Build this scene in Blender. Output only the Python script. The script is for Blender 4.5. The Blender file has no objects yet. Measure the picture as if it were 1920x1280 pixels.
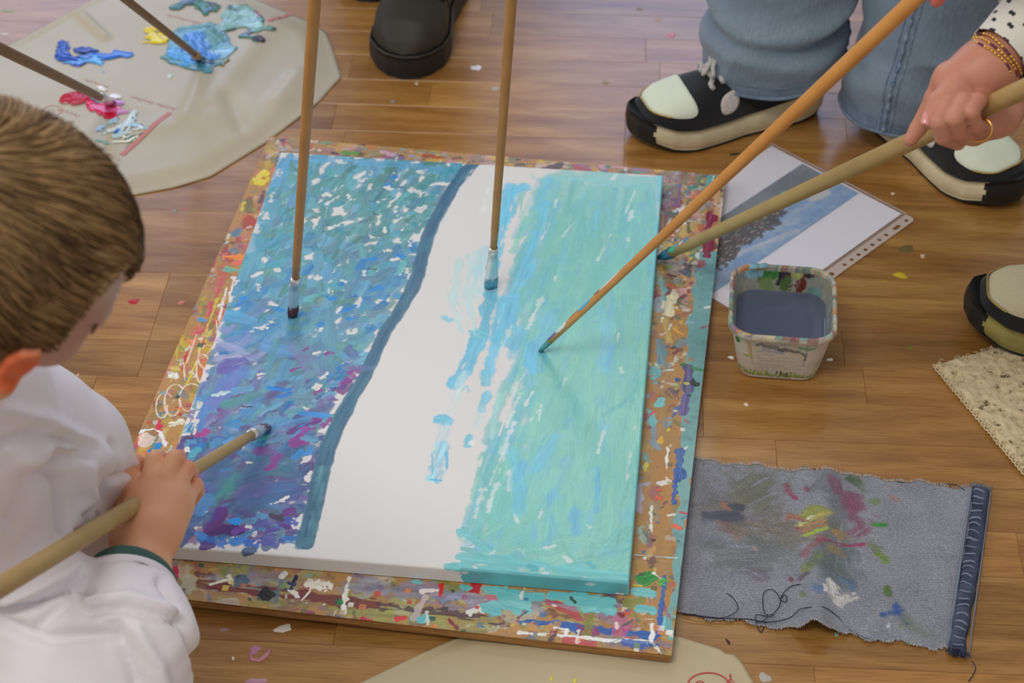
import bpy, bmesh, math, random
import numpy as np
from mathutils import Vector, Matrix

# ------------------------------------------------------------------ camera, world, light
SC = bpy.context.scene
COL = SC.collection
FPX, PITCH, ROLL, CAMH = 3484.6, 0.7141, -0.0061, 1.4404

cam_d = bpy.data.cameras.new('camera')
cam_d.sensor_width = 36.0
cam_d.lens = FPX / 1920 * 36.0
cam_d.clip_start = 0.05
cam_d.clip_end = 60
cam_d.dof.use_dof = True
cam_d.dof.focus_distance = 1.92
cam_d.dof.aperture_fstop = 7.1
cam = bpy.data.objects.new('camera', cam_d)
COL.objects.link(cam)
_cp, _sp = math.cos(PITCH), math.sin(PITCH)
_F = np.array([0, _cp, -_sp]); _R0 = np.array([1., 0, 0]); _U0 = np.array([0, _sp, _cp])
_R = math.cos(ROLL) * _R0 + math.sin(ROLL) * _U0
_U = -math.sin(ROLL) * _R0 + math.cos(ROLL) * _U0
cam.matrix_world = Matrix(((_R[0], _U[0], -_F[0], 0), (_R[1], _U[1], -_F[1], 0),
                           (_R[2], _U[2], -_F[2], CAMH), (0, 0, 0, 1)))
SC.camera = cam
SC.view_settings.view_transform = 'Standard'
SC.view_settings.look = 'None'
SC.view_settings.exposure = -0.36
SC.view_settings.gamma = 1.0
SC.view_settings.use_curve_mapping = False

world = bpy.data.worlds.new('world')
SC.world = world
world.use_nodes = True
world.node_tree.nodes['Background'].inputs[0].default_value = (0.96, 0.95, 0.97, 1)
world.node_tree.nodes['Background'].inputs[1].default_value = 0.56


def area_light(name, loc, target, sx, sy, power, color):
    d = bpy.data.lights.new(name, 'AREA')
    d.shape = 'RECTANGLE'; d.size = sx; d.size_y = sy; d.energy = power; d.color = color
    o = bpy.data.objects.new(name, d)
    COL.objects.link(o)
    o.location = loc
    o.rotation_euler = (Vector(target) - Vector(loc)).to_track_quat('-Z', 'Y').to_euler()
    return o


# daylight through the far windows of the classroom and its ceiling lamps
area_light('window_light_far', (0.72, 6.2, 2.05), (0.4, 0, 1.2), 1.25, 1.9, 38, (0.40, 0.56, 1.0))
area_light('window_light_far_left', (-1.55, 6.2, 2.05), (-1.2, 0, 1.2), 1.2, 1.9, 38, (0.40, 0.56, 1.0))
area_light('window_light_left', (-4.2, 1.8, 2.2), (0, 1.7, 0.2), 2.6, 1.6, 50, (0.95, 0.96, 1.0))
area_light('ceiling_lamp', (0.25, 4.45, 3.05), (0.1, 2.2, 0), 1.2, 0.3, 16, (1.0, 0.95, 0.86))
area_light('ceiling_lamp_near', (-0.8, 0.2, 3.0), (-0.1, 1.4, 0), 1.2, 0.6, 40, (1.0, 0.95, 0.88))

# ------------------------------------------------------------------ helpers
def D(px, py, d):
    """point at depth d along the optical axis through a photograph pixel"""
    v = _F + (px - 960) / FPX * _R - (py - 640) / FPX * _U
    return np.array([0, 0, CAMH]) + d * v


def U(px, py, z=0.0):
    """point on the horizontal plane at height z through a photograph pixel"""
    px = np.asarray(px, float); py = np.asarray(py, float)
    v = _F + ((px - 960) / FPX)[..., None] * _R - ((py - 640) / FPX)[..., None] * _U
    t = (z - CAMH) / v[..., 2]
    return np.array([0, 0, CAMH]) + t[..., None] * v


def lin(c):
    c = np.asarray(c, float) / 255.0
    return np.where(c <= 0.04045, c / 12.92, ((c + 0.055) / 1.055) ** 2.4)


def C(r, g, b, k=0.80):
    """albedo of a surface that shows as sRGB (r,g,b) in the room light"""
    return np.clip(lin((r, g, b)) / k, 0, 0.95)


def tag(o, label=None, cat=None, group=None, kind=None):
    if label: o['label'] = label
    if cat: o['category'] = cat
    if group: o['group'] = group
    if kind: o['kind'] = kind
    return o


def empty(name, loc=(0, 0, 0), rz=0.0, parent=None):
    o = bpy.data.objects.new(name, None)
    COL.objects.link(o)
    o.location = loc; o.rotation_euler = (0, 0, rz)
    o.empty_display_size = 0.05
    if parent: o.parent = parent
    return o


def obj(name, me, mat=None, parent=None, smooth=True):
    if mat: me.materials.append(mat)
    if len(me.polygons):
        me.polygons.foreach_set('use_smooth', np.full(len(me.polygons), bool(smooth)))
    o = bpy.data.objects.new(name, me)
    COL.objects.link(o)
    if parent: o.parent = parent
    return o


def mesh(name, V, Fc, colors=None):
    me = bpy.data.meshes.new(name)
    V = np.asarray(V, np.float32)
    me.vertices.add(len(V)); me.vertices.foreach_set('co', V.ravel())
    if isinstance(Fc, np.ndarray):
        k = Fc.shape[1]; nf = len(Fc)
        me.loops.add(nf * k); me.loops.foreach_set('vertex_index', Fc.astype(np.int32).ravel())
        me.polygons.add(nf); me.polygons.foreach_set('loop_start', np.arange(nf, dtype=np.int32) * k)
    else:
        tot = sum(len(f) for f in Fc)
        me.loops.add(tot); me.loops.foreach_set('vertex_index', np.concatenate([np.asarray(f, np.int32) for f in Fc]))
        me.polygons.add(len(Fc))
        me.polygons.foreach_set('loop_start', np.concatenate([[0], np.cumsum([len(f) for f in Fc])[:-1]]).astype(np.int32))
    me.update(calc_edges=True)
    if colors is not None:
        at = me.color_attributes.new('col', 'FLOAT_COLOR', 'POINT')
        c = np.ones((len(V), 4), np.float32); c[:, :colors.shape[1]] = colors
        at.data.foreach_set('color', c.ravel())
    return me


def grid(V, colors=None, mask=None, name='grid', flip=False, wrap=False):
    """V (ny,nx,3) -> mesh; faces only where mask (ny-1,nx-1)"""
    ny, nx = V.shape[:2]
    I = np.arange(ny * nx).reshape(ny, nx)
    if wrap: I = np.concatenate([I, I[:, :1]], 1)
    Q = np.stack([I[:-1, :-1], I[:-1, 1:], I[1:, 1:], I[1:, :-1]], -1)
    if flip: Q = Q[..., ::-1]
    Q = Q[mask] if mask is not None else Q.reshape(-1, 4)
    V = V.reshape(-1, 3); cc = colors.reshape(-1, colors.shape[-1]) if colors is not None else None
    if mask is not None:
        used = np.unique(Q); mp = np.full(len(V), -1); mp[used] = np.arange(len(used))
        V = V[used]; Q = mp[Q]; cc = cc[used] if cc is not None else None
    return mesh(name, V, Q, cc)


class MB:
    """collects vertices and faces"""
    def __init__(s): s.V = []; s.F = []; s.n = 0
    def add(s, V, Fc):
        s.V.append(np.asarray(V, float)); s.F += [[i + s.n for i in f] for f in Fc]; s.n += len(V); return s
    def box(s, c, d, rz=0, bev=0.0):
        cx, cy, cz = c; a, b, h = d[0] / 2, d[1] / 2, d[2] / 2
        cs, sn = math.cos(rz), math.sin(rz)
        if bev > 0:
            P = []
            for z, k in ((-h, 0), (h - bev, 0), (h, bev)):
                P += [(x, y, z) for x, y in ((-a + k, -b + k), (a - k, -b + k), (a - k, b - k), (-a + k, b - k))]
            Fc = [[3, 2, 1, 0]] + [[i + j, i + (j + 1) % 4, i + 4 + (j + 1) % 4, i + 4 + j] for i in (0, 4) for j in range(4)] + [[8, 9, 10, 11]]
        else:
            P = [(x, y, z) for z in (-h, h) for x, y in ((-a, -b), (a, -b), (a, b), (-a, b))]
            Fc = [[3, 2, 1, 0], [4, 5, 6, 7]] + [[j, (j + 1) % 4, 4 + (j + 1) % 4, 4 + j] for j in range(4)]
        P = np.array(P); R = np.array([[cs, -sn, 0], [sn, cs, 0], [0, 0, 1]])
        return s.add(P @ R.T + np.array(c), Fc)
    def tube(s, P, r, seg=12, closed=False, caps=True):
        P = np.asarray(P, float); n = len(P)
        r = np.broadcast_to(np.asarray(r, float), (n,))
        T = np.gradient(P, axis=0) if not closed else (np.roll(P, -1, 0) - np.roll(P, 1, 0))
        T /= np.linalg.norm(T, axis=1)[:, None] + 1e-12
        a = np.array([0, 0, 1.]) if abs(T[0][2]) < .9 else np.array([1., 0, 0])
        N = np.cross(T[0], a); N /= np.linalg.norm(N)
        V = []
        for i in range(n):
            N = N - T[i] * (N @ T[i]); N /= np.linalg.norm(N) + 1e-12
            B = np.cross(T[i], N)
            th = np.arange(seg) / seg * 2 * math.pi
            V.append(P[i] + r[i] * (np.cos(th)[:, None] * N + np.sin(th)[:, None] * B))
        V = np.concatenate(V)
        Fc = []
        m = n if closed else n - 1
        for i in range(m):
            k = (i + 1) % n
            for j in range(seg):
                Fc.append([i * seg + j, i * seg + (j + 1) % seg, k * seg + (j + 1) % seg, k * seg + j])
        if caps and not closed:
            Fc.append(list(range(seg))[::-1]); Fc.append([(n - 1) * seg + j for j in range(seg)])
        return s.add(V, Fc)
    def mesh(s, name='mesh'):
        return mesh(name, np.concatenate(s.V), s.F)


# ---- noise
_rng = np.random.default_rng(7)
def _ntex(sig, n=1024):
    a = _rng.standard_normal((n, n))
    f = np.fft.fftfreq(n)
    g = np.exp(-2 * (math.pi * sig) ** 2 * (f[:, None] ** 2 + f[None] ** 2))
    b = np.fft.ifft2(np.fft.fft2(a) * g).real
    return (b / b.std()).astype(np.float32)
NT = {s: _ntex(s) for s in (1.2, 3, 9, 24)}


def sstep(x, a=0.0, b=1.0):
    t = np.clip((x - a) / (b - a), 0, 1)
    return t * t * (3 - 2 * t)


def noise3(P, seed=0, octaves=4, freq=1.0):
    """cheap sum-of-sines turbulence at points P (...,3), about -1..1"""
    r = np.random.default_rng(seed)
    out = np.zeros(P.shape[:-1]); amp = 1.0; tot = 0
    for o in range(octaves):
        for _ in range(4):
            k = r.standard_normal(3); k /= np.linalg.norm(k)
            out += amp * np.sin((P @ k) * freq * r.uniform(.7, 1.3) + r.uniform(0, 6.28)) / 2
        tot += amp; amp *= .55; freq *= 1.9
    return out / tot


class Layer:
    """a paint surface: colour, gloss, relief and coverage on a regular grid of real size"""
    def __init__(s, x0, y0, x1, y1, res, base, gloss=0.0):
        s.nx = int(round((x1 - x0) / res)) + 1; s.ny = int(round((y1 - y0) / res)) + 1
        s.xs = np.linspace(x0, x1, s.nx); s.ys = np.linspace(y0, y1, s.ny)
        s.x0, s.y0, s.res = x0, y0, res
        s.c = np.tile(np.asarray(base, np.float32), (s.ny, s.nx, 1))
        s.g = np.full((s.ny, s.nx), gloss, np.float32)
        s.h = np.zeros((s.ny, s.nx), np.float32)
        s.a = np.zeros((s.ny, s.nx), np.float32)

    def _put(s, sl, m, col, gloss, h):
        mm = m[..., None]
        s.c[sl] = s.c[sl] * (1 - mm) + col * mm
        s.g[sl] = s.g[sl] * (1 - m) + gloss * m
        s.h[sl] = s.h[sl] * (1 - m * .7) + h * m
        s.a[sl] = np.maximum(s.a[sl], m)

    def _sl(s, lo, hi):
        i0 = max(0, int((lo[0] - s.x0) / s.res)); i1 = min(s.nx, int((hi[0] - s.x0) / s.res) + 2)
        j0 = max(0, int((lo[1] - s.y0) / s.res)); j1 = min(s.ny, int((hi[1] - s.y0) / s.res) + 2)
        if i1 <= i0 or j1 <= j0: return None
        return (slice(j0, j1), slice(i0, i1))

    def _noise(s, sl, sig):
        t = NT[sig]; a, b = random.randrange(1024), random.randrange(1024)
        j = (np.arange(sl[0].start, sl[0].stop) + a) % 1024; i = (np.arange(sl[1].start, sl[1].stop) + b) % 1024
        return t[np.ix_(j, i)]

    def stroke(s, pts, w, col, a=1.0, rough=.12, streak=.10, dry=0.0, soft=.10, col2=None, gloss=.8, h=1.0, sw=.0011, sharp=False):
        P = np.asarray(pts, float)
        if P.ndim == 1: P = P[None]
        if len(P) == 1: P = np.concatenate([P, P + 1e-5])
        W = np.broadcast_to(np.asarray(w, float), (len(P),)); wm = W.max()
        sl = s._sl(P.min(0) - wm * .9, P.max(0) + wm * .9)
        if sl is None: return
        X, Y = np.meshgrid(s.xs[sl[1]], s.ys[sl[0]])
        best = np.full(X.shape, 1e9); T = np.zeros(X.shape); S = np.zeros(X.shape); acc = 0.0
        for k in range(len(P) - 1):
            d = P[k + 1] - P[k]; L = math.hypot(*d) + 1e-12; u = d / L
            t = (X - P[k][0]) * u[0] + (Y - P[k][1]) * u[1]; q = -(X - P[k][0]) * u[1] + (Y - P[k][1]) * u[0]
            tc = np.clip(t, 0, L); ww = W[k] + (W[k + 1] - W[k]) * tc / L
            over = np.abs(t - tc) * (2.5 if sharp else 1)
            dist = np.hypot(over, q) - ww / 2
            m = dist < best
            best = np.where(m, dist, best); T = np.where(m, t + acc, T); S = np.where(m, q, S)
            acc += L
        big = 9 if wm > 12 * s.res else 3
        nz = (s._noise(sl, big) * .6 + s._noise(sl, 1.2 if big == 3 else 3) * .4) * 1.45
        m = sstep((-best + nz * rough * wm) / (soft * wm + s.res * .7) + .5)
        # bristle streaks along the stroke
        tx = NT[3]; o1, o2 = random.randrange(1024), random.randrange(1024)
        si = ((S / sw * 3).astype(int) + o1) % 1024; ti = ((T / (sw * 9) * 3).astype(int) + o2) % 1024
        st = tx[si, ti]
        if dry > 0:
            prog = np.clip(T / max(acc, 1e-6), 0, 1)
            m = m * sstep(st, -2.2 + dry * 3.4 * (.35 + .65 * prog), -1.7 + dry * 3.4 * (.35 + .65 * prog))
        cc = np.asarray(col, float)[None, None] * (1 + streak * st[..., None] * .7)
        if col2 is not None:
            mixn = sstep(s._noise(sl, 9) * .5 + st * .5, -.8, .9)[..., None]
            cc = cc * (1 - mixn) + np.asarray(col2, float) * (1 + streak * st[..., None] * .5) * mixn
        s._put(sl, (m * a).astype(np.float32), np.clip(cc, 0, .98), gloss, h * (.6 + .25 * st))

    def poly(s, pts, col, a=1.0, rough=.001, soft=.0006, col2=None, gloss=.8, h=1.0, streak=.05, sig=9):
        P = np.asarray(pts, float)
        sl = s._sl(P.min(0) - rough * 3, P.max(0) + rough * 3)
        if sl is None: return
        X, Y = np.meshgrid(s.xs[sl[1]], s.ys[sl[0]])
        X = X + s._noise(sl, sig) * rough; Y = Y + s._noise(sl, sig) * rough
        ins = np.zeros(X.shape, bool); dm = np.full(X.shape, 1e9)
        for k in range(len(P)):
            a1, b1 = P[k], P[(k + 1) % len(P)]
            cnd = ((a1[1] > Y) != (b1[1] > Y))
            xi = (b1[0] - a1[0]) * (Y - a1[1]) / (b1[1] - a1[1] + 1e-15) + a1[0]
            ins ^= cnd & (X < xi)
            d = b1 - a1; L2 = d @ d + 1e-15
            t = np.clip(((X - a1[0]) * d[0] + (Y - a1[1]) * d[1]) / L2, 0, 1)
            dm = np.minimum(dm, np.hypot(X - a1[0] - t * d[0], Y - a1[1] - t * d[1]))
        sd = np.where(ins, -dm, dm)
        m = sstep(-sd / (soft + s.res * .5) + .5) * a
        n = s._noise(sl, 3)[..., None]; n2 = s._noise(sl, 24)[..., None]
        cc = np.asarray(col, float) * (1 + streak * n)
        if col2 is not None:
            mx = sstep(n2 * .8 + n * .2, -.9, .9); cc = cc * (1 - mx) + np.asarray(col2, float) * mx
        s._put(sl, m.astype(np.float32), np.clip(cc, 0, .98), gloss, h * (.6 + .2 * n[..., 0]))

    def rgba(s):
        return np.concatenate([s.c, s.g[..., None]], -1)


# ---- materials
def mat(name, color=(.5, .5, .5), rough=.6, spec=.5, metal=0.0, bump=None, var=None, attr=False, sss=0.0, sheen=0.0, coat=0.0,
        gloss_attr=False, trans=0.0, ior=1.45, alpha=1.0):
    """bump=(scale,strength,dist,stretch), var=(scale,amount,stretch,color2)"""
    m = bpy.data.materials.new(name); m.use_nodes = True
    nt = m.node_tree; N = nt.nodes; L = nt.links
    b = N['Principled BSDF']
    b.inputs['Base Color'].default_value = (*[float(x) for x in color], 1)
    b.inputs['Roughness'].default_value = rough
    b.inputs['Specular IOR Level'].default_value = spec
    b.inputs['Metallic'].default_value = metal
    b.inputs['IOR'].default_value = ior
    b.inputs['Transmission Weight'].default_value = trans
    b.inputs['Alpha'].default_value = alpha
    b.inputs['Sheen Weight'].default_value = sheen
    b.inputs['Coat Weight'].default_value = coat
    if sss > 0:
        b.inputs['Subsurface Weight'].default_value = sss
        b.inputs['Subsurface Radius'].default_value = (.8, .3, .15)
        b.inputs['Subsurface Scale'].default_value = .006
    tc = N.new('ShaderNodeTexCoord')
    src = None
    if attr:
        a = N.new('ShaderNodeAttribute'); a.attribute_name = 'col'; src = a.outputs['Color']
        if gloss_attr:
            mr = N.new('ShaderNodeMapRange'); mr.inputs['To Min'].default_value = rough; mr.inputs['To Max'].default_value = gloss_attr
            L.new(a.outputs['Alpha'], mr.inputs['Value']); L.new(mr.outputs[0], b.inputs['Roughness'])
    def ntex(scale, stretch, detail=4):
        mp = N.new('ShaderNodeMapping'); mp.inputs['Scale'].default_value = stretch
        L.new(tc.outputs['Object'], mp.inputs['Vector'])
        n = N.new('ShaderNodeTexNoise'); n.inputs['Scale'].default_value = scale; n.inputs['Detail'].default_value = detail
        L.new(mp.outputs[0], n.inputs['Vector']); return n.outputs['Fac']
    if var:
        sc, amt, stx, c2 = var
        f = ntex(sc, stx)
        rmp = N.new('ShaderNodeMapRange'); rmp.inputs['From Min'].default_value = .35; rmp.inputs['From Max'].default_value = .65
        rmp.inputs['To Max'].default_value = amt
        L.new(f, rmp.inputs['Value'])
        mx = N.new('ShaderNodeMix'); mx.data_type = 'RGBA'
        L.new(rmp.outputs[0], mx.inputs[0])
        if src: L.new(src, mx.inputs[6])
        else: mx.inputs[6].default_value = (*[float(x) for x in color], 1)
        mx.inputs[7].default_value = (*[float(x) for x in c2], 1)
        src = mx.outputs[2]
    if src: L.new(src, b.inputs['Base Color'])
    if bump:
        sc, st, ds, stx = bump
        f = ntex(sc, stx)
        bp = N.new('ShaderNodeBump'); bp.inputs['Strength'].default_value = st; bp.inputs['Distance'].default_value = ds
        L.new(f, bp.inputs['Height']); L.new(bp.outputs[0], b.inputs['Normal'])
    return m


# ---- implicit surfaces (smooth unions of tapered limbs)
class SDF:
    def __init__(s, lo, hi, h):
        s.lo = np.array(lo, float); s.h = h
        n = np.ceil((np.array(hi) - s.lo) / h).astype(int) + 1
        s.n = n; s.F = np.full(n, .05, np.float32)
    def _box(s, lo, hi):
        i0 = np.maximum(0, np.floor((lo - s.lo) / s.h).astype(int)); i1 = np.minimum(s.n, np.ceil((hi - s.lo) / s.h).astype(int) + 1)
        if (i1 <= i0).any(): return None, None
        ax = [s.lo[k] + np.arange(i0[k], i1[k]) * s.h for k in range(3)]
        G = np.stack(np.meshgrid(*ax, indexing='ij'), -1).astype(np.float32)
        return tuple(slice(i0[k], i1[k]) for k in range(3)), G
    def _join(s, sl, d, k):
        a = s.F[sl]
        if k <= 0: s.F[sl] = np.minimum(a, d); return
        h = np.clip(.5 + .5 * (a - d) / k, 0, 1)
        s.F[sl] = a * (1 - h) + d * h - k * h * (1 - h)
    def cone(s, p, q, r1, r2, k=.006):
        p = np.array(p, float); q = np.array(q, float); m = max(r1, r2) + k * 2 + s.h * 2
        sl, G = s._box(np.minimum(p, q) - m, np.maximum(p, q) + m)
        if sl is None: return s
        d = q - p; L2 = d @ d + 1e-12
        t = np.clip((G - p) @ d / L2, 0, 1)
        dist = np.linalg.norm(G - p - t[..., None] * d, axis=-1) - (r1 + (r2 - r1) * t)
        s._join(sl, dist.astype(np.float32), k); return s
    def chain(s, pts, rs, k=.006):
        for i in range(len(pts) - 1): s.cone(pts[i], pts[i + 1], rs[i], rs[i + 1], k)
        return s
    def ell(s, c, ax, r, k=.006):
        """ellipsoid: ax 3x3 rows = axes"""
        c = np.array(c, float); m = max(r) + k * 2 + s.h * 2
        sl, G = s._box(c - m, c + m)
        if sl is None: return s
        q = (G - c) @ np.array(ax).T / np.array(r)
        n = np.linalg.norm(q, axis=-1) + 1e-9; g = np.linalg.norm(q / np.array(r), axis=-1) + 1e-9
        s._join(sl, (n * (n - 1) / g).astype(np.float32), k); return s
    def cut(s, p, n, rad):
        p = np.array(p, float); n = np.array(n, float)
        sl, G = s._box(p - rad, p + rad)
        q = G - p; d = q @ n
        inr = np.linalg.norm(q, axis=-1) < rad
        s.F[sl] = np.where(inr, np.maximum(s.F[sl], d.astype(np.float32)), s.F[sl]); return s
    def surf(s, smooth=2):
        F = s.F; S = F < 0
        c = np.zeros(np.array(S.shape) - 1, np.int8)
        offs = [(i, j, k) for i in (0, 1) for j in (0, 1) for k in (0, 1)]
        nx, ny, nz = c.shape
        for o in offs: c += S[o[0]:o[0] + nx, o[1]:o[1] + ny, o[2]:o[2] + nz]
        act = np.argwhere((c > 0) & (c < 8)); idx = np.full(c.shape, -1, np.int64)
        idx[tuple(act.T)] = np.arange(len(act))
        P = np.zeros((len(act), 3)); W = np.zeros(len(act))
        for a in offs:
            for ax in range(3):
                if a[ax]: continue
                b = list(a); b[ax] = 1
                fa = F[tuple((act + a).T)]; fb = F[tuple((act + b).T)]
                m = (fa < 0) != (fb < 0)
                t = np.where(m, fa / (fa - fb + 1e-12), 0)
                q = np.repeat(np.array(a, float)[None], len(act), 0); q[:, ax] = t
                P += q * m[:, None]; W += m
        P = P / W[:, None] + act
        V = s.lo + P * s.h
        Fs = []
        for ax in range(3):
            b = [0, 0, 0]; b[ax] = 1
            A = S[tuple(slice(0, S.shape[k] - b[k]) for k in range(3))]; B = S[tuple(slice(b[k], S.shape[k]) for k in range(3))]
            E = np.argwhere(A != B)
            o1, o2 = [k for k in range(3) if k != ax]
            ok = (E[:, o1] > 0) & (E[:, o2] > 0) & (E[:, o1] < c.shape[o1]) & (E[:, o2] < c.shape[o2]) & (E[:, ax] < c.shape[ax])
            E = E[ok]; sgn = A[tuple(E.T)]
            def at(d1, d2):
                q = E.copy(); q[:, o1] -= d1; q[:, o2] -= d2; return idx[tuple(q.T)]
            Q = np.stack([at(1, 1), at(0, 1), at(0, 0), at(1, 0)], -1)
            if ax == 1: Q = Q[:, ::-1]
            Q = np.where(sgn[:, None], Q, Q[:, ::-1]); Fs.append(Q)
        Q = np.concatenate(Fs)
        for _ in range(smooth):
            acc = np.zeros_like(V); cnt = np.zeros(len(V))
            for k in range(4):
                a, b = Q[:, k], Q[:, (k + 1) % 4]
                for x in range(3):
                    acc[:, x] += np.bincount(a, V[b, x], len(V)) + np.bincount(b, V[a, x], len(V))
                cnt += np.bincount(a, minlength=len(V)) + np.bincount(b, minlength=len(V))
            V = V * .5 + .5 * acc / cnt[:, None]
        return V, Q


def largest(V, Q):
    """keep only the biggest connected shell"""
    lab = np.arange(len(V))
    while True:
        m = lab[Q].min(1); new = lab.copy()
        for k in range(4): np.minimum.at(new, Q[:, k], m)
        new = new[new]
        if (new == lab).all(): break
        lab = new
    u, c = np.unique(lab, return_counts=True); keep = lab == u[np.argmax(c)]
    mp = np.cumsum(keep) - 1
    return V[keep], mp[Q[keep[Q[:, 0]]]]


def vnormals(V, Q):
    n = np.cross(V[Q[:, 2]] - V[Q[:, 0]], V[Q[:, 3]] - V[Q[:, 1]])
    N = np.zeros_like(V)
    for k in range(4):
        for x in range(3): N[:, x] += np.bincount(Q[:, k], n[:, x], len(V))
    return N / (np.linalg.norm(N, axis=1)[:, None] + 1e-12)


def local(o, V):
    """world points -> object space of an unrotated-or-z-rotated root"""
    c, s = math.cos(o.rotation_euler[2]), math.sin(o.rotation_euler[2])
    P = np.asarray(V) - np.array(o.location)
    return np.stack([P[..., 0] * c + P[..., 1] * s, -P[..., 0] * s + P[..., 1] * c, P[..., 2]], -1)
# ------------------------------------------------------------------ floor
def make_floor():
    m = bpy.data.materials.new('oak_laminate'); m.use_nodes = True
    nt = m.node_tree; N = nt.nodes; L = nt.links; b = N['Principled BSDF']
    tc = N.new('ShaderNodeTexCoord'); oi = N.new('ShaderNodeObjectInfo'); ge = N.new('ShaderNodeNewGeometry')
    ad = N.new('ShaderNodeMath'); ad.operation = 'ADD'; L.new(oi.outputs['Random'], ad.inputs[0]); L.new(ge.outputs['Random Per Island'], ad.inputs[1])
    fr = N.new('ShaderNodeMath'); fr.operation = 'FRACT'; L.new(ad.outputs[0], fr.inputs[0])
    rnd = fr.outputs[0]
    wv = N.new('ShaderNodeCombineXYZ')
    k1 = N.new('ShaderNodeMath'); k1.operation = 'MULTIPLY'; k1.inputs[1].default_value = 37.0; L.new(rnd, k1.inputs[0])
    for i in range(3): L.new(k1.outputs[0], wv.inputs[i])
    va = N.new('ShaderNodeVectorMath'); va.operation = 'ADD'; L.new(tc.outputs['Object'], va.inputs[0]); L.new(wv.outputs[0], va.inputs[1])
    def noise(scale, st, det=5, dist=0.0):
        mp = N.new('ShaderNodeMapping'); mp.inputs['Scale'].default_value = st; L.new(va.outputs[0], mp.inputs['Vector'])
        n = N.new('ShaderNodeTexNoise'); n.inputs['Scale'].default_value = scale; n.inputs['Detail'].default_value = det
        n.inputs['Distortion'].default_value = dist; L.new(mp.outputs[0], n.inputs['Vector']); return n.outputs['Fac']
    g1 = noise(5, (1.0, 7, 1), 5, .5)        # broad cathedral bands
    g2 = noise(30, (1, 22, 1), 3, .1)        # fine pores
    r1 = N.new('ShaderNodeValToRGB'); L.new(g1, r1.inputs[0])
    e = r1.color_ramp.elements
    e[0].position = .22; e[0].color = (*FLOOR_DARK, 1); e[1].position = .78; e[1].color = (*FLOOR_LIGHT, 1)
    mid = e.new(.5); mid.color = (*FLOOR_MID, 1)
    mx = N.new('ShaderNodeMix'); mx.data_type = 'RGBA'; mx.blend_type = 'MULTIPLY'
    r2 = N.new('ShaderNodeValToRGB'); L.new(g2, r2.inputs[0]); r2.color_ramp.elements[0].position = .36; r2.color_ramp.elements[0].color = (.74, .69, .63, 1)
    r2.color_ramp.elements[1].position = .52; r2.color_ramp.elements[1].color = (1, 1, 1, 1)
    mx.inputs[0].default_value = .8; L.new(r1.outputs[0], mx.inputs[6]); L.new(r2.outputs[0], mx.inputs[7])
    hs = N.new('ShaderNodeHueSaturation'); L.new(mx.outputs[2], hs.inputs['Color'])
    mr = N.new('ShaderNodeMapRange'); mr.inputs['To Min'].default_value = .84; mr.inputs['To Max'].default_value = 1.14
    L.new(rnd, mr.inputs['Value']); L.new(mr.outputs[0], hs.inputs['Value'])
    L.new(hs.outputs[0], b.inputs['Base Color'])
    b.inputs['Roughness'].default_value = .25; b.inputs['Specular IOR Level'].default_value = .52
    bp = N.new('ShaderNodeBump'); bp.inputs['Strength'].default_value = .05; bp.inputs['Distance'].default_value = .0002
    L.new(g2, bp.inputs['Height']); L.new(bp.outputs[0], b.inputs['Normal'])

    th = math.radians(-3.7); W = .0640
    base = obj('floor', MB().box((0, 3.0, -.0115), (9, 9, .02)).mesh(), mat('underlay', (.09, .05, .025), .8), smooth=False)
    tag(base, kind='structure')
    meshes = {}
    rest = MB()
    ca, sa = math.cos(th), math.sin(th)
    rr = random.Random(5); cnt = 0
    for r in range(-30, 60):
        if r % 3 == 0: off = rr.uniform(0, 1.2)
        # laminate boards are 1.2 m long, three strips wide, joints of the middle strip staggered
        cuts = []
        x = -4.8 + off
        while x < 4.8:
            cuts.append(x); seg = [.38, .44, .38] if r % 3 else [.5, .34, .36]
            if r % 3 == 2: seg = [.3, .5, .4]
            for q in seg[:-1]:
                cuts.append(cuts[-1] + q)
            x += 1.2
        for k in range(len(cuts) - 1):
            l = round(cuts[k + 1] - cuts[k], 3); xc = (cuts[k] + cuts[k + 1]) / 2; yc = r * W
            wx = ca * xc - sa * yc + 0.0; wy = sa * xc + ca * yc + 1.8
            if abs(wx) > 4.4 or not -1.4 < wy < 7.3: continue
            invw = (abs(wx) < 1.0 and 1.0 < wy < 2.72)
            if invw and cnt < 295:
                if l not in meshes:
                    meshes[l] = MB().box((0, 0, -.0008), (l - .0002, W - .0002, .0016), bev=.00035).mesh('plank'); meshes[l].materials.append(m); meshes[l].polygons.foreach_set('use_smooth', [False] * len(meshes[l].polygons))
                o = bpy.data.objects.new('plank', meshes[l]); COL.objects.link(o); o.parent = base
                o.location = (wx, wy, 0); o.rotation_euler = (0, 0, th); cnt += 1
            else:
                P = MB().box((xc, yc, -.0008), (l - .0002, W - .0002, .0016), bev=.00035)
                V = P.V[0]; V2 = np.stack([ca * V[:, 0] - sa * V[:, 1], sa * V[:, 0] + ca * V[:, 1] + 1.8, V[:, 2]], -1)
                rest.add(V2, P.F)
    o = obj('plank', rest.mesh(), m, base, smooth=False); tag(o, kind='stuff')
    return base

FLOOR_DARK = C(122, 80, 36); FLOOR_MID = C(152, 108, 54); FLOOR_LIGHT = C(176, 134, 74)
floor = make_floor()


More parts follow.
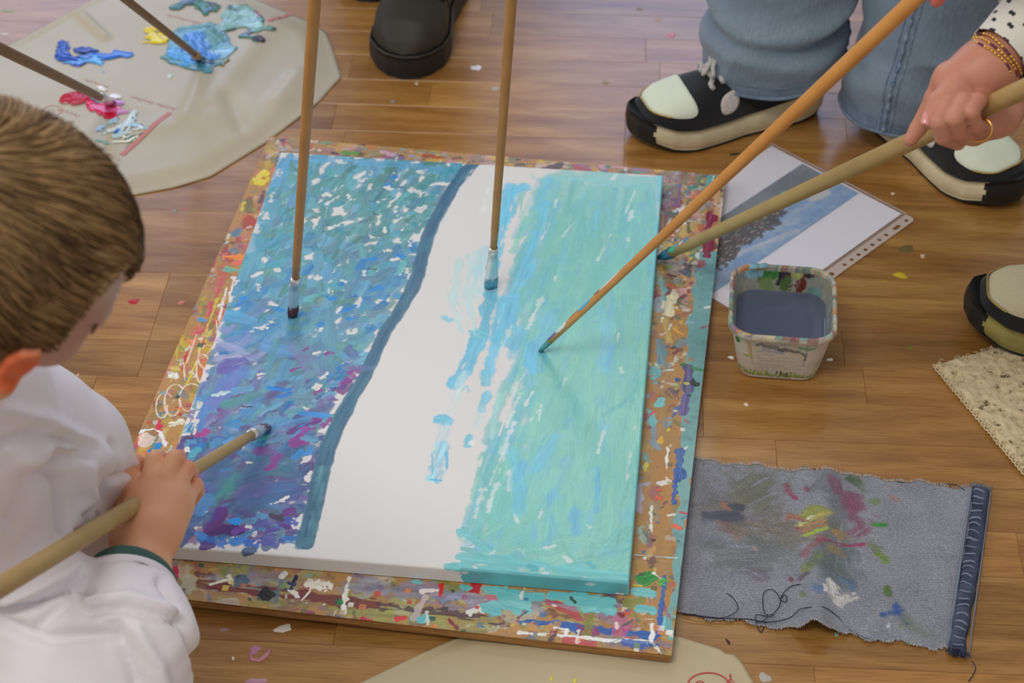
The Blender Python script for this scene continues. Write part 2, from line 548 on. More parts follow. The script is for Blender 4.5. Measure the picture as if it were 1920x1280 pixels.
def blob_mesh(cx, cy, rx, ry, rot, th=.0006, n=22, jag=.25, seed=0):
    r = random.Random(seed); mb = MB()
    ph = [r.uniform(0, 6.28) for _ in range(4)]
    ring = []; ring2 = []
    for k in range(n):
        a = k / n * 2 * math.pi
        q = 1 + jag * (math.sin(2 * a + ph[0]) * .5 + math.sin(3 * a + ph[1]) * .5 + math.sin(5 * a + ph[2]) * .35 + r.uniform(-.2, .2))
        x, y = rx * q * math.cos(a), ry * q * math.sin(a)
        c, s = math.cos(rot), math.sin(rot)
        ring.append((cx + c * x - s * y, cy + s * x + c * y, 0.0)); ring2.append((cx + .75 * (c * x - s * y), cy + .75 * (s * x + c * y), th))
    V = ring + ring2 + [(cx, cy, th * 1.1)]
    Fc = [[k, (k + 1) % n, n + (k + 1) % n, n + k] for k in range(n)] + [[n + k, n + (k + 1) % n, 2 * n] for k in range(n)]
    return mb.add(np.array(V), Fc)


_pm = {}
def paint_mat(c, rough=.45):
    k = tuple(int(x) for x in c)
    if k not in _pm: _pm[k] = mat('dried_paint', C(*c), rough, bump=(300, .3, .0005, (1, 1, 1)))
    return _pm[k]

# dried drips on the floor: px, py, rx mm, ry mm, rot, colour
spots = [(212, 552, 7, 3, .6, (225, 215, 210)), (251, 565, 6, 4, 0, (170, 30, 45)), (893, 127, 7, 5, 2.4, (215, 212, 215)),
         (737, 190, 3, 3, 0, (120, 130, 130)), (928, 166, 5, 4, 0, (170, 160, 150)), (781, 157, 2.5, 1.5, 0, (215, 205, 190)),
         (1259, 66, 7, 4, 0, (200, 120, 130)), (1199, 17, 5, 3, 0, (130, 120, 90)), (1232, 37, 5, 3, 0, (170, 140, 120)),
         (1135, 155, 5, 3, 0, (140, 125, 95)), (117, 644, 6, 4, 0, (100, 105, 50)), (125, 662, 3, 2, 0, (110, 110, 60)),
         (1688, 516, 8, 4, -.2, (190, 165, 30)), (1660, 527, 4, 1.5, 0, (160, 130, 30)), (1700, 467, 9, 6, 0, (100, 85, 45)),
         (1730, 480, 3, 3, 0, (190, 165, 140)), (1881, 507, 4, 3, 0, (150, 150, 145)), (1371, 670, 3.5, 2, 0, (225, 220, 210)),
         (1556, 674, 3.5, 2, 0, (225, 220, 210)), (1399, 758, 3, 2, 0, (215, 200, 180)), (1708, 652, 2, 2, 0, (90, 130, 40)),
         (531, 1178, 8, 4, .2, (222, 215, 200)), (478, 1218, 5, 4, 0, (180, 120, 150)), (340, 567, 5, 2, .4, (200, 120, 110)),
         (328, 395, 3, 2, 0, (130, 140, 140)), (346, 391, 3, 1.2, .3, (190, 110, 100)), (165, 730, 1.5, 1.5, 0, (235, 230, 220)),
         (146, 703, 1.5, 1.5, 0, (220, 180, 160)), (480, 1277, 10, 3, 0, (190, 140, 160)), (1434, 1270, 6, 4, 0, (170, 165, 155)),
         (1365, 1203, 1.5, 3, .3, (60, 40, 25)), (1378, 289, 8, 2, .1, (60, 45, 30)), (1674, 363, 2.5, 2, 0, (210, 195, 170)),
         (1651, 402, 5, 3, 0, (90, 70, 45)), (14, 20, 10, 4, 0, (150, 150, 115)), (8, 64, 7, 3, 0, (190, 180, 170)),
         (268, 845, 8, 5, .8, (205, 190, 165)), (437, 1234, 1.5, 1.5, 0, (235, 225, 215)), (1568, 1189, 2, 2, 0, (110, 160, 140)),
         (420, 1180, 4, 2, 0, (170, 130, 130)), (1811, 275, 2, 2, 0, (190, 170, 150))]
for i, (px, py, rx, ry, ro, c) in enumerate(spots):
    p = U(px, py, 0)
    me = blob_mesh(0, 0, rx * .001, ry * .0014, ro, seed=i).mesh()
    o = obj('paint_spot', me, paint_mat(c, .4), floor); o.location = (p[0], p[1], 0.0001)
# a pink curved smear near the bottom edge
P = [U(a, b, .0003) for a, b in ((468, 1226), (472, 1236), (486, 1238), (498, 1229), (507, 1217))]
o = obj('paint_spot', MB().tube(np.array(P), [.0015, .0022, .0026, .003, .0018], 8).mesh(), paint_mat((190, 125, 135)), floor)
V = np.zeros(len(o.data.vertices) * 3); o.data.vertices.foreach_get('co', V); V = V.reshape(-1, 3); V[:, 2] = np.clip(V[:, 2], 0, .0007); o.data.vertices.foreach_set('co', V.ravel())

# ------------------------------------------------------------------ drawing board
BX, BY, BA, BW, BH = -.0847, 1.6172, -.1563, .6103, .8071
CX, CY, CA, CW, CH = -.0925, 1.6245, -.1145, .5, .7
BZ0, BZ = .006, .018
CZ = .036


def to_local(px, py, z, cx, cy, a):
    p = U(np.asarray(px, float), np.asarray(py, float), z)
    x, y = p[..., 0] - cx, p[..., 1] - cy; c, s = math.cos(a), math.sin(a)
    return np.stack([c * x + s * y, -s * x + c * y], -1)

def bl(*pts):
    pts = np.array(pts, float).reshape(-1, 2); return to_local(pts[:, 0], pts[:, 1], BZ, BX, BY, BA)

def cl(*pts):
    pts = np.array(pts, float).reshape(-1, 2); return to_local(pts[:, 0], pts[:, 1], CZ, CX, CY, CA)

PM = .00056   # metres for one photograph pixel across, on the canvas

def paint_board():
    L = Layer(-BW / 2, -BH / 2, BW / 2, BH / 2, .00072, C(176, 132, 78), .35)
    R = random
    R.seed(11)
    # worn wood tone
    for _ in range(500):
        x, y = R.uniform(-BW / 2, BW / 2), R.uniform(-BH / 2, BH / 2)
        if abs(x) < .23 and abs(y) < .32: continue
        c = R.choice([(160, 118, 66), (184, 142, 88), (150, 112, 70), (170, 138, 96), (150, 130, 90)])
        l = R.uniform(.01, .06); vert = abs(x) > BW / 2 - .06
        L.stroke([(x, y), (x + (0 if vert else l), y + (l if vert else 0))], R.uniform(.005, .02), C(*c), a=.35, rough=.3, soft=.5, gloss=.3, h=.2)
    left = [(190, 165, 40), (150, 60, 60), (175, 50, 60), (200, 195, 185), (160, 140, 60), (120, 110, 60), (90, 120, 140), (205, 120, 50), (175, 100, 110), (140, 125, 70), (215, 90, 90)]
    top = [(170, 120, 120), (150, 110, 105), (130, 120, 95), (190, 140, 140), (185, 100, 70), (110, 130, 90), (80, 60, 70), (200, 180, 175), (120, 90, 150), (200, 160, 60), (150, 140, 100), (90, 150, 120)]
    right = [(110, 130, 130), (150, 90, 90), (90, 120, 90), (200, 195, 180), (120, 60, 70), (160, 140, 110), (70, 90, 100), (190, 160, 70), (130, 150, 160), (90, 70, 90)]
    bot = [(150, 150, 90), (130, 120, 140), (150, 100, 90), (120, 130, 60), (110, 60, 70), (160, 160, 110), (90, 110, 130), (190, 180, 160), (140, 120, 80)]
    def area(x0, x1, y0, y1, pal, n, smin, smax, dirv, a=(.3, .95), elong=2.5):
        for _ in range(n):
            x, y = R.uniform(x0, x1), R.uniform(y0, y1)
            w = smin * (smax / smin) ** (R.random() ** 2.2)
            l = w * R.uniform(0, elong); th = dirv + R.gauss(0, .5)
            c = np.array(R.choice(pal)) + R.uniform(-12, 12)
            L.stroke([(x, y), (x + l * math.cos(th), y + l * math.sin(th))], w, C(*np.clip(c, 0, 255)), a=R.uniform(*a), rough=.22, soft=.12,
                     dry=R.choice([0, 0, .3, .5]), gloss=R.uniform(.4, .9), h=1.0)
    hw, hh = BW / 2, BH / 2
    area(-hw, -hw + .07, -hh, hh, left, 1300, .001, .013, 1.5)
    area(-hw, hw, hh - .06, hh, top, 1100, .001, .016, .1)
    area(hw - .075, hw, -hh, hh, right, 550, .001, .012, 1.5)
    area(hw - .075, hw, .10, hh, right + top + [(120, 30, 60), (150, 40, 60), (220, 215, 205)], 1000, .001, .014, 1.5)
    area(-hw, hw, -hh, -hh + .06, bot, 1100, .001, .014, 0)
    # smoothed colour washes along the bottom strip
    for px, py, l, c, a in ((400, 1085, 60, (150, 150, 165), .6), (470, 1080, 60, (130, 135, 165), .5), (560, 1090, 60, (160, 120, 90), .5), (660, 1100, 80, (135, 140, 175), .6),
                            (760, 1108, 80, (135, 140, 170), .6), (860, 1118, 80, (140, 145, 180), .65), (930, 1125, 60, (120, 130, 165), .6),
                            (480, 1130, 90, (140, 145, 70), .5), (620, 1140, 90, (150, 155, 80), .6), (720, 1150, 90, (150, 155, 80), .55), (840, 1165, 90, (150, 150, 80), .5)):
        L.stroke(bl((px, py), (px + l, py + l * .09)), .018, C(*c), a=a, rough=.3, soft=.5, gloss=.4, streak=.2)
    L.stroke(bl((350, 1092), (420, 1098)), .010, C(105, 45, 45), a=.8, dry=.35, rough=.1)
    L.stroke(bl((400, 1098), (540, 1113), (700, 1133)), .012, C(110, 38, 42), a=.9, dry=.2, rough=.1)
    L.stroke(bl((712, 1137), (830, 1150), (930, 1163)), .011, C(75, 45, 60), a=.85, dry=.35, rough=.2)
    L.stroke(bl((420, 1140), (520, 1152)), .006, C(110, 105, 130), a=.7, dry=.3)
    # red patch by the sleeve
    L.poly(bl((318, 1060), (345, 1058), (350, 1072), (338, 1085), (318, 1092)), C(190, 40, 70), rough=.002)
    L.poly(bl((300, 1085), (338, 1084), (330, 1105), (300, 1100)), C(95, 55, 110), rough=.002)
    L.stroke(bl((350, 1065), (352, 1105)), .012, C(185, 180, 150), a=.8, rough=.2)
    # white dabs and lines
    L.stroke(bl((395, 1096), (432, 1085)), .0035, C(235, 225, 200), h=3); L.stroke(bl((428, 1080), (434, 1092)), .004, C(235, 225, 200), h=3)
    for a, b, w in ((578, 1096, 12), (596, 1090, 12), (612, 1097, 12), (600, 1102, 10), (585, 1090, 6)):
        L.stroke(bl((a, b), (a + 8, b + 3)), w * PM, C(228, 220, 205), rough=.25, dry=.2, h=3)
    L.stroke(bl((655, 1083), (648, 1115), (641, 1150)), .0045, C(232, 225, 212), h=2, rough=.2)
    L.stroke(bl((528, 1075), (524, 1100), (517, 1128)), .004, C(95, 115, 135), a=.8)
    L.stroke(bl((544, 1106), (555, 1113), (558, 1118)), .005, C(228, 222, 212), h=3); L.stroke(bl((530, 1080), (534, 1074)), .006, C(225, 220, 210), h=2)
    L.stroke(bl((566, 1125), (580, 1110), (582, 1104)), .002, C(232, 222, 212)); L.stroke(bl((497, 1110), (503, 1114)), .012, C(25, 22, 30))
    L.stroke(bl((540, 1092), (552, 1096)), .004, C(40, 55, 90)); L.stroke(bl((555, 1080), (545, 1104)), .004, C(40, 50, 80))
    L.stroke(bl((455, 1092), (458, 1086)), .012, C(90, 110, 130), rough=.3); L.stroke(bl((635, 1126), (638, 1128)), .006, C(40, 120, 60))
    L.stroke(bl((798, 1118), (785, 1140), (778, 1155)), .009, C(185, 175, 170), a=.8, dry=.3); L.stroke(bl((880, 1148), (897, 1140), (905, 1143)), .008, C(230, 225, 215), h=3)
    L.stroke(bl((842, 1162), (857, 1178)), .004, C(130, 40, 50)); L.stroke(bl((745, 1160), (760, 1158)), .006, C(210, 60, 60)); L.stroke(bl((680, 1160), (695, 1164)), .004, C(180, 40, 60))
    L.poly(bl((822, 1092), (835, 1090), (828, 1118), (820, 1116)), C(200, 40, 40), rough=.0015)
    L.poly(bl((885, 1096), (910, 1100), (905, 1116), (880, 1112)), C(185, 45, 50), rough=.0015)
    L.stroke(bl((790, 1108), (820, 1106)), .006, C(225, 210, 205), dry=.3)
    # bottom right: crimson, lavender, blue triangles, turquoise blobs
    L.poly(bl((1015, 1118), (1080, 1128), (1115, 1160), (1060, 1158), (1020, 1140)), C(170, 55, 70), a=.9, rough=.003, col2=C(150, 90, 120))
    L.poly(bl((1000, 1135), (1050, 1140), (1130, 1165), (1160, 1170), (1180, 1150), (1120, 1128)), C(150, 110, 140), a=.7, rough=.004, col2=C(150, 130, 150))
    L.stroke(bl((920, 1120), (970, 1122)), .006, C(200, 110, 120), a=.9)
    L.stroke(bl((985, 1165), (1060, 1172), (1140, 1182), (1222, 1192)), .009, C(45, 90, 160), rough=.15)
    for x in (968, 1000, 1032):
        L.poly(bl((x - 16, 1180), (x, 1163 + (x - 968) * .03), (x + 18, 1186)), C(185, 140, 85), rough=.0008)
        L.poly(bl((x, 1163), (x + 16, 1164), (x + 8, 1174)), C(60, 120, 150), rough=.0008)
    L.poly(bl((1080, 1170), (1118, 1174), (1118, 1192), (1080, 1190)), C(150, 40, 90), rough=.003, a=.85, col2=C(110, 50, 110))
    L.poly(bl((1148, 1150), (1186, 1156), (1178, 1196), (1146, 1190)), C(185, 80, 130), rough=.002, a=.85, col2=C(170, 110, 140))
    L.stroke(bl((1108, 1150), (1100, 1192)), .008, C(130, 125, 50), a=.9)
    L.stroke(bl((975, 1186), (1060, 1192), (1140, 1200), (1222, 1203)), .004, C(232, 226, 218), dry=.25); L.stroke(bl((1222, 1203), (1223, 1172)), .0045, C(232, 226, 218))
    L.stroke(bl((1040, 1176), (1064, 1180)), .003, C(230, 225, 215), dry=.2); L.stroke(bl((1062, 1180), (1060, 1194)), .003, C(230, 225, 215))
    L.stroke(bl((1060, 1200), (1110, 1206)), .008, C(180, 60, 80), dry=.4, a=.8); L.stroke(bl((1170, 1205), (1225, 1212)), .009, C(50, 90, 170), dry=.35, a=.9)
    T = (115, 190, 190)
    for pts, w in ((((868, 1100), (880, 1102)), 20), (((912, 1106), (940, 1108)), 26), (((960, 1112), (1010, 1118)), 24), (((1035, 1116), (1060, 1120)), 22),
                   (((1075, 1122), (1140, 1128)), 30), (((955, 1130), (975, 1135)), 38), (((918, 1143), (926, 1146)), 34), (((1095, 1136), (1110, 1134)), 34), (((1130, 1140), (1142, 1146)), 22),
                   (((1198, 1140), (1222, 1144)), 22), (((1188, 1108), (1220, 1112)), 22), (((790, 1162), (795, 1160)), 16), (((780, 1090), (786, 1092)), 12), (((1245, 1178), (1250, 1160)), 14)):
        L.stroke(bl(*pts), w * PM, C(*T), rough=.12, streak=.05, col2=C(100, 178, 182), h=2.5, gloss=1)
    L.stroke(bl((1072, 1122), (1078, 1128)), .004, C(60, 90, 70)); L.stroke(bl((1160, 1148), (1205, 1158), (1235, 1160)), .003, C(225, 220, 215), dry=.4)
    L.stroke(bl((1161, 1152), (1168, 1154)), .005, C(120, 30, 40))
    # right strip: turquoise band along the edge and the blue line inside it
    L.poly(bl((1313, 470), (1350, 470), (1338, 620), (1322, 760), (1306, 860), (1290, 990), (1262, 1200), (1252, 1200), (1265, 1030), (1276, 870), (1284, 760), (1288, 620), (1300, 560)),
           C(98, 152, 155), rough=.002, col2=C(112, 165, 166), a=.93)
    L.poly(bl((1326, 330), (1362, 330), (1358, 350), (1340, 345), (1322, 350)), C(95, 160, 160), rough=.001)
    for pts, w, c in ((((1292, 690), (1290, 730)), 18, (90, 85, 125)), (((1286, 740), (1284, 770)), 16, (100, 90, 140)), (((1276, 850), (1272, 900)), 20, (45, 90, 150)),
                      (((1270, 880), (1262, 940)), 10, (40, 80, 150)), (((1247, 1080), (1240, 1140)), 7, (55, 100, 160)), (((1240, 1130), (1234, 1190)), 8, (50, 95, 165)),
                      (((1300, 690), (1315, 695)), 8, (60, 130, 80)), (((1302, 718), (1306, 720)), 12, (30, 45, 40)), (((1268, 712), (1271, 713)), 12, (30, 80, 140)),
                      (((1278, 683), (1281, 684)), 9, (50, 110, 60)), (((1208, 1084), (1214, 1082)), 24, (40, 140, 60)), (((1204, 1090), (1210, 1076)), 14, (35, 130, 55)), (((1240, 1090), (1254, 1090)), 10, (80, 170, 70)),
                      (((1290, 603), (1297, 604)), 17, (140, 175, 180)), (((1305, 500), (1310, 540)), 10, (110, 150, 150)),
                      (((1236, 760), (1240, 752)), 20, (115, 185, 185)), (((1218, 775), (1222, 790)), 22, (110, 175, 180)), (((1250, 600), (1253, 640)), 16, (190, 160, 80)), (((1258, 560), (1254, 585)), 22, (215, 205, 170)),
                      (((1264, 552), (1268, 556)), 16, (218, 208, 175)), (((1262, 615), (1280, 627)), 5, (215, 160, 40)), (((1243, 595), (1240, 603)), 5, (225, 215, 205)), (((1245, 694), (1262, 693)), 4, (225, 220, 210)),
                      (((1244, 715), (1268, 722)), 7, (190, 175, 155)), (((1240, 820), (1238, 830)), 9, (215, 170, 50)), (((1252, 808), (1256, 804)), 7, (215, 190, 60)), (((1258, 834), (1248, 860)), 3, (225, 220, 210)),
                      (((1238, 905), (1250, 903)), 14, (225, 215, 205)), (((1232, 920), (1240, 918)), 5, (215, 90, 50)), (((1232, 932), (1238, 934)), 6, (215, 90, 50)), (((1262, 984), (1272, 990)), 8, (215, 100, 70)),
                      (((1222, 950), (1220, 990)), 5, (225, 220, 205)), (((1218, 960), (1223, 1000)), 3, (225, 220, 205)), (((1195, 950), (1203, 910)), 24, (160, 150, 165)), (((1218, 1010), (1224, 1012)), 6, (90, 40, 50)),
                      (((1208, 1018), (1200, 990)), 10, (150, 165, 150)), (((1224, 1025), (1214, 1042)), 12, (185, 145, 85)), (((1190, 1040), (1270, 1046)), 2, (170, 200, 200)),
                      (((1225, 1074), (1238, 1084)), 4, (225, 222, 215)), (((1250, 880), (1252, 840)), 4, (225, 220, 215)),
                      (((1335, 400), (1328, 430)), 22, (130, 40, 65)), (((1332, 440), (1322, 478)), 20, (120, 35, 60)), (((1345, 360), (1346, 400)), 14, (190, 150, 110)), (((1318, 490), (1310, 500)), 12, (150, 90, 90)),
                      (((1275, 345), (1270, 405)), 5, (120, 80, 130)), (((1255, 400), (1262, 402)), 18, (80, 80, 50)), (((1280, 395), (1282, 415)), 20, (215, 212, 205)), (((1300, 350), (1285, 360)), 12, (70, 130, 115)),
                      (((1292, 375), (1290, 440)), 9, (110, 110, 70)), (((1248, 405), (1246, 430)), 8, (120, 60, 60)), (((1310, 372), (1312, 390)), 10, (80, 165, 140)), (((1250, 485), (1270, 500)), 22, (150, 140, 125)),
                      (((1285, 495), (1292, 503)), 7, (70, 55, 45)), (((1252, 515), (1268, 518)), 5, (50, 40, 40)), (((1241, 530), (1243, 560)), 14, (110, 160, 165)), (((1236, 640), (1240, 680)), 18, (110, 140, 150)),
                      (((1232, 700), (1236, 710)), 22, (105, 165, 168)), (((1222, 745), (1224, 740)), 14, (170, 100, 80)), (((1212, 850), (1212, 862)), 12, (110, 150, 140)), (((1212, 870), (1208, 880)), 9, (190, 170, 60))):
        L.stroke(bl(*pts), w * PM, C(*c), rough=.2, h=2, gloss=.9)
    # left strip
    for pts, w, c in ((((483, 340), (500, 322)), 16, (215, 195, 30)), (((487, 332), (492, 342)), 20, (220, 200, 40)), (((452, 395), (458, 380)), 8, (200, 185, 50)), (((424, 481), (448, 482)), 14, (225, 130, 40)),
                      (((425, 505), (445, 508)), 14, (110, 165, 145)), (((495, 360), (488, 378)), 12, (110, 80, 90)), (((375, 597), (384, 600)), 12, (80, 140, 190)), (((374, 622), (390, 610)), 18, (190, 70, 90)),
                      (((396, 568), (394, 590)), 18, (190, 80, 80)), (((362, 645), (360, 640)), 14, (225, 130, 90)), (((358, 650), (342, 690)), 8, (195, 50, 70)), (((318, 690), (334, 692)), 9, (205, 180, 90)), (((322, 705), (330, 706)), 15, (235, 228, 220)),
                      (((300, 790), (296, 805)), 12, (200, 45, 70)), (((325, 795), (340, 790)), 14, (228, 222, 200)), (((262, 812), (272, 806), (290, 804), (302, 812), (310, 835)), 6, (240, 236, 228)), (((268, 830), (274, 822)), 22, (215, 195, 180)),
                      (((286, 842), (292, 840)), 20, (40, 130, 195)), (((316, 848), (320, 840)), 14, (195, 205, 180)), (((295, 820), (285, 840)), 6, (110, 130, 110)), (((410, 460), (400, 500)), 5, (180, 70, 90)), (((430, 440), (420, 460)), 6, (190, 190, 170)),
                      (((418, 520), (404, 560)), 10, (190, 90, 90)), (((440, 520), (430, 560)), 8, (215, 210, 205)), (((425, 540), (410, 600)), 4, (220, 215, 210)), (((408, 560), (372, 660)), 5, (200, 190, 70)), (((395, 620), (350, 720)), 4, (205, 190, 60))):
        L.stroke(bl(*pts), w * PM, C(*c), rough=.2, h=2, gloss=.9)
    for cx, cy, rx, ry in ((380, 668, 14, 22), (320, 750, 18, 30), (350, 745, 20, 26), (300, 760, 14, 24), (372, 690, 10, 26)):
        L.stroke(bl(*[(cx + rx * math.cos(t) + 2 * t, cy + ry * math.sin(t)) for t in np.linspace(0, 5.5, 14)]), .0017, C(222, 205, 185), rough=.1, a=.9)
    for _ in range(16):
        x = R.uniform(300, 420); y = 1040 - x * 1.0 + R.uniform(-40, 30)
        L.stroke(bl((x, y), (x + R.uniform(-5, 25), y - R.uniform(20, 60))), .0013, C(*R.choice([(225, 220, 210), (205, 190, 70), (200, 110, 100)])), a=.8)
    # top strip accents
    for pts, w, c in ((((644, 285), (668, 290)), 14, (95, 150, 60)), (((690, 272), (700, 274)), 14, (190, 120, 70)), (((613, 262), (628, 264)), 6, (90, 60, 130)), (((676, 270), (682, 272)), 7, (60, 40, 40)),
                      (((800, 290), (830, 296)), 14, (175, 85, 60)), (((1085, 315), (1100, 318)), 16, (160, 75, 80)), (((1012, 302), (1020, 304)), 10, (210, 170, 60)), (((1137, 312), (1142, 312)), 9, (60, 120, 90)), (((1118, 320), (1124, 322)), 7, (205, 170, 50)),
                      (((715, 284), (735, 290)), 14, (200, 160, 175)), (((520, 278), (560, 282)), 8, (150, 150, 150)), (((1190, 322), (1210, 324)), 8, (80, 140, 100)), (((770, 292), (782, 296)), 12, (160, 160, 165))):
        L.stroke(bl(*pts), w * PM, C(*c), rough=.2, h=2)
    for _ in range(330):   # fine flecks and spatters over everything
        side = R.random()
        if side < .3: x, y = R.uniform(-hw, hw), R.uniform(-hh, -hh + .055)
        elif side < .6: x, y = R.uniform(hw - .065, hw - .004), R.uniform(-hh, hh)
        elif side < .8: x, y = R.uniform(-hw, hw), R.uniform(hh - .05, hh)
        else: x, y = R.uniform(-hw, -hw + .06), R.uniform(-hh, hh)
        c = R.choice([(225, 220, 210), (225, 220, 210), (60, 60, 70), (190, 60, 60), (60, 110, 160), (200, 180, 70), (120, 170, 175), (120, 150, 70), (150, 80, 110), (215, 130, 80), (175, 130, 80), (40, 90, 70)])
        w = R.uniform(.0012, .0032); th = R.uniform(0, 6.28); l = w * R.choice([0, 0, .6, 2.5, 5])
        L.stroke([(x, y), (x + l * math.cos(th), y + l * math.sin(th))], w, C(*c), a=R.uniform(.6, .95), rough=.2, h=1.6)
    return L


brd = empty('drawing_board', (BX, BY, 0), BA)
tag(brd, 'large wooden board crusted with old paint, lying under the painted canvas', 'board')
BL = paint_board()
XX, YY = np.meshgrid(BL.xs, BL.ys)
V = np.stack([XX, YY, BZ + BL.h * .00018], -1)
inner = (np.abs(XX[:-1, :-1] + .008) < .230) & (np.abs(YY[:-1, :-1] - .007) < .330)
o = obj('board_top', grid(V, BL.rgba(), ~inner), mat('board_paint', rough=.6, attr=True, gloss_attr=.28, bump=(160, .25, .0006, (1, 1, 1))), brd)
ply = mat('plywood_edge', C(175, 130, 75), .7, var=(60, .8, (.4, .4, 20), C(105, 70, 40)), bump=(90, .5, .0008, (.3, .3, 12)))
hw, hh = BW / 2, BH / 2
zz = [BZ0, BZ0 + .0035, BZ0 + .0035, BZ0 + .0085, BZ0 + .0085, BZ + .0001]
insets = [.0015, .0012, .0003, .0002, .0008, 0]
mb = MB(); P = []
for z, k in zip(zz, insets): P += [(x, y, z) for x, y in ((-hw + k, -hh + k), (hw - k, -hh + k), (hw - k, hh - k), (-hw + k, hh - k))]
mb.add(np.array(P), [[3, 2, 1, 0]] + [[i * 4 + j, i * 4 + (j + 1) % 4, i * 4 + 4 + (j + 1) % 4, i * 4 + 4 + j] for i in range(5) for j in range(4)] + [[20, 21, 22, 23]])
V0 = mb.V[0]; V0[20:, 2] = BZ - .0003
obj('board_core', mb.mesh(), ply, brd, smooth=False)
obj('foot_batten', MB().box((0, hh - .05, BZ0 / 2), (BW - .04, .03, BZ0)).mesh(), ply, brd, smooth=False)
obj('foot_batten', MB().box((0, -hh + .05, BZ0 / 2), (BW - .04, .03, BZ0)).mesh(), ply, brd, smooth=False)
# ------------------------------------------------------------------ canvas painting
CURVE = np.array([(893, 306), (874, 318), (850, 352), (832, 385), (815, 415), (802, 445), (792, 480), (784, 515), (770, 548), (745, 590), (720, 628), (703, 665),
                  (685, 705), (664, 740), (645, 775), (628, 808), (615, 840), (604, 880), (596, 920), (588, 955), (580, 990), (571, 1022)], float)

def curve_x(y): return np.interp(y, CURVE[:, 1], CURVE[:, 0])

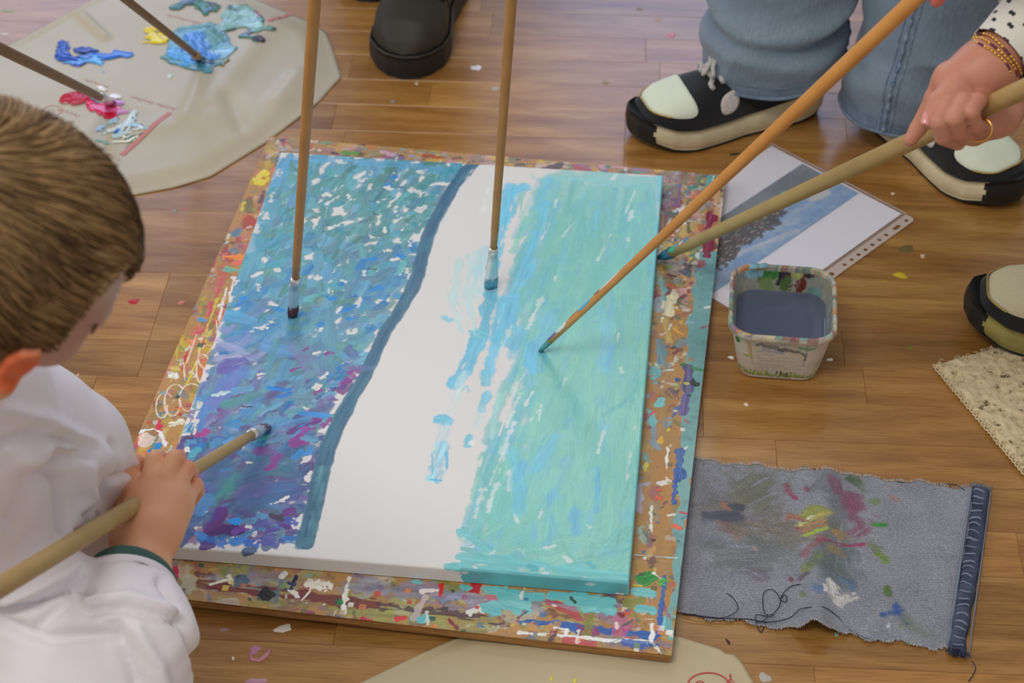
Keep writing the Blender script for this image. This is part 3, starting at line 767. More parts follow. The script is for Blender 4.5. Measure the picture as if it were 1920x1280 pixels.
def paint_canvas():
    SD = .018
    L = Layer(-CW / 2 - SD, -CH / 2 - SD, CW / 2 + SD, CH / 2 + SD, .0008, C(215, 213, 208), 0.0)
    R = random; R.seed(4)
    def pal(y, u):
        """dab colours by height in the picture; u 0 left .. 1 at the dark line"""
        sky = [(95, 165, 200), (105, 175, 205), (90, 155, 195)]
        teal = [(90, 162, 165), (98, 168, 172), (85, 152, 158), (100, 158, 150), (96, 150, 148)]
        aqua = [(95, 185, 190), (70, 165, 185)]
        blue = [(60, 140, 195), (45, 125, 200), (75, 150, 200)]
        slate = [(95, 145, 175), (100, 140, 165), (110, 150, 170)]
        lav = [(135, 150, 200), (120, 140, 195), (150, 160, 200)]
        pur = [(105, 95, 160), (120, 100, 165), (95, 85, 150)]
        plum = [(108, 68, 122), (125, 70, 128), (92, 62, 115), (140, 75, 125)]
        deep = [(70, 100, 155), (80, 110, 155), (75, 90, 145), (60, 100, 150)]
        dteal = [(60, 115, 130), (70, 125, 140), (65, 110, 145)]
        if y < 330: w = [(sky, 5 if u < .8 else 1), (teal, 2 + 2 * u), (aqua, .6)]
        elif y < 450: w = [(teal, 6), (sky, 2.5 if u < .3 else .8), (aqua, 1.2), (slate, 1)]
        elif y < 520: w = [(teal, 4), (slate, 2.5), (sky, 2), (blue, .8), (aqua, 1)]
        elif y < 600: w = [(teal, 3), (sky, 2.5), (blue, 2 if u < .3 or u > .7 else 1.2), (slate, 2), (aqua, .5)]
        elif y < 670: w = [(sky, 3), (teal, 1.8), (blue, 2), (slate, 3), (lav, 2 if u < .4 else .4)]
        elif y < 740: w = [(slate, 3), (lav, 2.5 if u < .5 else .8), (pur, 2 if u < .4 else 1), (sky, 2), (teal, 2), (plum, .8 if u > .5 else .3), (blue, 1)]
        elif y < 820: w = [(slate, 3), (sky, 2), (blue, 2), (pur, 1.6), (plum, 1.0), (lav, 1.2), (teal, 1)]
        elif y < 900: w = [(slate, 2), (deep, 3), (pur, 2.2), (plum, 1.6), (blue, 2), (dteal, 1), (sky, .8)]
        elif y < 970: w = [(deep, 4), (dteal, 2.4), (pur, 1.8), (plum, 1.2), (blue, .8)]
        else: w = [(deep, 3), (pur, 2), (plum, 2), (blue, 2.5), (slate, 1)]
        gs = R.choices([a for a, _ in w], [b for _, b in w])[0]
        q = np.array(R.choice(gs), float) + R.uniform(-8, 8)
        return np.clip(q * .84 + q.mean() * .13, 0, 255)
    # ---- left field: two passes of short dabs
    for ps in range(3):
        y = 288.0
        while y < 1012:
            x0 = 527 - .3527 * (y - 284) + (4 if y < 560 else 0); x1 = curve_x(y) - 12
            if 560 < y < 790: x0 += 6
            if y > 960: x1 -= 14
            n = max(3, int((x1 - x0) / (21 if ps < 2 else 44)))
            for k in range(n):
                u = (k + R.uniform(.1, .9)) / n
                skip = .20 if (y < 560 and u > .25) else .06
                if y < 470 and u > .35: skip = .30
                if u < .05 and R.random() < .55: continue
                if u > .93 and R.random() < .45: continue
                if R.random() < skip and ps < 2: continue
                x = x0 + u * (x1 - x0); yy = y + R.uniform(-9, 9)
                l = R.uniform(12, 32) if ps < 2 else R.uniform(8, 22)
                th = math.radians(R.gauss(-48 if y < 640 else -30, 26))
                w = R.uniform(17, 27) if ps < 2 else R.uniform(11, 20)
                if y > 950 and R.random() < .2: continue
                ax, ay = x - l / 2 * math.cos(th), yy - l / 2 * math.sin(th); bx, by = x + l / 2 * math.cos(th), yy + l / 2 * math.sin(th)
                if max(ax, bx) > curve_x(yy) - 8: continue
                if min(ay, by) < 290: continue
                c = pal(yy, u); c2 = pal(yy, u)
                L.stroke(cl((ax, ay), (bx, by)), [w * PM, w * PM * R.uniform(.7, 1)], C(*c), a=R.uniform(.82, .98), rough=.13, soft=.10, dry=R.choice([0, 0, 0, .12, .25]),
                         col2=C(*(c * .65 + c2 * .35)), streak=.12, gloss=R.uniform(.5, 1))
            y += 13 if ps < 2 else 24
    # soft blended veils that quieten the lower left
    for _ in range(150):
        y = R.uniform(600, 960); x0 = 527 - .3527 * (y - 284); x1 = curve_x(y) - 25
        x = R.uniform(x0 + 6, x1); l = R.uniform(20, 60); th = math.radians(R.gauss(-35, 20))
        if x + l * math.cos(th) > x1 + 10: continue
        c = pal(y, (x - x0) / (x1 - x0))
        L.stroke(cl((x, y), (x + l * math.cos(th), y + l * math.sin(th))), R.uniform(16, 30) * PM, C(*c), a=R.uniform(.35, .7), rough=.15, soft=.35, dry=.15, streak=.16, gloss=.8)
    # larger named passages
    S = lambda pts, w, c, a=.95, **k: L.stroke(cl(*pts), np.asarray(w) * PM, C(*c), a=a, **k)
    S([(548, 296), (700, 306), (820, 318)], 26, (100, 165, 200), .8, dry=.25, streak=.15); S([(535, 300), (520, 345)], 34, (98, 162, 200), .8, dry=.15)
    S([(508, 385), (470, 470)], 40, (98, 168, 190), .75, dry=.2, col2=C(90, 150, 175)); S([(480, 480), (455, 520)], 30, (100, 165, 185), .7)
    S([(445, 700), (400, 760)], 40, (100, 135, 200), .85, soft=.3, col2=C(115, 120, 190)); S([(425, 590), (470, 600)], 30, (95, 165, 205), .8)
    S([(385, 770), (376, 800)], 28, (95, 135, 195), .9); S([(420, 690), (450, 680)], 34, (105, 95, 170), .8, dry=.2, soft=.3); S([(408, 640), (440, 655), (480, 670)], 28, (160, 165, 205), .7, dry=.3, soft=.3)
    S([(410, 672), (445, 668)], 16, (190, 180, 215), .6, dry=.35); S([(500, 650), (540, 660)], 34, (100, 150, 200), .85, soft=.2); S([(520, 640), (500, 700)], 16, (90, 150, 160), .7)
    S([(420, 762), (480, 740)], 22, (95, 150, 160), .9, col2=C(80, 140, 140)); S([(402, 742), (428, 736)], 12, (190, 225, 215), .8); S([(440, 735), (470, 728)], 18, (105, 165, 205), .8)
    S([(455, 763), (475, 764)], 3, (50, 50, 80)); S([(538, 680), (528, 710)], 20, (95, 150, 185), .8); S([(560, 655), (590, 690)], 40, (110, 150, 175), .8, soft=.2, col2=C(120, 130, 170))
    S([(612, 640), (614, 690)], 30, (100, 150, 165), .8, col2=C(100, 120, 170)); S([(640, 650), (660, 660)], 26, (105, 155, 150), .9); S([(620, 590), (622, 640)], 30, (105, 155, 175), .9)
    S([(655, 655), (665, 665)], 22, (90, 110, 160), .8)
    for x, y, w in ((566, 657, 8), (548, 695, 10), (612, 664, 10), (655, 700, 12), (640, 722, 14), (660, 708, 12), (592, 738, 9), (606, 798, 14), (580, 806, 12), (562, 812, 16), (556, 830, 18), (466, 818, 9), (592, 790, 12), (672, 698, 14)):
        S([(x, y), (x + R.uniform(4, 14), y - R.uniform(2, 9))], w, (140, 60, 140), .85, dry=.2, rough=.2)
    S([(545, 812), (560, 800), (595, 790)], 14, (105, 55, 125), .85, dry=.3); S([(590, 825), (570, 822)], 14, (90, 165, 195), .8); S([(560, 775), (610, 780)], 20, (60, 145, 210), .8, dry=.15)
    S([(505, 728), (540, 732)], 12, (40, 130, 215), .9); S([(520, 745), (545, 740)], 10, (60, 120, 205), .9)
    for x, y in ((615, 560), (640, 535), (655, 580), (598, 610), (650, 598), (636, 585), (700, 545), (560, 590), (520, 580), (455, 560), (447, 572), (745, 480), (690, 485), (735, 335), (720, 350)):
        S([(x, y), (x + R.uniform(5, 14), y + R.uniform(-7, 4))], R.uniform(10, 15), (50, 135, 205), .9, rough=.15)
    for x, y, l in ((690, 505, 16), (585, 408, 10), (700, 402, 10), (690, 378, 12)): S([(x, y), (x + l, y + 2)], 4, (60, 60, 80), .7, dry=.3)
    # lower field
    S([(430, 905), (500, 880), (560, 890)], 44, (75, 110, 150), .7, soft=.35, dry=.15, col2=C(65, 120, 135)); S([(470, 930), (540, 920)], 50, (78, 108, 155), .75, soft=.35, col2=C(90, 90, 150))
    S([(398, 940), (430, 915)], 26, (65, 130, 135), .7, soft=.3); S([(385, 935), (375, 960)], 28, (80, 130, 180), .9); S([(440, 890), (425, 930)], 22, (70, 140, 135), .6, soft=.3, dry=.2)
    S([(395, 1000), (410, 975), (420, 960)], 26, (95, 45, 115), .95, soft=.2, col2=C(80, 50, 130)); S([(400, 1000), (440, 992)], 22, (75, 40, 105), .95, rough=.2)
    S([(440, 998), (470, 988)], 18, (110, 70, 150), .9, dry=.2); S([(436, 978), (446, 980)], 16, (40, 140, 215), .95)
    S([(380, 1010), (398, 1015)], 15, (45, 100, 175), .95); S([(372, 1000), (382, 1008)], 12, (60, 130, 200), .9)
    for x, y, c in ((420, 1018, (60, 110, 190)), (452, 1016, (70, 130, 205)), (470, 1020, (60, 115, 195)), (497, 1015, (85, 90, 165)), (520, 1022, (80, 90, 160)), (468, 1034, (70, 100, 140)), (388, 1022, (80, 50, 130)), (500, 1008, (90, 95, 160)),
                    (488, 985, (85, 90, 155)), (512, 1000, (95, 70, 150)), (530, 985, (90, 60, 130)), (545, 975, (70, 90, 170)), (545, 1010, (55, 115, 190)), (556, 1008, (60, 110, 170)), (520, 968, (70, 60, 80)), (540, 960, (110, 60, 130))):
        S([(x - 5, y), (x + 7, y + R.uniform(-5, 5))], R.uniform(13, 19), c, .92, rough=.18, dry=.12)
    for x, y, c in ((366, 850, (80, 170, 180)), (375, 815, (170, 60, 130)), (385, 826, (110, 80, 150)), (350, 835, (90, 150, 190)), (430, 830, (90, 150, 200)), (440, 800, (60, 140, 210)), (515, 862, (130, 60, 140)), (505, 880, (140, 60, 140)),
                    (480, 848, (130, 80, 150)), (490, 825, (80, 170, 170)), (482, 832, (80, 170, 165)), (380, 880, (120, 90, 160)), (372, 930, (110, 50, 130)), (555, 855, (60, 140, 205)), (575, 850, (60, 135, 200)), (560, 900, (110, 120, 170))):
        S([(x, y), (x + 8, y - 5)], R.uniform(12, 18), c, .85, rough=.2, dry=.2, soft=.2)
    # bare canvas showing through
    for pts, w in ((((498, 566), (524, 574)), 15), (((470, 620), (500, 612), (522, 604)), 11), (((588, 636), (592, 628), (600, 612)), 10), (((645, 628), (672, 620)), 8), (((655, 595), (690, 588)), 8), (((486, 706), (494, 704)), 8),
                   (((362, 800), (376, 745)), 8), (((357, 822), (370, 780)), 8), (((340, 870), (350, 835)), 8), (((412, 740), (420, 734)), 8), (((588, 668), (602, 664), (612, 656)), 8), (((590, 730), (600, 722)), 8), (((640, 740), (630, 765)), 8),
                   (((618, 700), (596, 712)), 8), (((668, 335), (690, 322)), 12), (((672, 345), (690, 330), (700, 322)), 9), (((690, 358), (700, 340)), 8), (((630, 300), (645, 308)), 9), (((626, 332), (640, 330)), 8), (((728, 330), (750, 328)), 8),
                   (((790, 325), (796, 318)), 12), (((770, 352), (785, 362)), 12), (((722, 352), (735, 358)), 9), (((585, 350), (600, 335)), 7), (((610, 362), (618, 368)), 12), (((636, 350), (628, 362)), 6), (((650, 365), (662, 378)), 9), (((606, 388), (630, 370)), 5),
                   (((585, 390), (595, 402)), 9), (((738, 400), (745, 385)), 9), (((780, 400), (800, 385)), 12), (((708, 380), (728, 372)), 6), (((616, 430), (632, 424)), 10), (((690, 444), (715, 447)), 7), (((595, 418), (590, 408)), 6), (((720, 424), (722, 440)), 6),
                   (((768, 458), (782, 450)), 12), (((730, 468), (720, 472)), 8), (((683, 505), (682, 518)), 6), (((735, 490), (750, 486)), 8), (((590, 520), (596, 526)), 9), (((760, 508), (770, 520)), 11), (((640, 526), (652, 532)), 6), (((615, 540), (620, 555)), 7),
                   (((498, 484), (500, 490)), 10), (((518, 508), (526, 510)), 8), (((470, 520), (494, 512)), 7), (((480, 530), (486, 545)), 9), (((455, 500), (462, 490)), 8), (((480, 440), (484, 420)), 9), (((492, 412), (502, 400)), 10), (((505, 380), (514, 376)), 8),
                   (((522, 332), (526, 318)), 8), (((512, 362), (506, 378)), 7), (((632, 590), (640, 575)), 5), (((516, 905), (528, 895)), 4), (((475, 870), (462, 868)), 5), (((578, 858), (560, 870)), 8), (((500, 950), (530, 940), (550, 928)), 6), (((385, 962), (392, 958)), 5),
                   (((560, 972), (553, 985)), 6), (((465, 985), (478, 1003)), 8), (((410, 805), (404, 808)), 5), (((575, 905), (583, 880)), 7), (((430, 1010), (440, 1006)), 6), (((478, 1020), (485, 1012)), 5)):
        P0 = np.array(pts, float); cm = P0.mean(0); P0 = cm + (P0 - cm) * .62
        S(P0, [w * 1.15] + [w * R.uniform(.5, 1.2) for _ in P0[1:]], (215, 213, 208), .93, rough=.34, dry=.12, gloss=.1, h=.2, soft=.12, sw=.0009)
    # ---- dark slate line
    left = [cl((x - 14 - 3 * (y > 820), y))[0] for x, y in CURVE]; w = [22 if y < 350 else 27 if y < 560 else 25 if y < 760 else 32 for x, y in CURVE]
    P = cl(*CURVE)
    for k in range(3):
        off = (-.0025, .0025, 0)[k]
        L.stroke(P + np.array([off, 0]), np.array(w) * PM * .78, C(64, 104, 130), a=.96 if k < 2 else .7, rough=.028, streak=.09, col2=C(72, 116, 138), gloss=.8, h=.9, sw=.0013)
    S([(604, 880), (596, 930), (585, 1000)], 16, (90, 140, 148), .55, soft=.4, streak=.3, dry=.4); S([(884, 326), (862, 350)], 5, (64, 104, 130), .8, dry=.6); S([(897, 310), (880, 330)], 4, (64, 104, 130), .8, dry=.7)
    S([(655, 690), (690, 690)], 22, (100, 125, 165), .55, soft=.4, dry=.3); S([(580, 1015), (560, 1026)], 18, (80, 130, 142), .7, dry=.4, soft=.3)
    # ---- turquoise field
    teal = [(124, 194, 178), (114, 186, 174), (128, 197, 176), (110, 181, 172), (118, 190, 183), (110, 183, 184)]
    aq = [(108, 182, 206), (114, 188, 206), (104, 176, 202)]
    E1 = np.array([(925, 322), (985, 330), (968, 400), (950, 470), (955, 540), (950, 600), (958, 660), (940, 730), (915, 820), (892, 890), (876, 950), (868, 1000), (878, 1040), (890, 1075)], float)
    def ex(y): return np.interp(y, E1[1:, 1], E1[1:, 0])
    L.poly(cl((1005, 334), (1120, 322), (1248, 330), (1243, 420), (1186, 1094), (1000, 1082), (900, 1060), (925, 960), (950, 880), (985, 780), (1000, 640), (985, 520), (1010, 420)), C(120, 189, 180), a=.85, rough=.006, soft=.012, sig=9, col2=C(128, 193, 182))
    for ps in range(2):
        y = 325.0
        while y < 1085:
            xl = ex(y); xr = 1243 - (y - 330) * .083
            n = int((xr - xl) / (26 if ps else 20))
            for k in range(n):
                u = (k + R.random()) / n; x = xl + u * (xr - xl)
                edge = u < .16
                if edge and R.random() < .45: continue
                l = R.uniform(40, 120); th = math.radians(R.gauss(108 if u < .5 else 98, 7 if not edge else 6))
                if y > 980: th = math.radians(R.uniform(70, 175)); l *= .45
                yy = y + R.uniform(-20, 20)
                p = (x - l / 2 * math.cos(th), yy - l / 2 * math.sin(th)); q = (x + l / 2 * math.cos(th), yy + l / 2 * math.sin(th))
                if min(p[1], q[1]) < 332 + .06 * (x - 950): continue
                c = R.choice(aq if (R.random() < (.45 if u < .3 or y < 380 else .12)) else teal)
                L.stroke(cl(p, q), R.uniform(12, 24) * PM, C(*c), a=R.uniform(.35, .8), rough=.10, soft=.3, dry=R.choice([.0, .2, .4, .55 if edge else .3]), streak=.07,
                         col2=C(*R.choice(teal)), gloss=R.uniform(.8, 1), h=1.2)
            y += 24
    # highlights of thinner paint and gaps
    for pts, w in ((((1092, 338), (1100, 345)), 12), (((1155, 330), (1150, 338)), 8), (((1185, 395), (1178, 415)), 8), (((1190, 360), (1174, 400)), 5), (((1043, 375), (1040, 390)), 7), (((1028, 420), (1015, 450)), 6), (((1080, 410), (1055, 445)), 4),
                   (((1177, 448), (1176, 452)), 6), (((1042, 520), (1041, 526)), 5), (((1145, 440), (1120, 490)), 4), (((1016, 560), (988, 620)), 10), (((1000, 590), (985, 625)), 6), (((1160, 625), (1158, 640)), 4), (((1165, 690), (1163, 702)), 4),
                   (((1010, 645), (990, 700)), 6), (((985, 690), (960, 740)), 10), (((975, 740), (950, 800)), 8), (((1000, 735), (985, 760)), 6), (((965, 790), (940, 850)), 9), (((945, 850), (920, 910)), 8), (((935, 900), (915, 960)), 8), (((960, 880), (955, 920)), 10),
                   (((905, 920), (890, 970)), 10), (((1010, 770), (985, 800)), 5), (((1060, 710), (1055, 725)), 6), (((1015, 760), (1010, 790)), 3), (((1135, 800), (1120, 850)), 6), (((1190, 800), (1175, 900)), 5), (((1016, 955), (1012, 972)), 5),
                   (((966, 965), (972, 980)), 6), (((900, 1015), (908, 1018)), 11), (((924, 1035), (920, 1052)), 12), (((973, 1030), (985, 1040)), 5), (((1024, 1028), (1042, 1024)), 9), (((1056, 1042), (1066, 1050)), 11), (((1014, 1064), (1022, 1074)), 13),
                   (((1100, 985), (1108, 990)), 4), (((1170, 700), (1160, 690)), 3), (((918, 355), (905, 400)), 12), (((940, 340), (952, 335)), 10)):
        S(pts, w, (214, 222, 216), .62, rough=.22, soft=.4, dry=.35, gloss=.4, h=.2)
    # sky blue passages at the inner side
    B_ = (108, 190, 216)
    for pts, w, a in ((((985, 352), (955, 362), (940, 430), (925, 500)), 24, .9), (((960, 350), (945, 420)), 30, .9), (((1030, 340), (1005, 390)), 22, .7), (((1025, 380), (1005, 440)), 22, .8), (((1005, 440), (985, 500)), 20, .8), (((990, 500), (960, 560), (955, 600)), 26, .8),
                      (((1115, 400), (1110, 440)), 22, .5), (((945, 570), (930, 640), (915, 700)), 26, .85), (((1000, 490), (990, 520)), 22, .6), (((965, 560), (960, 620)), 22, .7), (((950, 575), (935, 640)), 28, .8)):
        S(pts, w, B_, a, soft=.3, dry=.2, rough=.1, streak=.1)
    for pts, w, c, a in ((((1000, 650), (1000, 690)), 34, (100, 182, 212), .9), (((1030, 590), (1020, 640)), 24, (118, 188, 208), .6), (((1140, 610), (1135, 690)), 30, (118, 188, 212), .55), (((1150, 650), (1136, 685)), 18, (96, 170, 210), .45), (((1040, 820), (1005, 880)), 26, (105, 185, 212), .6),
                         (((980, 870), (968, 900)), 22, (95, 165, 215), .6), (((962, 850), (975, 960)), 26, (108, 190, 208), .6), (((1075, 960), (1080, 1000)), 20, (95, 170, 215), .6), (((1120, 880), (1118, 960)), 10, (90, 170, 215), .6), (((1200, 720), (1170, 755), (1130, 780)), 8, (95, 178, 182), .6),
                         (((1240, 330), (1235, 420), (1228, 520)), 16, (110, 195, 215), .6), (((1030, 334), (1120, 338)), 16, (118, 198, 205), .35), (((1130, 345), (1225, 352)), 22, (120, 196, 200), .3)):
        S(pts, w, c, a, soft=.4, dry=.15, rough=.1)
    # ---- strokes in the white middle
    for pts, w, c, a, k in ((((918, 555), (905, 620), (896, 650)), 30, (110, 188, 212), .92, dict(dry=.3)), (((900, 630), (875, 690), (852, 722)), [36, 34, 30], (112, 188, 212), .97, dict(rough=.05, dry=.05, soft=.12)),
                            (((900, 628), (888, 622)), 22, (118, 196, 210), .9, dict(dry=.3)), (((892, 480), (880, 560), (885, 620)), 30, (165, 212, 212), .5, dict(dry=.62, soft=.4, streak=.05)), (((862, 490), (848, 560), (868, 620)), 22, (170, 212, 206), .6, dict(dry=.5, soft=.35)),
                            (((910, 470), (895, 540)), 30, (150, 205, 214), .5, dict(dry=.6, soft=.4)), (((925, 500), (918, 560)), 26, (120, 190, 214), .8, dict(dry=.3)), (((832, 596), (842, 602)), 13, (125, 195, 210), .8, dict(soft=.5, dry=.2)),
                            (((850, 720), (860, 724)), 14, (112, 188, 212), .9, dict()), (((870, 700), (840, 790)), 20, (195, 215, 216), .55, dict(dry=.5, soft=.5)), (((828, 788), (842, 792)), 27, (110, 188, 212), .95, dict(soft=.15)), (((835, 800), (824, 838)), 24, (165, 205, 214), .5, dict(dry=.55, soft=.4)),
                            (((832, 838), (822, 868), (814, 898)), [26, 34, 26], (140, 196, 212), .8, dict(dry=.25, soft=.2, streak=.2)), (((807, 900), (828, 902)), 4, (96, 176, 205), .95, dict()), (((838, 848), (838, 880)), 5, (100, 182, 210), .9, dict()), (((810, 850), (812, 890)), 4, (100, 182, 210), .8, dict(dry=.2)),
                            (((880, 820), (877, 834)), 16, (118, 192, 210), .9, dict(rough=.08)), (((884, 832), (888, 828)), 10, (220, 220, 215), .9, dict()), (((909, 706), (912, 718)), 24, (118, 192, 210), .85, dict(soft=.2)), (((912, 738), (902, 770)), [24, 20], (120, 192, 210), .85, dict(dry=.25)),
                            (((902, 770), (894, 800)), 16, (185, 210, 212), .5, dict(dry=.5, soft=.4)), (((938, 740), (920, 820)), 14, (160, 208, 205), .6, dict(dry=.5, soft=.4)), (((955, 610), (940, 660)), 12, (200, 215, 212), .5, dict(dry=.5)), (((876, 725), (880, 735)), 6, (130, 195, 210), .7, dict()),
                            (((945, 560), (965, 560)), 20, (110, 188, 212), .85, dict(soft=.2)), (((958, 578), (950, 612)), 28, (108, 184, 212), .9, dict(soft=.2)), (((975, 620), (962, 648)), 24, (108, 184, 210), .85, dict(soft=.2)), (((865, 735), (872, 725)), 5, (150, 200, 210), .6, dict())):
        S(pts, w, c, a, **k)
    # ragged foot of the turquoise field
    T = (108, 188, 190)
    for pts, w in ((((862, 1000), (885, 1010), (915, 1030)), 16), (((868, 1030), (900, 1040)), 22), (((850, 1062), (862, 1066)), 18), (((840, 1063), (880, 1068)), 15), (((880, 1050), (1000, 1066)), 30), (((1000, 1060), (1180, 1085)), 20), (((900, 1066), (960, 1078)), 20),
                   (((870, 990), (880, 1000)), 9), (((1000, 1070), (1010, 1066)), 10)):
        S(pts, w, T, .9, rough=.15, dry=.1)
    S([(995, 1062), (1002, 1066)], 12, (75, 160, 168), .8); S([(1105, 1058), (1112, 1062)], 10, (85, 170, 180), .7)
    # folded sides: turquoise at the right part of the front side and the whole right side
    X, Y = np.meshgrid(L.xs, L.ys)
    nz = NT[9][:L.ny, :L.nx] if L.ny <= 1024 and L.nx <= 1024 else NT[9][np.ix_(np.arange(L.ny) % 1024, np.arange(L.nx) % 1024)]
    xs_ = cl((868, 1075))[0][0]
    m1 = (Y < -CH / 2 + .003) & (X > xs_ + nz * .002)
    m2 = (X > CW / 2 - .0015 + nz * .0006)
    for m, c in ((m1, C(98, 172, 178)), (m2, C(112, 186, 188))):
        t = np.clip(nz[..., None] * .05 + 1, .85, 1.15)
        L.c[m] = (c * t)[m]; L.g[m] = .7
    for x, y in ((.21, -.3555), (.07, -.357), (.235, -.3665), (.08, -.3535)):
        L.stroke([(x, y), (x + .008, y + .0005)], .0028, C(205, 200, 200), rough=.3, gloss=.3, a=.8)
    return L


cnv = empty('painted_canvas', (CX, CY, BZ + .0009), CA)
tag(cnv, 'canvas half painted with blue dabs, a dark slate curve and a turquoise field', 'canvas')
CL = paint_canvas()
XX, YY = np.meshgrid(CL.xs, CL.ys)
top = CZ - BZ
def fold(X, half):
    over = np.maximum(np.abs(X) - (half - .002), 0)
    r = .002; th = np.minimum(over / r, math.pi / 2)
    xin = np.sign(X) * (np.minimum(np.abs(X), half - .002) + r * np.sin(th))
    dz = r * (1 - np.cos(th)) + np.maximum(over - r * math.pi / 2, 0)
    return xin, dz
xf, dz1 = fold(XX, CW / 2); yf, dz2 = fold(YY, CH / 2)
weave = .00005 * (np.sin(XX * 2 * math.pi / .0021) + np.sin(YY * 2 * math.pi / .0021))
V = np.stack([xf, yf, top - np.maximum(dz1, dz2) + (CL.h * .00022 + weave) * (np.maximum(dz1, dz2) < .001)], -1)
V[..., 2] = np.maximum(V[..., 2], .0002)
canvas_m = mat('canvas_paint', rough=.62, spec=.45, attr=True, gloss_attr=.22, bump=(420, .18, .0004, (1, 1, 1)))
obj('painted_cloth', grid(V, CL.rgba()), canvas_m, cnv)
st = mat('stretcher_wood', C(190, 155, 110), .7)
for n, c, d in (('stretcher_bar', (0, -CH / 2 + .022, .0085), (CW - .006, .038, .016)), ('stretcher_bar', (0, CH / 2 - .022, .0085), (CW - .006, .038, .016)),
                ('stretcher_bar', (-CW / 2 + .022, 0, .0085), (.038, CH - .09, .016)), ('stretcher_bar', (CW / 2 - .022, 0, .0085), (.038, CH - .09, .016))):
    obj(n, MB().box(c, d).mesh(), st, cnv, smooth=False)
# ------------------------------------------------------------------ palettes of wrapping paper
def paper_sheet(name, outline_px, z0, lift, label, edge_wob=.004, h=.004, folds=(), res=.0045):
    """a loose stiff paper sheet: outline from the floor plane, curled edges, real thickness"""
    P = U(np.array(outline_px)[:, 0], np.array(outline_px)[:, 1], z0)[:, :2]
    lo, hi = P.min(0), P.max(0)
    c = (lo + hi) / 2
    # polar grid so the rim follows the outline exactly
    M = 240; K = 60
    seg = np.linalg.norm(np.roll(P, -1, 0) - P, axis=1); cum = np.concatenate([[0], np.cumsum(seg)])
    t = np.linspace(0, cum[-1], M, endpoint=False)
    Pc = np.concatenate([P, P[:1]])
    rim = np.stack([np.interp(t, cum, Pc[:, 0]), np.interp(t, cum, Pc[:, 1])], -1)
    s = np.linspace(0, 1, K)[:, None, None]
    G = c + (rim[None] - c) * s
    Z = lift * np.ones((K, M))
    n3 = noise3(np.concatenate([G * 9, np.zeros((K, M, 1))], -1), seed=len(name) + len(outline_px), octaves=3)
    edge = sstep(s[..., 0], .86, 1.0)
    Z = Z + h * n3 * (.35 + .5 * s[..., 0])
    for (a, b, w, amt) in folds:
        A = U(*a, z0)[:2]; B = U(*b, z0)[:2]; d = B - A; L = np.linalg.norm(d); u = d / L
        tt = np.clip(((G - A) @ u) / L, 0, 1); dist = np.linalg.norm(G - A - tt[..., None] * d, axis=-1)
        Z = Z + amt * np.exp(-(dist / w) ** 2)
    Z = np.maximum(Z * (1 - .85 * edge), .0012) + .0004
    V = np.concatenate([G, (z0 + Z)[..., None]], -1)
    return V, c


PAPER = mat('greaseproof_paper', C(176, 166, 142), .42, spec=.5, var=(7, .5, (1, 1, 1), C(184, 175, 156)), bump=(14, .25, .004, (1, 1, 1)))
PRINT = mat('red_print', C(188, 118, 108), .5)
PRINT2 = mat('dark_red_print', C(178, 70, 62), .5)


def close_sheet(V, name, parent, m):
    """top grid plus a folded-under wall down to the floor side"""
    K, M = V.shape[:2]
    low = V[-1].copy(); low[:, 2] = .0004
    cc = V[-1].mean(0)
    low2 = cc + (low - cc) * .97; low2[:, 2] = .0004
    W = np.concatenate([V, low[None], low2[None]], 0)
    return obj(name, grid(W, wrap=True, name=name), m, parent)


def sheet_height(V, xy):
    d = (V[..., 0] - xy[0]) ** 2 + (V[..., 1] - xy[1]) ** 2
    k = np.argmin(d); return V.reshape(-1, 3)[k][2]


def drape(V, P, lift=.0006):
    P = np.array(P, float)
    for i in range(len(P)): P[i, 2] = sheet_height(V, P[i]) + lift
    return P


def ribbon(mb, P, w):
    P = np.asarray(P, float); T = np.gradient(P, axis=0); n = np.stack([-T[:, 1], T[:, 0]], -1); n /= np.linalg.norm(n, axis=1)[:, None] + 1e-12
    w = np.broadcast_to(w, (len(P),))[:, None] / 2
    A = P.copy(); B = P.copy(); A[:, :2] += n * w; B[:, :2] -= n * w
    k = len(P); up = np.array([0, 0, .0002])
    V = np.concatenate([A, B, A + up, B + up])
    Fc = []
    for i in range(k - 1):
        Fc += [[2 * k + i, 3 * k + i, 3 * k + i + 1, 2 * k + i + 1], [i, i + 1, k + i + 1, k + i], [i, 2 * k + i, 2 * k + i + 1, i + 1], [k + i, k + i + 1, 3 * k + i + 1, 3 * k + i]]
    mb.add(V, Fc)


pal1 = empty('palette_paper'); tag(pal1, 'cream greaseproof paper sheet used as a palette with blue, green, yellow and red paint', 'paper')
out1 = [(-260, 250), (0, 95), (30, 80), (185, -6), (300, -30), (430, -30), (480, 0), (520, 18), (580, 42), (612, 62), (622, 85), (640, 146), (628, 158), (600, 190), (560, 222), (500, 268), (440, 305), (396, 332), (330, 352), (245, 368), (200, 380), (60, 420), (-150, 430), (-260, 380)]
V1, c1 = paper_sheet('palette_paper', out1, 0, .010, '', folds=[((385, 150), (350, 230), .012, .006), ((430, 190), (455, 250), .012, -.004), ((140, 25), (200, 80), .006, .006), ((560, 150), (520, 200), .014, .005),
                                                                ((500, 60), (400, 200), .02, .004), ((250, 260), (400, 230), .02, .003)])
close_sheet(V1, 'sheet', pal1, PAPER)
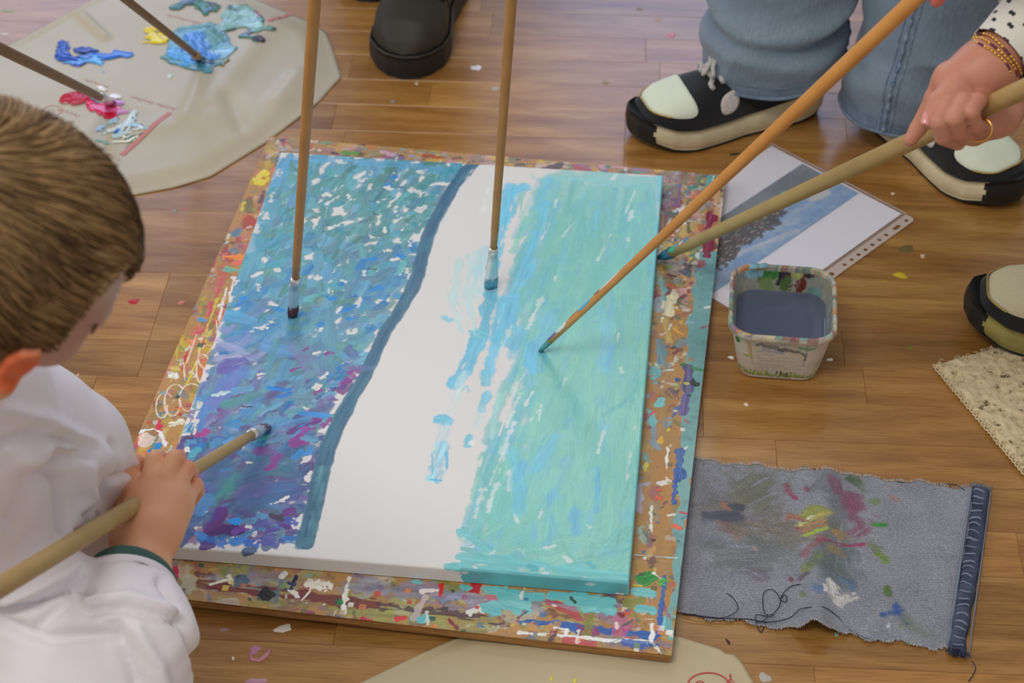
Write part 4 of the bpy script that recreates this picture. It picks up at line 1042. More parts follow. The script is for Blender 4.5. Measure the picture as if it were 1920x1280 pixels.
# printed bars and faint upside-down script on the sheet
mb = MB()
def bar(a, b, w, V=V1, n=14):
    P = np.array([U(a[0] + (b[0] - a[0]) * t, a[1] + (b[1] - a[1]) * t, .008) for t in np.linspace(0, 1, n)]); ribbon(mb, drape(V, P), w)
bar((229, 293), (320, 215), .0075)
obj('printed_bar', mb.mesh(), PRINT, pal1, smooth=False)
mb = MB(); bar((503, 46), (546, 18), .0065)
obj('printed_bar', mb.mesh(), PRINT, pal1, smooth=False)
def script(V, a, b, hgt, n, seed, w=.0006, z=.008):
    """illegible looping handwriting between two photograph points"""
    r = random.Random(seed); m_ = MB(); A = U(*a, z)[:2]; B = U(*b, z)[:2]; d = B - A; L = np.linalg.norm(d); u = d / L; v = np.array([-u[1], u[0]])
    k = 0
    while k < n:
        m = min(n - k, r.randint(3, 6)); pts = []
        for q in np.linspace(k, k + m - .3, m * 8):
            up = hgt * (.35 + .3 * math.sin(q * 6.28) + (.5 if (int(q) * 7 + seed) % 4 == 0 else 0) * max(0, math.sin(q * 6.28)))
            xy = A + u * (q / n * L + .18 * hgt * math.cos(q * 6.28)) + v * (up - hgt * .3)
            pts.append((xy[0], xy[1], z))
        ribbon(m_, drape(V, pts, .0007), w); k += m + .5
        k = int(k) + (1 if r.random() < .5 else 0)
    return m_
obj('printed_script', script(V1, (247, 183), (332, 208), -.006, 16, 3).mesh(), PRINT, pal1, smooth=False)
obj('printed_script', script(V1, (315, 30), (385, 48), -.006, 12, 5).mesh(), PRINT, pal1, smooth=False)
obj('printed_script', script(V1, (200, 290), (226, 303), -.006, 6, 8).mesh(), PRINT, pal1, smooth=False)
obj('printed_script', script(V1, (160, 150), (205, 166), -.005, 7, 9).mesh(), PRINT, pal1, smooth=False)
mb = MB(); ribbon(mb, drape(V1, [U(100 + 17 * math.cos(t) , 210 + 9 * math.sin(t), .008) for t in np.linspace(.2, 6.2, 26)], .0007), .0009)
ribbon(mb, drape(V1, [U(95 + 8 * math.cos(t), 213 + 5 * math.sin(t), .008) for t in np.linspace(-1.5, 2.5, 12)], .0007), .0007)
obj('printed_oval', mb.mesh(), PRINT, pal1, smooth=False)
obj('printed_script', script(V1, (112, 207), (152, 220), -.006, 5, 12).mesh(), PRINT, pal1, smooth=False)


def paint_patch(name, parent, V, box_px, draw, label=None, hs=.0022, z=.010, gl=.2):
    """raised wet paint: relief mesh with the colours mixed in it"""
    a = U(*box_px[0], z); b = U(*box_px[1], z)
    x0, x1 = sorted((a[0], b[0])); y0, y1 = sorted((a[1], b[1]))
    x0 -= .015; x1 += .015; y0 -= .01; y1 += .01
    L = Layer(x0, y0, x1, y1, .0009, (.5, .5, .5), 1)
    draw(L, lambda *pts: np.array([U(p[0], p[1], z)[:2] for p in pts]))
    m = L.a > .45
    fm = m[:-1, :-1] & m[1:, :-1] & m[:-1, 1:] & m[1:, 1:]
    X, Y = np.meshgrid(L.xs, L.ys)
    # distance-like falloff so the paint bulges
    a_ = m.astype(float)
    k = a_.copy()
    for _ in range(10): k = (k + np.roll(k, 1, 0) + np.roll(k, -1, 0) + np.roll(k, 1, 1) + np.roll(k, -1, 1)) / 5
    bulge = np.clip((k - .45) * 2, 0, 1) * (k > 0)
    zb = np.array([[sheet_height(V, (x, y)) for x in L.xs[::8]] for y in L.ys[::8]])
    zi = np.array([np.interp(L.xs, L.xs[::8], r) for r in zb]); zi = np.stack([np.interp(L.ys, L.ys[::8], zi[:, i]) for i in range(L.nx)], 1)
    Z = zi + .0005 + hs * bulge * (.45 + .55 * np.clip(L.h, 0, 3)) 
    o = obj(name, grid(np.stack([X, Y, Z], -1), L.rgba(), fm), WET, parent)
    if label: o['label'] = label
    return o


WET = mat('wet_paint', rough=.4, attr=True, gloss_attr=.16, spec=.5, bump=(120, .25, .0008, (1, 1, 1)))
random.seed(21)
def d_blue(L, T):
    for p, w, c, h in ((((118, 82), (117, 98), (128, 108)), 22, (22, 72, 165), 1.4), (((128, 108), (150, 112), (168, 108)), 26, (25, 75, 170), 1.5), (((145, 94), (172, 95)), 18, (24, 60, 150), 1.8), (((170, 104), (200, 106), (225, 102)), 14, (35, 100, 190), .8),
                       (((218, 98), (240, 103)), 14, (50, 110, 190), .6), (((150, 114), (190, 116)), 10, (80, 150, 205), .3), (((180, 112), (190, 122), (194, 136)), [14, 8, 4], (70, 150, 205), .3), (((118, 118), (150, 117)), 6, (70, 140, 200), .3), (((152, 100), (172, 98)), 7, (30, 40, 110), 1.8), (((150, 104), (165, 110)), 6, (80, 130, 200), 1.6)):
        L.stroke(T(*p), np.array(w) * .00098, C(*c), rough=.14, soft=.15, streak=.18, h=h, gloss=1)
paint_patch('blue_paint', pal1, V1, ((100, 60), (250, 145)), d_blue, 'ultramarine blue paint smear')
def d_yel(L, T):
    for p, w, c, h in ((((282, 56), (296, 56)), 18, (225, 200, 10), 1.5), (((284, 68), (304, 76)), 20, (220, 200, 12), 1.6), (((270, 78), (285, 80)), 5, (215, 195, 30), .5), (((290, 60), (296, 62)), 4, (110, 80, 20), 1.0), (((300, 66), (310, 74)), 12, (215, 190, 10), 1.2)):
        L.stroke(T(*p), np.array(w) * .00098, C(*c), rough=.1, soft=.15, streak=.15, h=h, gloss=1)
paint_patch('yellow_paint', pal1, V1, ((268, 46), (318, 88)), d_yel, 'thick yellow paint blob')
def d_mix(L, T):
    L.poly(T((305, 108), (318, 78), (330, 60), (360, 48), (400, 42), (425, 60), (428, 82), (444, 92), (432, 100), (428, 118), (395, 128), (392, 142), (372, 138), (340, 126), (312, 122)), C(85, 145, 165), rough=.0025, col2=C(75, 130, 135), h=.6, streak=.12)
    L.poly(T((408, 60), (412, 32), (428, 10), (455, 5), (478, 20), (494, 42), (500, 60), (470, 66), (455, 52), (430, 58)), C(130, 175, 165), rough=.0022, col2=C(110, 150, 140), h=.8, streak=.1)
    for p, w, c, h in ((((340, 55), (400, 48)), 16, (85, 135, 130), .6), (((390, 60), (410, 75)), 22, (70, 125, 115), .6), (((420, 90), (440, 92)), 12, (85, 145, 140), .5), (((380, 130), (390, 138)), 14, (70, 145, 165), .4),
                       (((362, 72), (378, 96)), 26, (60, 125, 195), 1.2), (((335, 100), (356, 116)), 24, (75, 150, 215), 1.3), (((325, 96), (345, 104)), 14, (85, 160, 215), 1.2), (((372, 100), (402, 106)), 14, (50, 115, 190), 1.2), (((400, 98), (404, 110)), 14, (60, 130, 210), 1.2),
                       (((366, 112), (392, 116)), 14, (20, 65, 110), .8), (((380, 118), (388, 116)), 7, (70, 100, 100), .6), (((410, 116), (424, 114)), 12, (85, 120, 70), .6), (((416, 126), (424, 118)), 5, (120, 110, 60), .4), (((340, 94), (342, 98)), 5, (30, 80, 160), 1.4),
                       (((430, 14), (440, 22)), 8, (80, 105, 85), .9), (((455, 26), (480, 30)), 14, (150, 195, 190), 1.1), (((460, 50), (482, 52)), 14, (155, 200, 200), 1.1), (((480, 22), (490, 36)), 7, (120, 50, 85), .9), (((488, 38), (494, 46)), 8, (60, 115, 105), .9),
                       (((418, 60), (440, 55)), 5, (60, 100, 95), .7), (((455, 10), (462, 6)), 4, (90, 130, 120), 1), (((400, 100), (430, 100)), 14, (130, 175, 200), .7)):
        L.stroke(T(*p), np.array(w) * .00098, C(*c), rough=.15, soft=.2, streak=.16, h=h, gloss=1)
paint_patch('mixed_paint', pal1, V1, ((300, 0), (505, 148)), d_mix, 'broad smear of mixed blue and sage green paint')
def d_g2(L, T):
    for p, w, c, h in ((((328, 14), (345, 8), (365, 4)), 18, (60, 105, 105), 1), (((345, 6), (372, 0)), 14, (70, 90, 110), 1), (((375, 10), (398, 14)), 20, (55, 110, 90), 1), (((395, 8), (405, 14)), 12, (70, 80, 65), 1), (((378, 18), (384, 28)), [18, 8], (50, 110, 90), .9), (((388, 22), (396, 18)), 8, (70, 100, 140), .9)):
        L.stroke(T(*p), np.array(w) * .00098, C(*c), rough=.13, soft=.15, streak=.18, h=h, gloss=1)
paint_patch('green_paint', pal1, V1, ((318, -6), (412, 36)), d_g2, 'dark green paint smear near the paper edge')
def d_g3(L, T):
    for p, w, c, h in ((((456, 70), (475, 76), (486, 80)), 14, (50, 115, 105), .9), (((484, 74), (490, 78)), 14, (70, 60, 75), .9), (((455, 66), (470, 62)), 10, (85, 90, 110), .7), (((506, 55), (512, 57)), 12, (60, 105, 95), .6), (((480, 62), (505, 56)), 9, (110, 155, 145), .5)):
        L.stroke(T(*p), np.array(w) * .00098, C(*c), rough=.15, soft=.15, streak=.18, h=h, gloss=1)
paint_patch('green_paint', pal1, V1, ((445, 50), (520, 90)), d_g3, 'small dark green paint smear')
def d_red(L, T):
    for p, w, c, h in ((((136, 186), (158, 182)), 32, (178, 10, 35), 2.6), (((150, 180), (175, 186)), 24, (175, 12, 40), 2.0), (((172, 196), (195, 208)), 26, (205, 30, 75), .8), (((192, 190), (222, 195)), 18, (180, 120, 180), .6), (((178, 200), (220, 205)), 16, (215, 60, 110), .7), (((205, 218), (214, 220)), 14, (205, 25, 60), .6),
                       (((200, 210), (225, 205)), 12, (225, 110, 160), .8), (((175, 186), (185, 192)), 12, (70, 15, 40), 1.2), (((212, 180), (220, 182)), 12, (225, 220, 220), 1.2), (((186, 164), (196, 168)), 10, (225, 222, 215), 1.2), (((225, 212), (235, 210)), 9, (195, 125, 175), .4)):
        L.stroke(T(*p), np.array(w) * .00098, C(*c), rough=.1, soft=.15, streak=.16, h=h, gloss=1)
paint_patch('red_paint', pal1, V1, ((115, 158), (240, 228)), d_red, 'glossy crimson paint blob smeared into pink')
def d_wh(L, T):
    for p, w, c, h in ((((182, 245), (215, 225)), 10, (150, 185, 205), .5), (((190, 252), (225, 240)), 12, (170, 200, 210), .5), (((205, 245), (240, 235)), 12, (205, 215, 210), .9), (((225, 255), (245, 225), (258, 198)), [14, 12, 6], (175, 200, 200), 1.2), (((232, 245), (250, 210)), 8, (200, 215, 212), 1.4),
                       (((250, 238), (270, 242)), 12, (150, 185, 195), .6), (((215, 268), (245, 262)), 14, (220, 218, 200), 1.0), (((180, 262), (200, 268)), 8, (120, 165, 150), .4), (((235, 265), (270, 252)), 3, (50, 95, 85), .8), (((230, 278), (255, 262)), 4, (110, 150, 135), .6), (((216, 254), (222, 248)), 5, (40, 100, 175), 1), (((195, 230), (215, 228)), 10, (160, 195, 205), .5),
                       (((240, 250), (262, 244)), 9, (210, 218, 215), 1)):
        L.stroke(T(*p), np.array(w) * .00098, C(*c), rough=.2, soft=.15, streak=.2, dry=.15, h=h, gloss=.7)
paint_patch('white_paint', pal1, V1, ((172, 190), (282, 286)), d_wh, 'scraped white and pale blue paint')
p = U(319, 143, .01); o = obj('paint_drop', blob_mesh(0, 0, .004, .004, 0, .002, jag=.05).mesh(), paint_mat((205, 220, 215), .15), pal1); o.location = (p[0], p[1], sheet_height(V1, p) + .0002)

pal2 = empty('wrapping_paper'); tag(pal2, 'clean cream paper sheet with a red printed oval, at the bottom edge by the board', 'paper')
out2 = [(560, 1340), (700, 1270), (800, 1222), (850, 1200), (880, 1190), (1000, 1195), (1180, 1205), (1266, 1193), (1352, 1219), (1362, 1228), (1376, 1228), (1392, 1245), (1415, 1285), (1470, 1360), (1400, 1480), (1100, 1560), (750, 1500), (600, 1420)]
V2, c2 = paper_sheet('wrapping_paper2', out2, 0, .0035, '', h=.0018, folds=[((1345, 1222), (1390, 1245), .006, .005)])
V2[..., 2] = np.minimum(V2[..., 2], .0052)
close_sheet(V2, 'sheet', pal2, mat('greaseproof_paper_matt', C(180, 166, 132), .6, var=(7, .5, (1, 1, 1), C(186, 174, 142)), bump=(14, .2, .003, (1, 1, 1))))
mb = MB(); ribbon(mb, drape(V2, [U(1328 + 38 * math.cos(t), 1284 - 22 * math.sin(t), .003) for t in np.linspace(0, 6.28, 40)], .0005), .0016)
ribbon(mb, drape(V2, [U(1312 + 8 * math.cos(t), 1284 - 6 * math.sin(t), .003) for t in np.linspace(0, 6.28, 16)], .0005), .0014)
obj('printed_oval', mb.mesh(), PRINT2, pal2, smooth=False)
mb = MB()
ribbon(mb, drape(V2, [U(x, y, .003) for x, y in ((1380, 1284), (1373, 1275), (1369, 1270), (1368, 1265), (1369, 1262), (1371, 1266), (1370, 1271), (1366, 1282))], .0005), .0009)
ribbon(mb, drape(V2, [U(x, y, .003) for x, y in ((1362, 1277), (1368, 1284))], .0005), .0009); ribbon(mb, drape(V2, [U(x, y, .003) for x, y in ((1366, 1274), (1373, 1284))], .0005), .0009)
obj('printed_script', mb.mesh(), PRINT2, pal2, smooth=False)
for q, (px, py) in enumerate(((1034, 1273), (1078, 1277))):
    p = U(px, py, .003); o = obj('paint_drop', blob_mesh(0, 0, .002, .003, 0, .0004, seed=q).mesh(), paint_mat((205, 195, 70)), pal2); o.location = (p[0], p[1], sheet_height(V2, p) + .0002)

# ------------------------------------------------------------------ brushes
def frame(a, b):
    d = np.array(b) - np.array(a); L = np.linalg.norm(d); return d / L, L

WOOD = [mat('brush_wood', C(172, 128, 72), .42, var=(30, .5, (1, 1, 1), C(150, 106, 58)), bump=(80, .12, .0005, (1, 1, 1))),
        mat('brush_wood_orange', C(196, 140, 74), .38, var=(25, .5, (1, 1, 1), C(182, 122, 60)), bump=(80, .12, .0005, (1, 1, 1))),
        mat('brush_wood_pale', C(168, 142, 90), .5, var=(25, .5, (1, 1, 1), C(150, 122, 76)), bump=(80, .12, .0005, (1, 1, 1))),
        mat('brush_wood_dark', C(120, 88, 52), .45, var=(25, .5, (1, 1, 1), C(98, 68, 40)))]
FERR = mat('ferrule_metal', (.80, .80, .78), .42, metal=1.0, bump=(60, .1, .0005, (1, 1, 1)))


def brush(label, tip, through, r0, r1, wood, bristle_c, bl_len=.02, fer=.04, length=1.1, flat=.0, spots_=(), bristle_w=None, ferrule=True, bend=None, tipc=None):
    """tip on the surface, shaft through a second point; long wooden handle"""
    T = np.array(tip); u, _ = frame(T, through)
    root = empty('paintbrush', T); tag(root, label, 'paintbrush', 'long-handled paintbrushes in use')
    P = lambda s: u * s
    s0 = bl_len + (fer if ferrule else 0)
    n = 26; ss = np.linspace(s0, length, n)
    rr = r0 + (r1 - r0) * sstep((ss - s0) / (length * .45)); rr[0] *= .85
    obj('handle', MB().tube(np.array([P(s) for s in ss]), rr, 16).mesh(), wood, root)
    bw = bristle_w or r0 * 1.3
    side = np.cross(u, [0, 0, 1.]); side /= np.linalg.norm(side); up = np.cross(side, u)
    def oval(sec, m, name):
        K = 20; V = []
        for s, a, b, off in sec:
            for k in range(K):
                t = k / K * 2 * math.pi; V.append(P(s) + side * a * math.cos(t) + up * (b * math.sin(t) + off))
        Fc = [[i * K + k, i * K + (k + 1) % K, (i + 1) * K + (k + 1) % K, (i + 1) * K + k] for i in range(len(sec) - 1) for k in range(K)]
        Fc += [list(range(K))[::-1], [(len(sec) - 1) * K + k for k in range(K)]]
        return obj(name, mesh(name, V, Fc), m, root)
    if ferrule:
        e = .0006
        fe = oval([(bl_len - .002, bw, bw * (1 - flat), 0), (bl_len + .006, bw, bw * (1 - flat * .9), 0), (bl_len + fer * .6, (bw + r0) / 2 + e, (bw * (1 - flat) + r0) / 2 + e, 0), (bl_len + fer * .86, r0 + e, r0 + e, 0), (bl_len + fer * .87, r0 + 2 * e, r0 + 2 * e, 0),
                   (bl_len + fer * .9, r0 + e, r0 + e, 0), (bl_len + fer * .92, r0 + 2 * e, r0 + 2 * e, 0), (bl_len + fer * .95, r0 + e, r0 + e, 0), (bl_len + fer + .004, r0 + e, r0 + e, 0)], FERR, 'ferrule')
    # bristles: a bundle of hairs merged in paint
    mb = MB(); rb = random.Random(int(abs(T[0]) * 1e5))
    root_w = bw if ferrule else r0
    for k in range(140):
        a = rb.uniform(0, 6.28); q = math.sqrt(rb.random()) * .95
        o1 = side * root_w * q * math.cos(a) + up * root_w * (1 - flat) * q * math.sin(a)
        sp = rb.uniform(.75, 1.15)
        e = side * root_w * sp * q * math.cos(a) + up * root_w * (1 - flat) * .55 * q * math.sin(a)
        end = P(rb.uniform(0, .003)) + e
        end[2] = max(end[2], .0002)
        mid = P(bl_len * .5) + (o1 + e) / 2 * 1.08
        mb.tube(np.array([P(bl_len + .001) + o1, mid, end]), [.0011, .0011, .0005], 5)
    o = obj('bristles', mb.mesh(), mat('bristle', C(*bristle_c), .35, var=(120, .6, (1, 1, 1), C(*(tipc or bristle_c))), bump=(200, .3, .0005, (1, 1, 1))), root)
    for q, (s, ang, l, w, c) in enumerate(spots_):
        # dried paint on the shaft: thin curved scales hugging it
        m_ = MB(); K = 9; J = 7; V = []; rs = np.interp(s, ss, rr) if s > s0 else bw * .95
        if s < s0: rs = np.interp(s, [bl_len, s0], [bw, r0 + .0008]) 
        rq = random.Random(q)
        for i in range(J):
            for k in range(K):
                ti = (i / (J - 1) - .5) * l; wk = w * math.sqrt(max(0.03, 1 - (2 * i / (J - 1) - 1) ** 2)) * rq.uniform(.8, 1.1)
                t = math.radians(ang) + (k / (K - 1) - .5) * wk / rs
                sv = s + ti
                rad = (np.interp(sv, ss, rr) if sv > s0 else np.interp(sv, [bl_len, s0], [bw, r0 + .0008])) + (.0006 if 0 < k < K - 1 and 0 < i < J - 1 else -.0002)
                V.append(P(sv) + side * rad * math.cos(t) + up * rad * math.sin(t))
        Fc = [[i * K + k, i * K + k + 1, (i + 1) * K + k + 1, (i + 1) * K + k] for i in range(J - 1) for k in range(K - 1)]
        obj('dried_paint', mesh('dried_paint', V, Fc), paint_mat(c, .35), root)
    return root


b1 = brush('long brush with dark red tip, near vertical over the blue dabs', U(549, 594, CZ + .001), D(590, 0, 1.75), .0048, .0062, WOOD[0], (90, 30, 35), .022, .052, 1.0, .25, bristle_w=.0062, tipc=(60, 70, 75))
b2 = brush('long brush with chipped silver ferrule, near vertical above the white stripe', U(920, 541, CZ + .001), D(959, 0, 1.85), .0046, .0056, WOOD[0], (95, 165, 190), .020, .052, 1.0, .45, bristle_w=.0078, tipc=(70, 110, 120),
           spots_=((.055, 90, .022, .006, (40, 90, 175)), (.036, 60, .012, .010, (185, 40, 60)), (.045, 140, .012, .006, (120, 170, 180)), (.085, 90, .010, .008, (170, 170, 40)), (.13, 80, .05, .006, (110, 105, 60)), (.165, 60, .02, .005, (190, 175, 150)),
                   (.19, 110, .016, .007, (90, 160, 195)), (.23, 90, .045, .008, (70, 140, 60)), (.11, 130, .03, .005, (90, 120, 90)), (.28, 60, .02, .004, (200, 200, 190)), (.46, 150, .03, .003, (90, 160, 190))))
b3 = brush('orange-brown long brush reaching diagonally to the turquoise field', U(1013, 657, CZ + .001), D(1714, 0, 1.60), .0040, .0072, WOOD[1], (80, 150, 145), .024, .02, 1.45, .3, ferrule=False, bristle_w=.0042, tipc=(60, 115, 115),
           spots_=((.035, 90, .025, .007, (90, 90, 165)), (.055, 60, .028, .007, (200, 215, 215)), (.085, 100, .03, .005, (150, 110, 80)), (.11, 60, .03, .006, (90, 170, 195)), (.14, 90, .02, .005, (130, 85, 60)), (.165, 70, .05, .0035, (205, 205, 200))))
b4 = brush('thick pale brush handle gripped by the hand with the bracelet', U(1240, 482, BZ + .004), D(1838, 205, 1.63), .0070, .0088, WOOD[2], (35, 95, 125), .030, .02, 1.25, .0, ferrule=False, bristle_w=.012, tipc=(40, 120, 150),
           spots_=((.05, 90, .03, .012, (80, 160, 180)), (.045, 30, .02, .010, (60, 170, 130)), (.07, 80, .012, .012, (215, 195, 190)), (.33, 90, .012, .005, (70, 170, 150)), (.39, 110, .02, .002, (60, 60, 60)), (.085, 60, .02, .006, (70, 130, 190))))
HB = D(290, 925, 1.700)
b5 = brush('brush gripped by the child in the white smock, pointing at the purple dabs', U(500, 798, CZ + .001), HB, .0058, .0082, WOOD[2], (120, 95, 95), .022, .03, 1.05, .2, bristle_w=.0062, tipc=(90, 90, 130))
b6 = brush('brush standing in the blue paint on the palette paper', U(376, 110, .013), D(232, -4, 2.17), .0050, .0052, WOOD[3], (40, 90, 130), .012, .030, .8, .3, bristle_w=.0062, tipc=(90, 140, 190))
b7 = brush('brush dipped in the crimson paint on the palette paper', U(208, 192, .013), D(0, 91, 2.06), .0058, .0066, WOOD[3], (150, 20, 45), .014, .044, .8, .3, bristle_w=.0075, tipc=(190, 60, 90),
           spots_=((.05, 90, .012, .010, (150, 150, 150)),))
# the palette brush ferrule without shine is bare wood coloured
for o in b6.children:
    if o.name.startswith('ferrule'):
        o.data.materials.clear(); o.data.materials.append(mat('worn_ferrule', C(170, 140, 100), .5))

# ------------------------------------------------------------------ denim rag
def px_quad(u, v, q, z=0.0):
    """bilinear inside four floor points"""
    A, B, C_, D_ = [U(*p, z)[:2] for p in q]
    return (A[None, None] * ((1 - u) * (1 - v))[..., None] + B * (u * (1 - v))[..., None] + C_ * (u * v)[..., None] + D_ * ((1 - u) * v)[..., None])

rag = empty('denim_rag'); tag(rag, 'paint-stained grey-blue denim rag lying right of the board', 'rag')
LW, LH = .334, .235
RL = Layer(0, 0, LW, LH, .0011, C(144, 146, 152), 0)
RQ = [(1290, 862), (1848, 922), (1806, 1222), (1262, 1150)]     # TL TR BR BL
random.seed(9)
def rg(*pts):
    """photograph points -> rag sheet coordinates (u right, v from the top)"""
    out = []
    A, B, C_, D_ = [U(*p, 0)[:2] for p in RQ]
    for p in pts:
        X = U(p[0], p[1], .004)[:2]; u, v = .5, .5
        for _ in range(8):
            Q = A * (1 - u) * (1 - v) + B * u * (1 - v) + C_ * u * v + D_ * (1 - u) * v
            J = np.stack([(B - A) * (1 - v) + (C_ - D_) * v, (D_ - A) * (1 - u) + (C_ - B) * u], 1)
            du = np.linalg.solve(J, X - Q); u += du[0]; v += du[1]
        out.append((u * LW, v * LH))
    return np.array(out)
for pts, w, c, a, k in ((((1400, 920), (1440, 900)), 80, (112, 114, 84), .75, {}), (((1330, 950), (1420, 960)), 90, (116, 112, 96), .6, {}), (((1440, 980), (1520, 1000)), 76, (124, 112, 82), .65, {}), (((1370, 1040), (1480, 1040)), 70, (108, 116, 108), .6, {}),
                        (((1550, 905), (1570, 960), (1560, 1060)), 55, (85, 95, 90), .5, {}), (((1560, 1040), (1570, 1090)), 60, (80, 100, 95), .5, {}), (((1340, 968), (1380, 962)), 34, (70, 68, 95), .75, {}), (((1372, 945), (1388, 950)), 16, (45, 60, 75), .7, {}),
                        (((1352, 938), (1370, 950)), 10, (180, 120, 80), .7, {}), (((1360, 985), (1385, 1000)), 22, (150, 110, 80), .5, {}), (((1350, 975), (1352, 978)), 10, (150, 105, 85), .6, {}), (((1482, 965), (1500, 970)), 16, (165, 95, 50), .75, {}), (((1475, 907), (1480, 918)), 12, (140, 60, 90), .7, {}),
                        (((1484, 925), (1490, 930)), 11, (150, 50, 85), .8, {}), (((1511, 915), (1514, 917)), 9, (130, 50, 80), .7, {}), (((1522, 960), (1545, 962)), 34, (150, 155, 50), .9, {}), (((1505, 985), (1545, 965)), 20, (190, 180, 90), .85, {}), (((1510, 990), (1540, 985)), 18, (185, 130, 70), .8, {}), (((1512, 1003), (1548, 995)), 9, (165, 190, 50), .95, {}),
                        (((1515, 972), (1525, 968)), 7, (225, 215, 180), .9, {}), (((1495, 988), (1502, 988)), 6, (185, 80, 30), .95, {}), (((1500, 983), (1508, 978)), 5, (200, 215, 215), .9, {}), (((1560, 900), (1570, 925), (1600, 945)), 30, (130, 65, 90), .65, {}), (((1600, 930), (1612, 950)), 26, (135, 65, 90), .7, {}),
                        (((1606, 975), (1625, 985)), 34, (135, 80, 100), .85, {}), (((1610, 1000), (1622, 990)), 24, (135, 75, 95), .8, {}), (((1535, 1016), (1560, 1020), (1590, 1023), (1620, 1018)), 7, (150, 50, 85), .95, {}), (((1505, 1042), (1520, 1028), (1540, 1015)), 12, (150, 90, 90), .7, {}), (((1570, 998), (1590, 1012)), 18, (165, 130, 55), .8, {}),
                        (((1568, 1035), (1580, 1042)), 26, (150, 125, 65), .7, {}), (((1512, 1070), (1530, 1050)), 18, (125, 135, 50), .8, {}), (((1640, 980), (1656, 981)), 9, (60, 145, 45), .95, {}), (((1590, 896), (1606, 900)), 18, (85, 105, 45), .9, {}), (((1636, 938), (1644, 940)), 13, (110, 135, 60), .8, {}), (((1635, 1020), (1655, 1040)), 18, (115, 130, 55), .8, {}),
                        (((1650, 1040), (1660, 1048)), 14, (110, 135, 35), .9, {}), (((1662, 1102), (1665, 1112)), 13, (95, 120, 30), .95, {}), (((1604, 900), (1620, 920)), 24, (90, 105, 70), .5, {}), (((1502, 1112), (1506, 1120)), 10, (110, 125, 50), .7, {}), (((1525, 1095), (1560, 1100)), 26, (115, 145, 165), .7, {}), (((1535, 1110), (1540, 1116)), 16, (90, 120, 165), .7, {}),
                        (((1585, 1090), (1600, 1100)), 22, (85, 120, 150), .7, {}), (((1555, 1100), (1562, 1118), (1580, 1130)), [12, 18, 20], (222, 216, 206), .97, dict(dry=.1)), (((1575, 1128), (1602, 1118)), 13, (220, 214, 205), .97, dict(dry=.15)), (((1544, 1105), (1546, 1114)), 6, (215, 205, 200), .9, {}),
                        (((1662, 1150), (1690, 1140)), 12, (40, 90, 150), .9, {}), (((1680, 1135), (1690, 1155), (1700, 1165)), 14, (40, 85, 160), .9, {}), (((1668, 1165), (1666, 1172)), 6, (215, 215, 220), .9, {}), (((1700, 1165), (1730, 1185)), 34, (105, 115, 75), .55, {}), (((1690, 1172), (1695, 1175)), 7, (130, 170, 50), .8, {}),
                        (((1482, 1084), (1484, 1086)), 7, (120, 30, 60), .8, {}), (((1500, 1085), (1512, 1080)), 9, (90, 60, 80), .7, {}), (((1410, 1070), (1430, 1080)), 26, (120, 95, 110), .5, {}), (((1414, 1022), (1418, 1028)), 3, (220, 170, 140), .9, {}), (((1672, 928), (1682, 936)), 8, (170, 120, 95), .6, {}), (((1697, 1204), (1712, 1205)), 6, (120, 185, 50), .9, {}),
                        (((1540, 1060), (1580, 1075)), 46, (90, 105, 90), .5, {})):
    k2 = dict(soft=.5, rough=.2, dry=.2, gloss=.1, h=.3, streak=.2); k2.update(k)
    RL.stroke(rg(*pts), np.array(w) * .00058, C(*c), a=a, **k2)
UU, VV = np.meshgrid(RL.xs / LW, RL.ys / LH)
tw_ = np.sin((UU * LW * .25 + VV * LH) * 2 * math.pi / .0036)[..., None] * .09 + np.random.default_rng(3).standard_normal(UU.shape)[..., None] * .13 + NT[9][:RL.ny, :RL.nx, None] * .05
RL.c = np.clip(RL.c * (1 + tw_ * (1 - .7 * (RL.g[..., None] > .5))), .01, .9)
XY = px_quad(UU, VV, RQ)
ridge_u = rg((1560, 880))[0][0] / LW; ridge_u2 = rg((1530, 1160))[0][0] / LW
ru = ridge_u + (ridge_u2 - ridge_u) * VV
Z = .0022 + .0010 * noise3(np.stack([UU * 9, VV * 6, UU * 0], -1), 5)
Z += .013 * np.exp(-((UU - ru) / (.05 + .02 * VV)) ** 2) * (.3 + .7 * np.abs(VV - .25) ** .7) + .012 * np.exp(-((UU - ru) / .045) ** 2) * sstep(VV, .82, 1.0)
Z += .0015 * np.exp(-((UU - ru - .10) / .05) ** 2) * VV
wob = .0022 * np.sin(UU * 34) + .0014 * np.sin(UU * 81 + 1)
edge = (VV > .5).astype(float)
XY[..., 1] += wob * sstep(np.abs(VV - .5), .42, .5) - .004 * np.exp(-((UU - .45) / .1) ** 2) * sstep(VV, .9, 1)
V = np.concatenate([XY, np.maximum(Z, .0008)[..., None]], -1)
m = bpy.data.materials.new('denim_stained'); 
DEN = mat('stained_denim', rough=.85, spec=.2, attr=True, sheen=.2, var=(900, .55, (1, 1, 1), C(70, 76, 96)), bump=(700, .7, .0012, (1, 1, 1)))
o = obj('cloth', grid(V, RL.rgba()), DEN, rag)
md = o.modifiers.new('thickness', 'SOLIDIFY'); md.thickness = .0011; md.offset = 1
# pale frayed edges
FR = mat('frayed_cotton', C(175, 172, 170), .9)
rr = random.Random(2)
for vv, n, sgn in ((0.0, 520, 1), (1.0, 520, -1)):
    mb = MB()
    row = V[0] if vv == 0 else V[-1]
    for k in range(n):
        i = rr.randrange(3, int(len(row) * .96)); p = row[i] + [0, 0, .0008]; l = rr.uniform(.0008, .0036)
        q = p + np.array([rr.uniform(-.0012, .0012), sgn * l, rr.uniform(-.0004, .0008)])
        mb.tube(np.array([p - [0, sgn * .0008, 0], q]), .00022, 4)
    obj('frayed_edge', mb.mesh(), FR, rag)
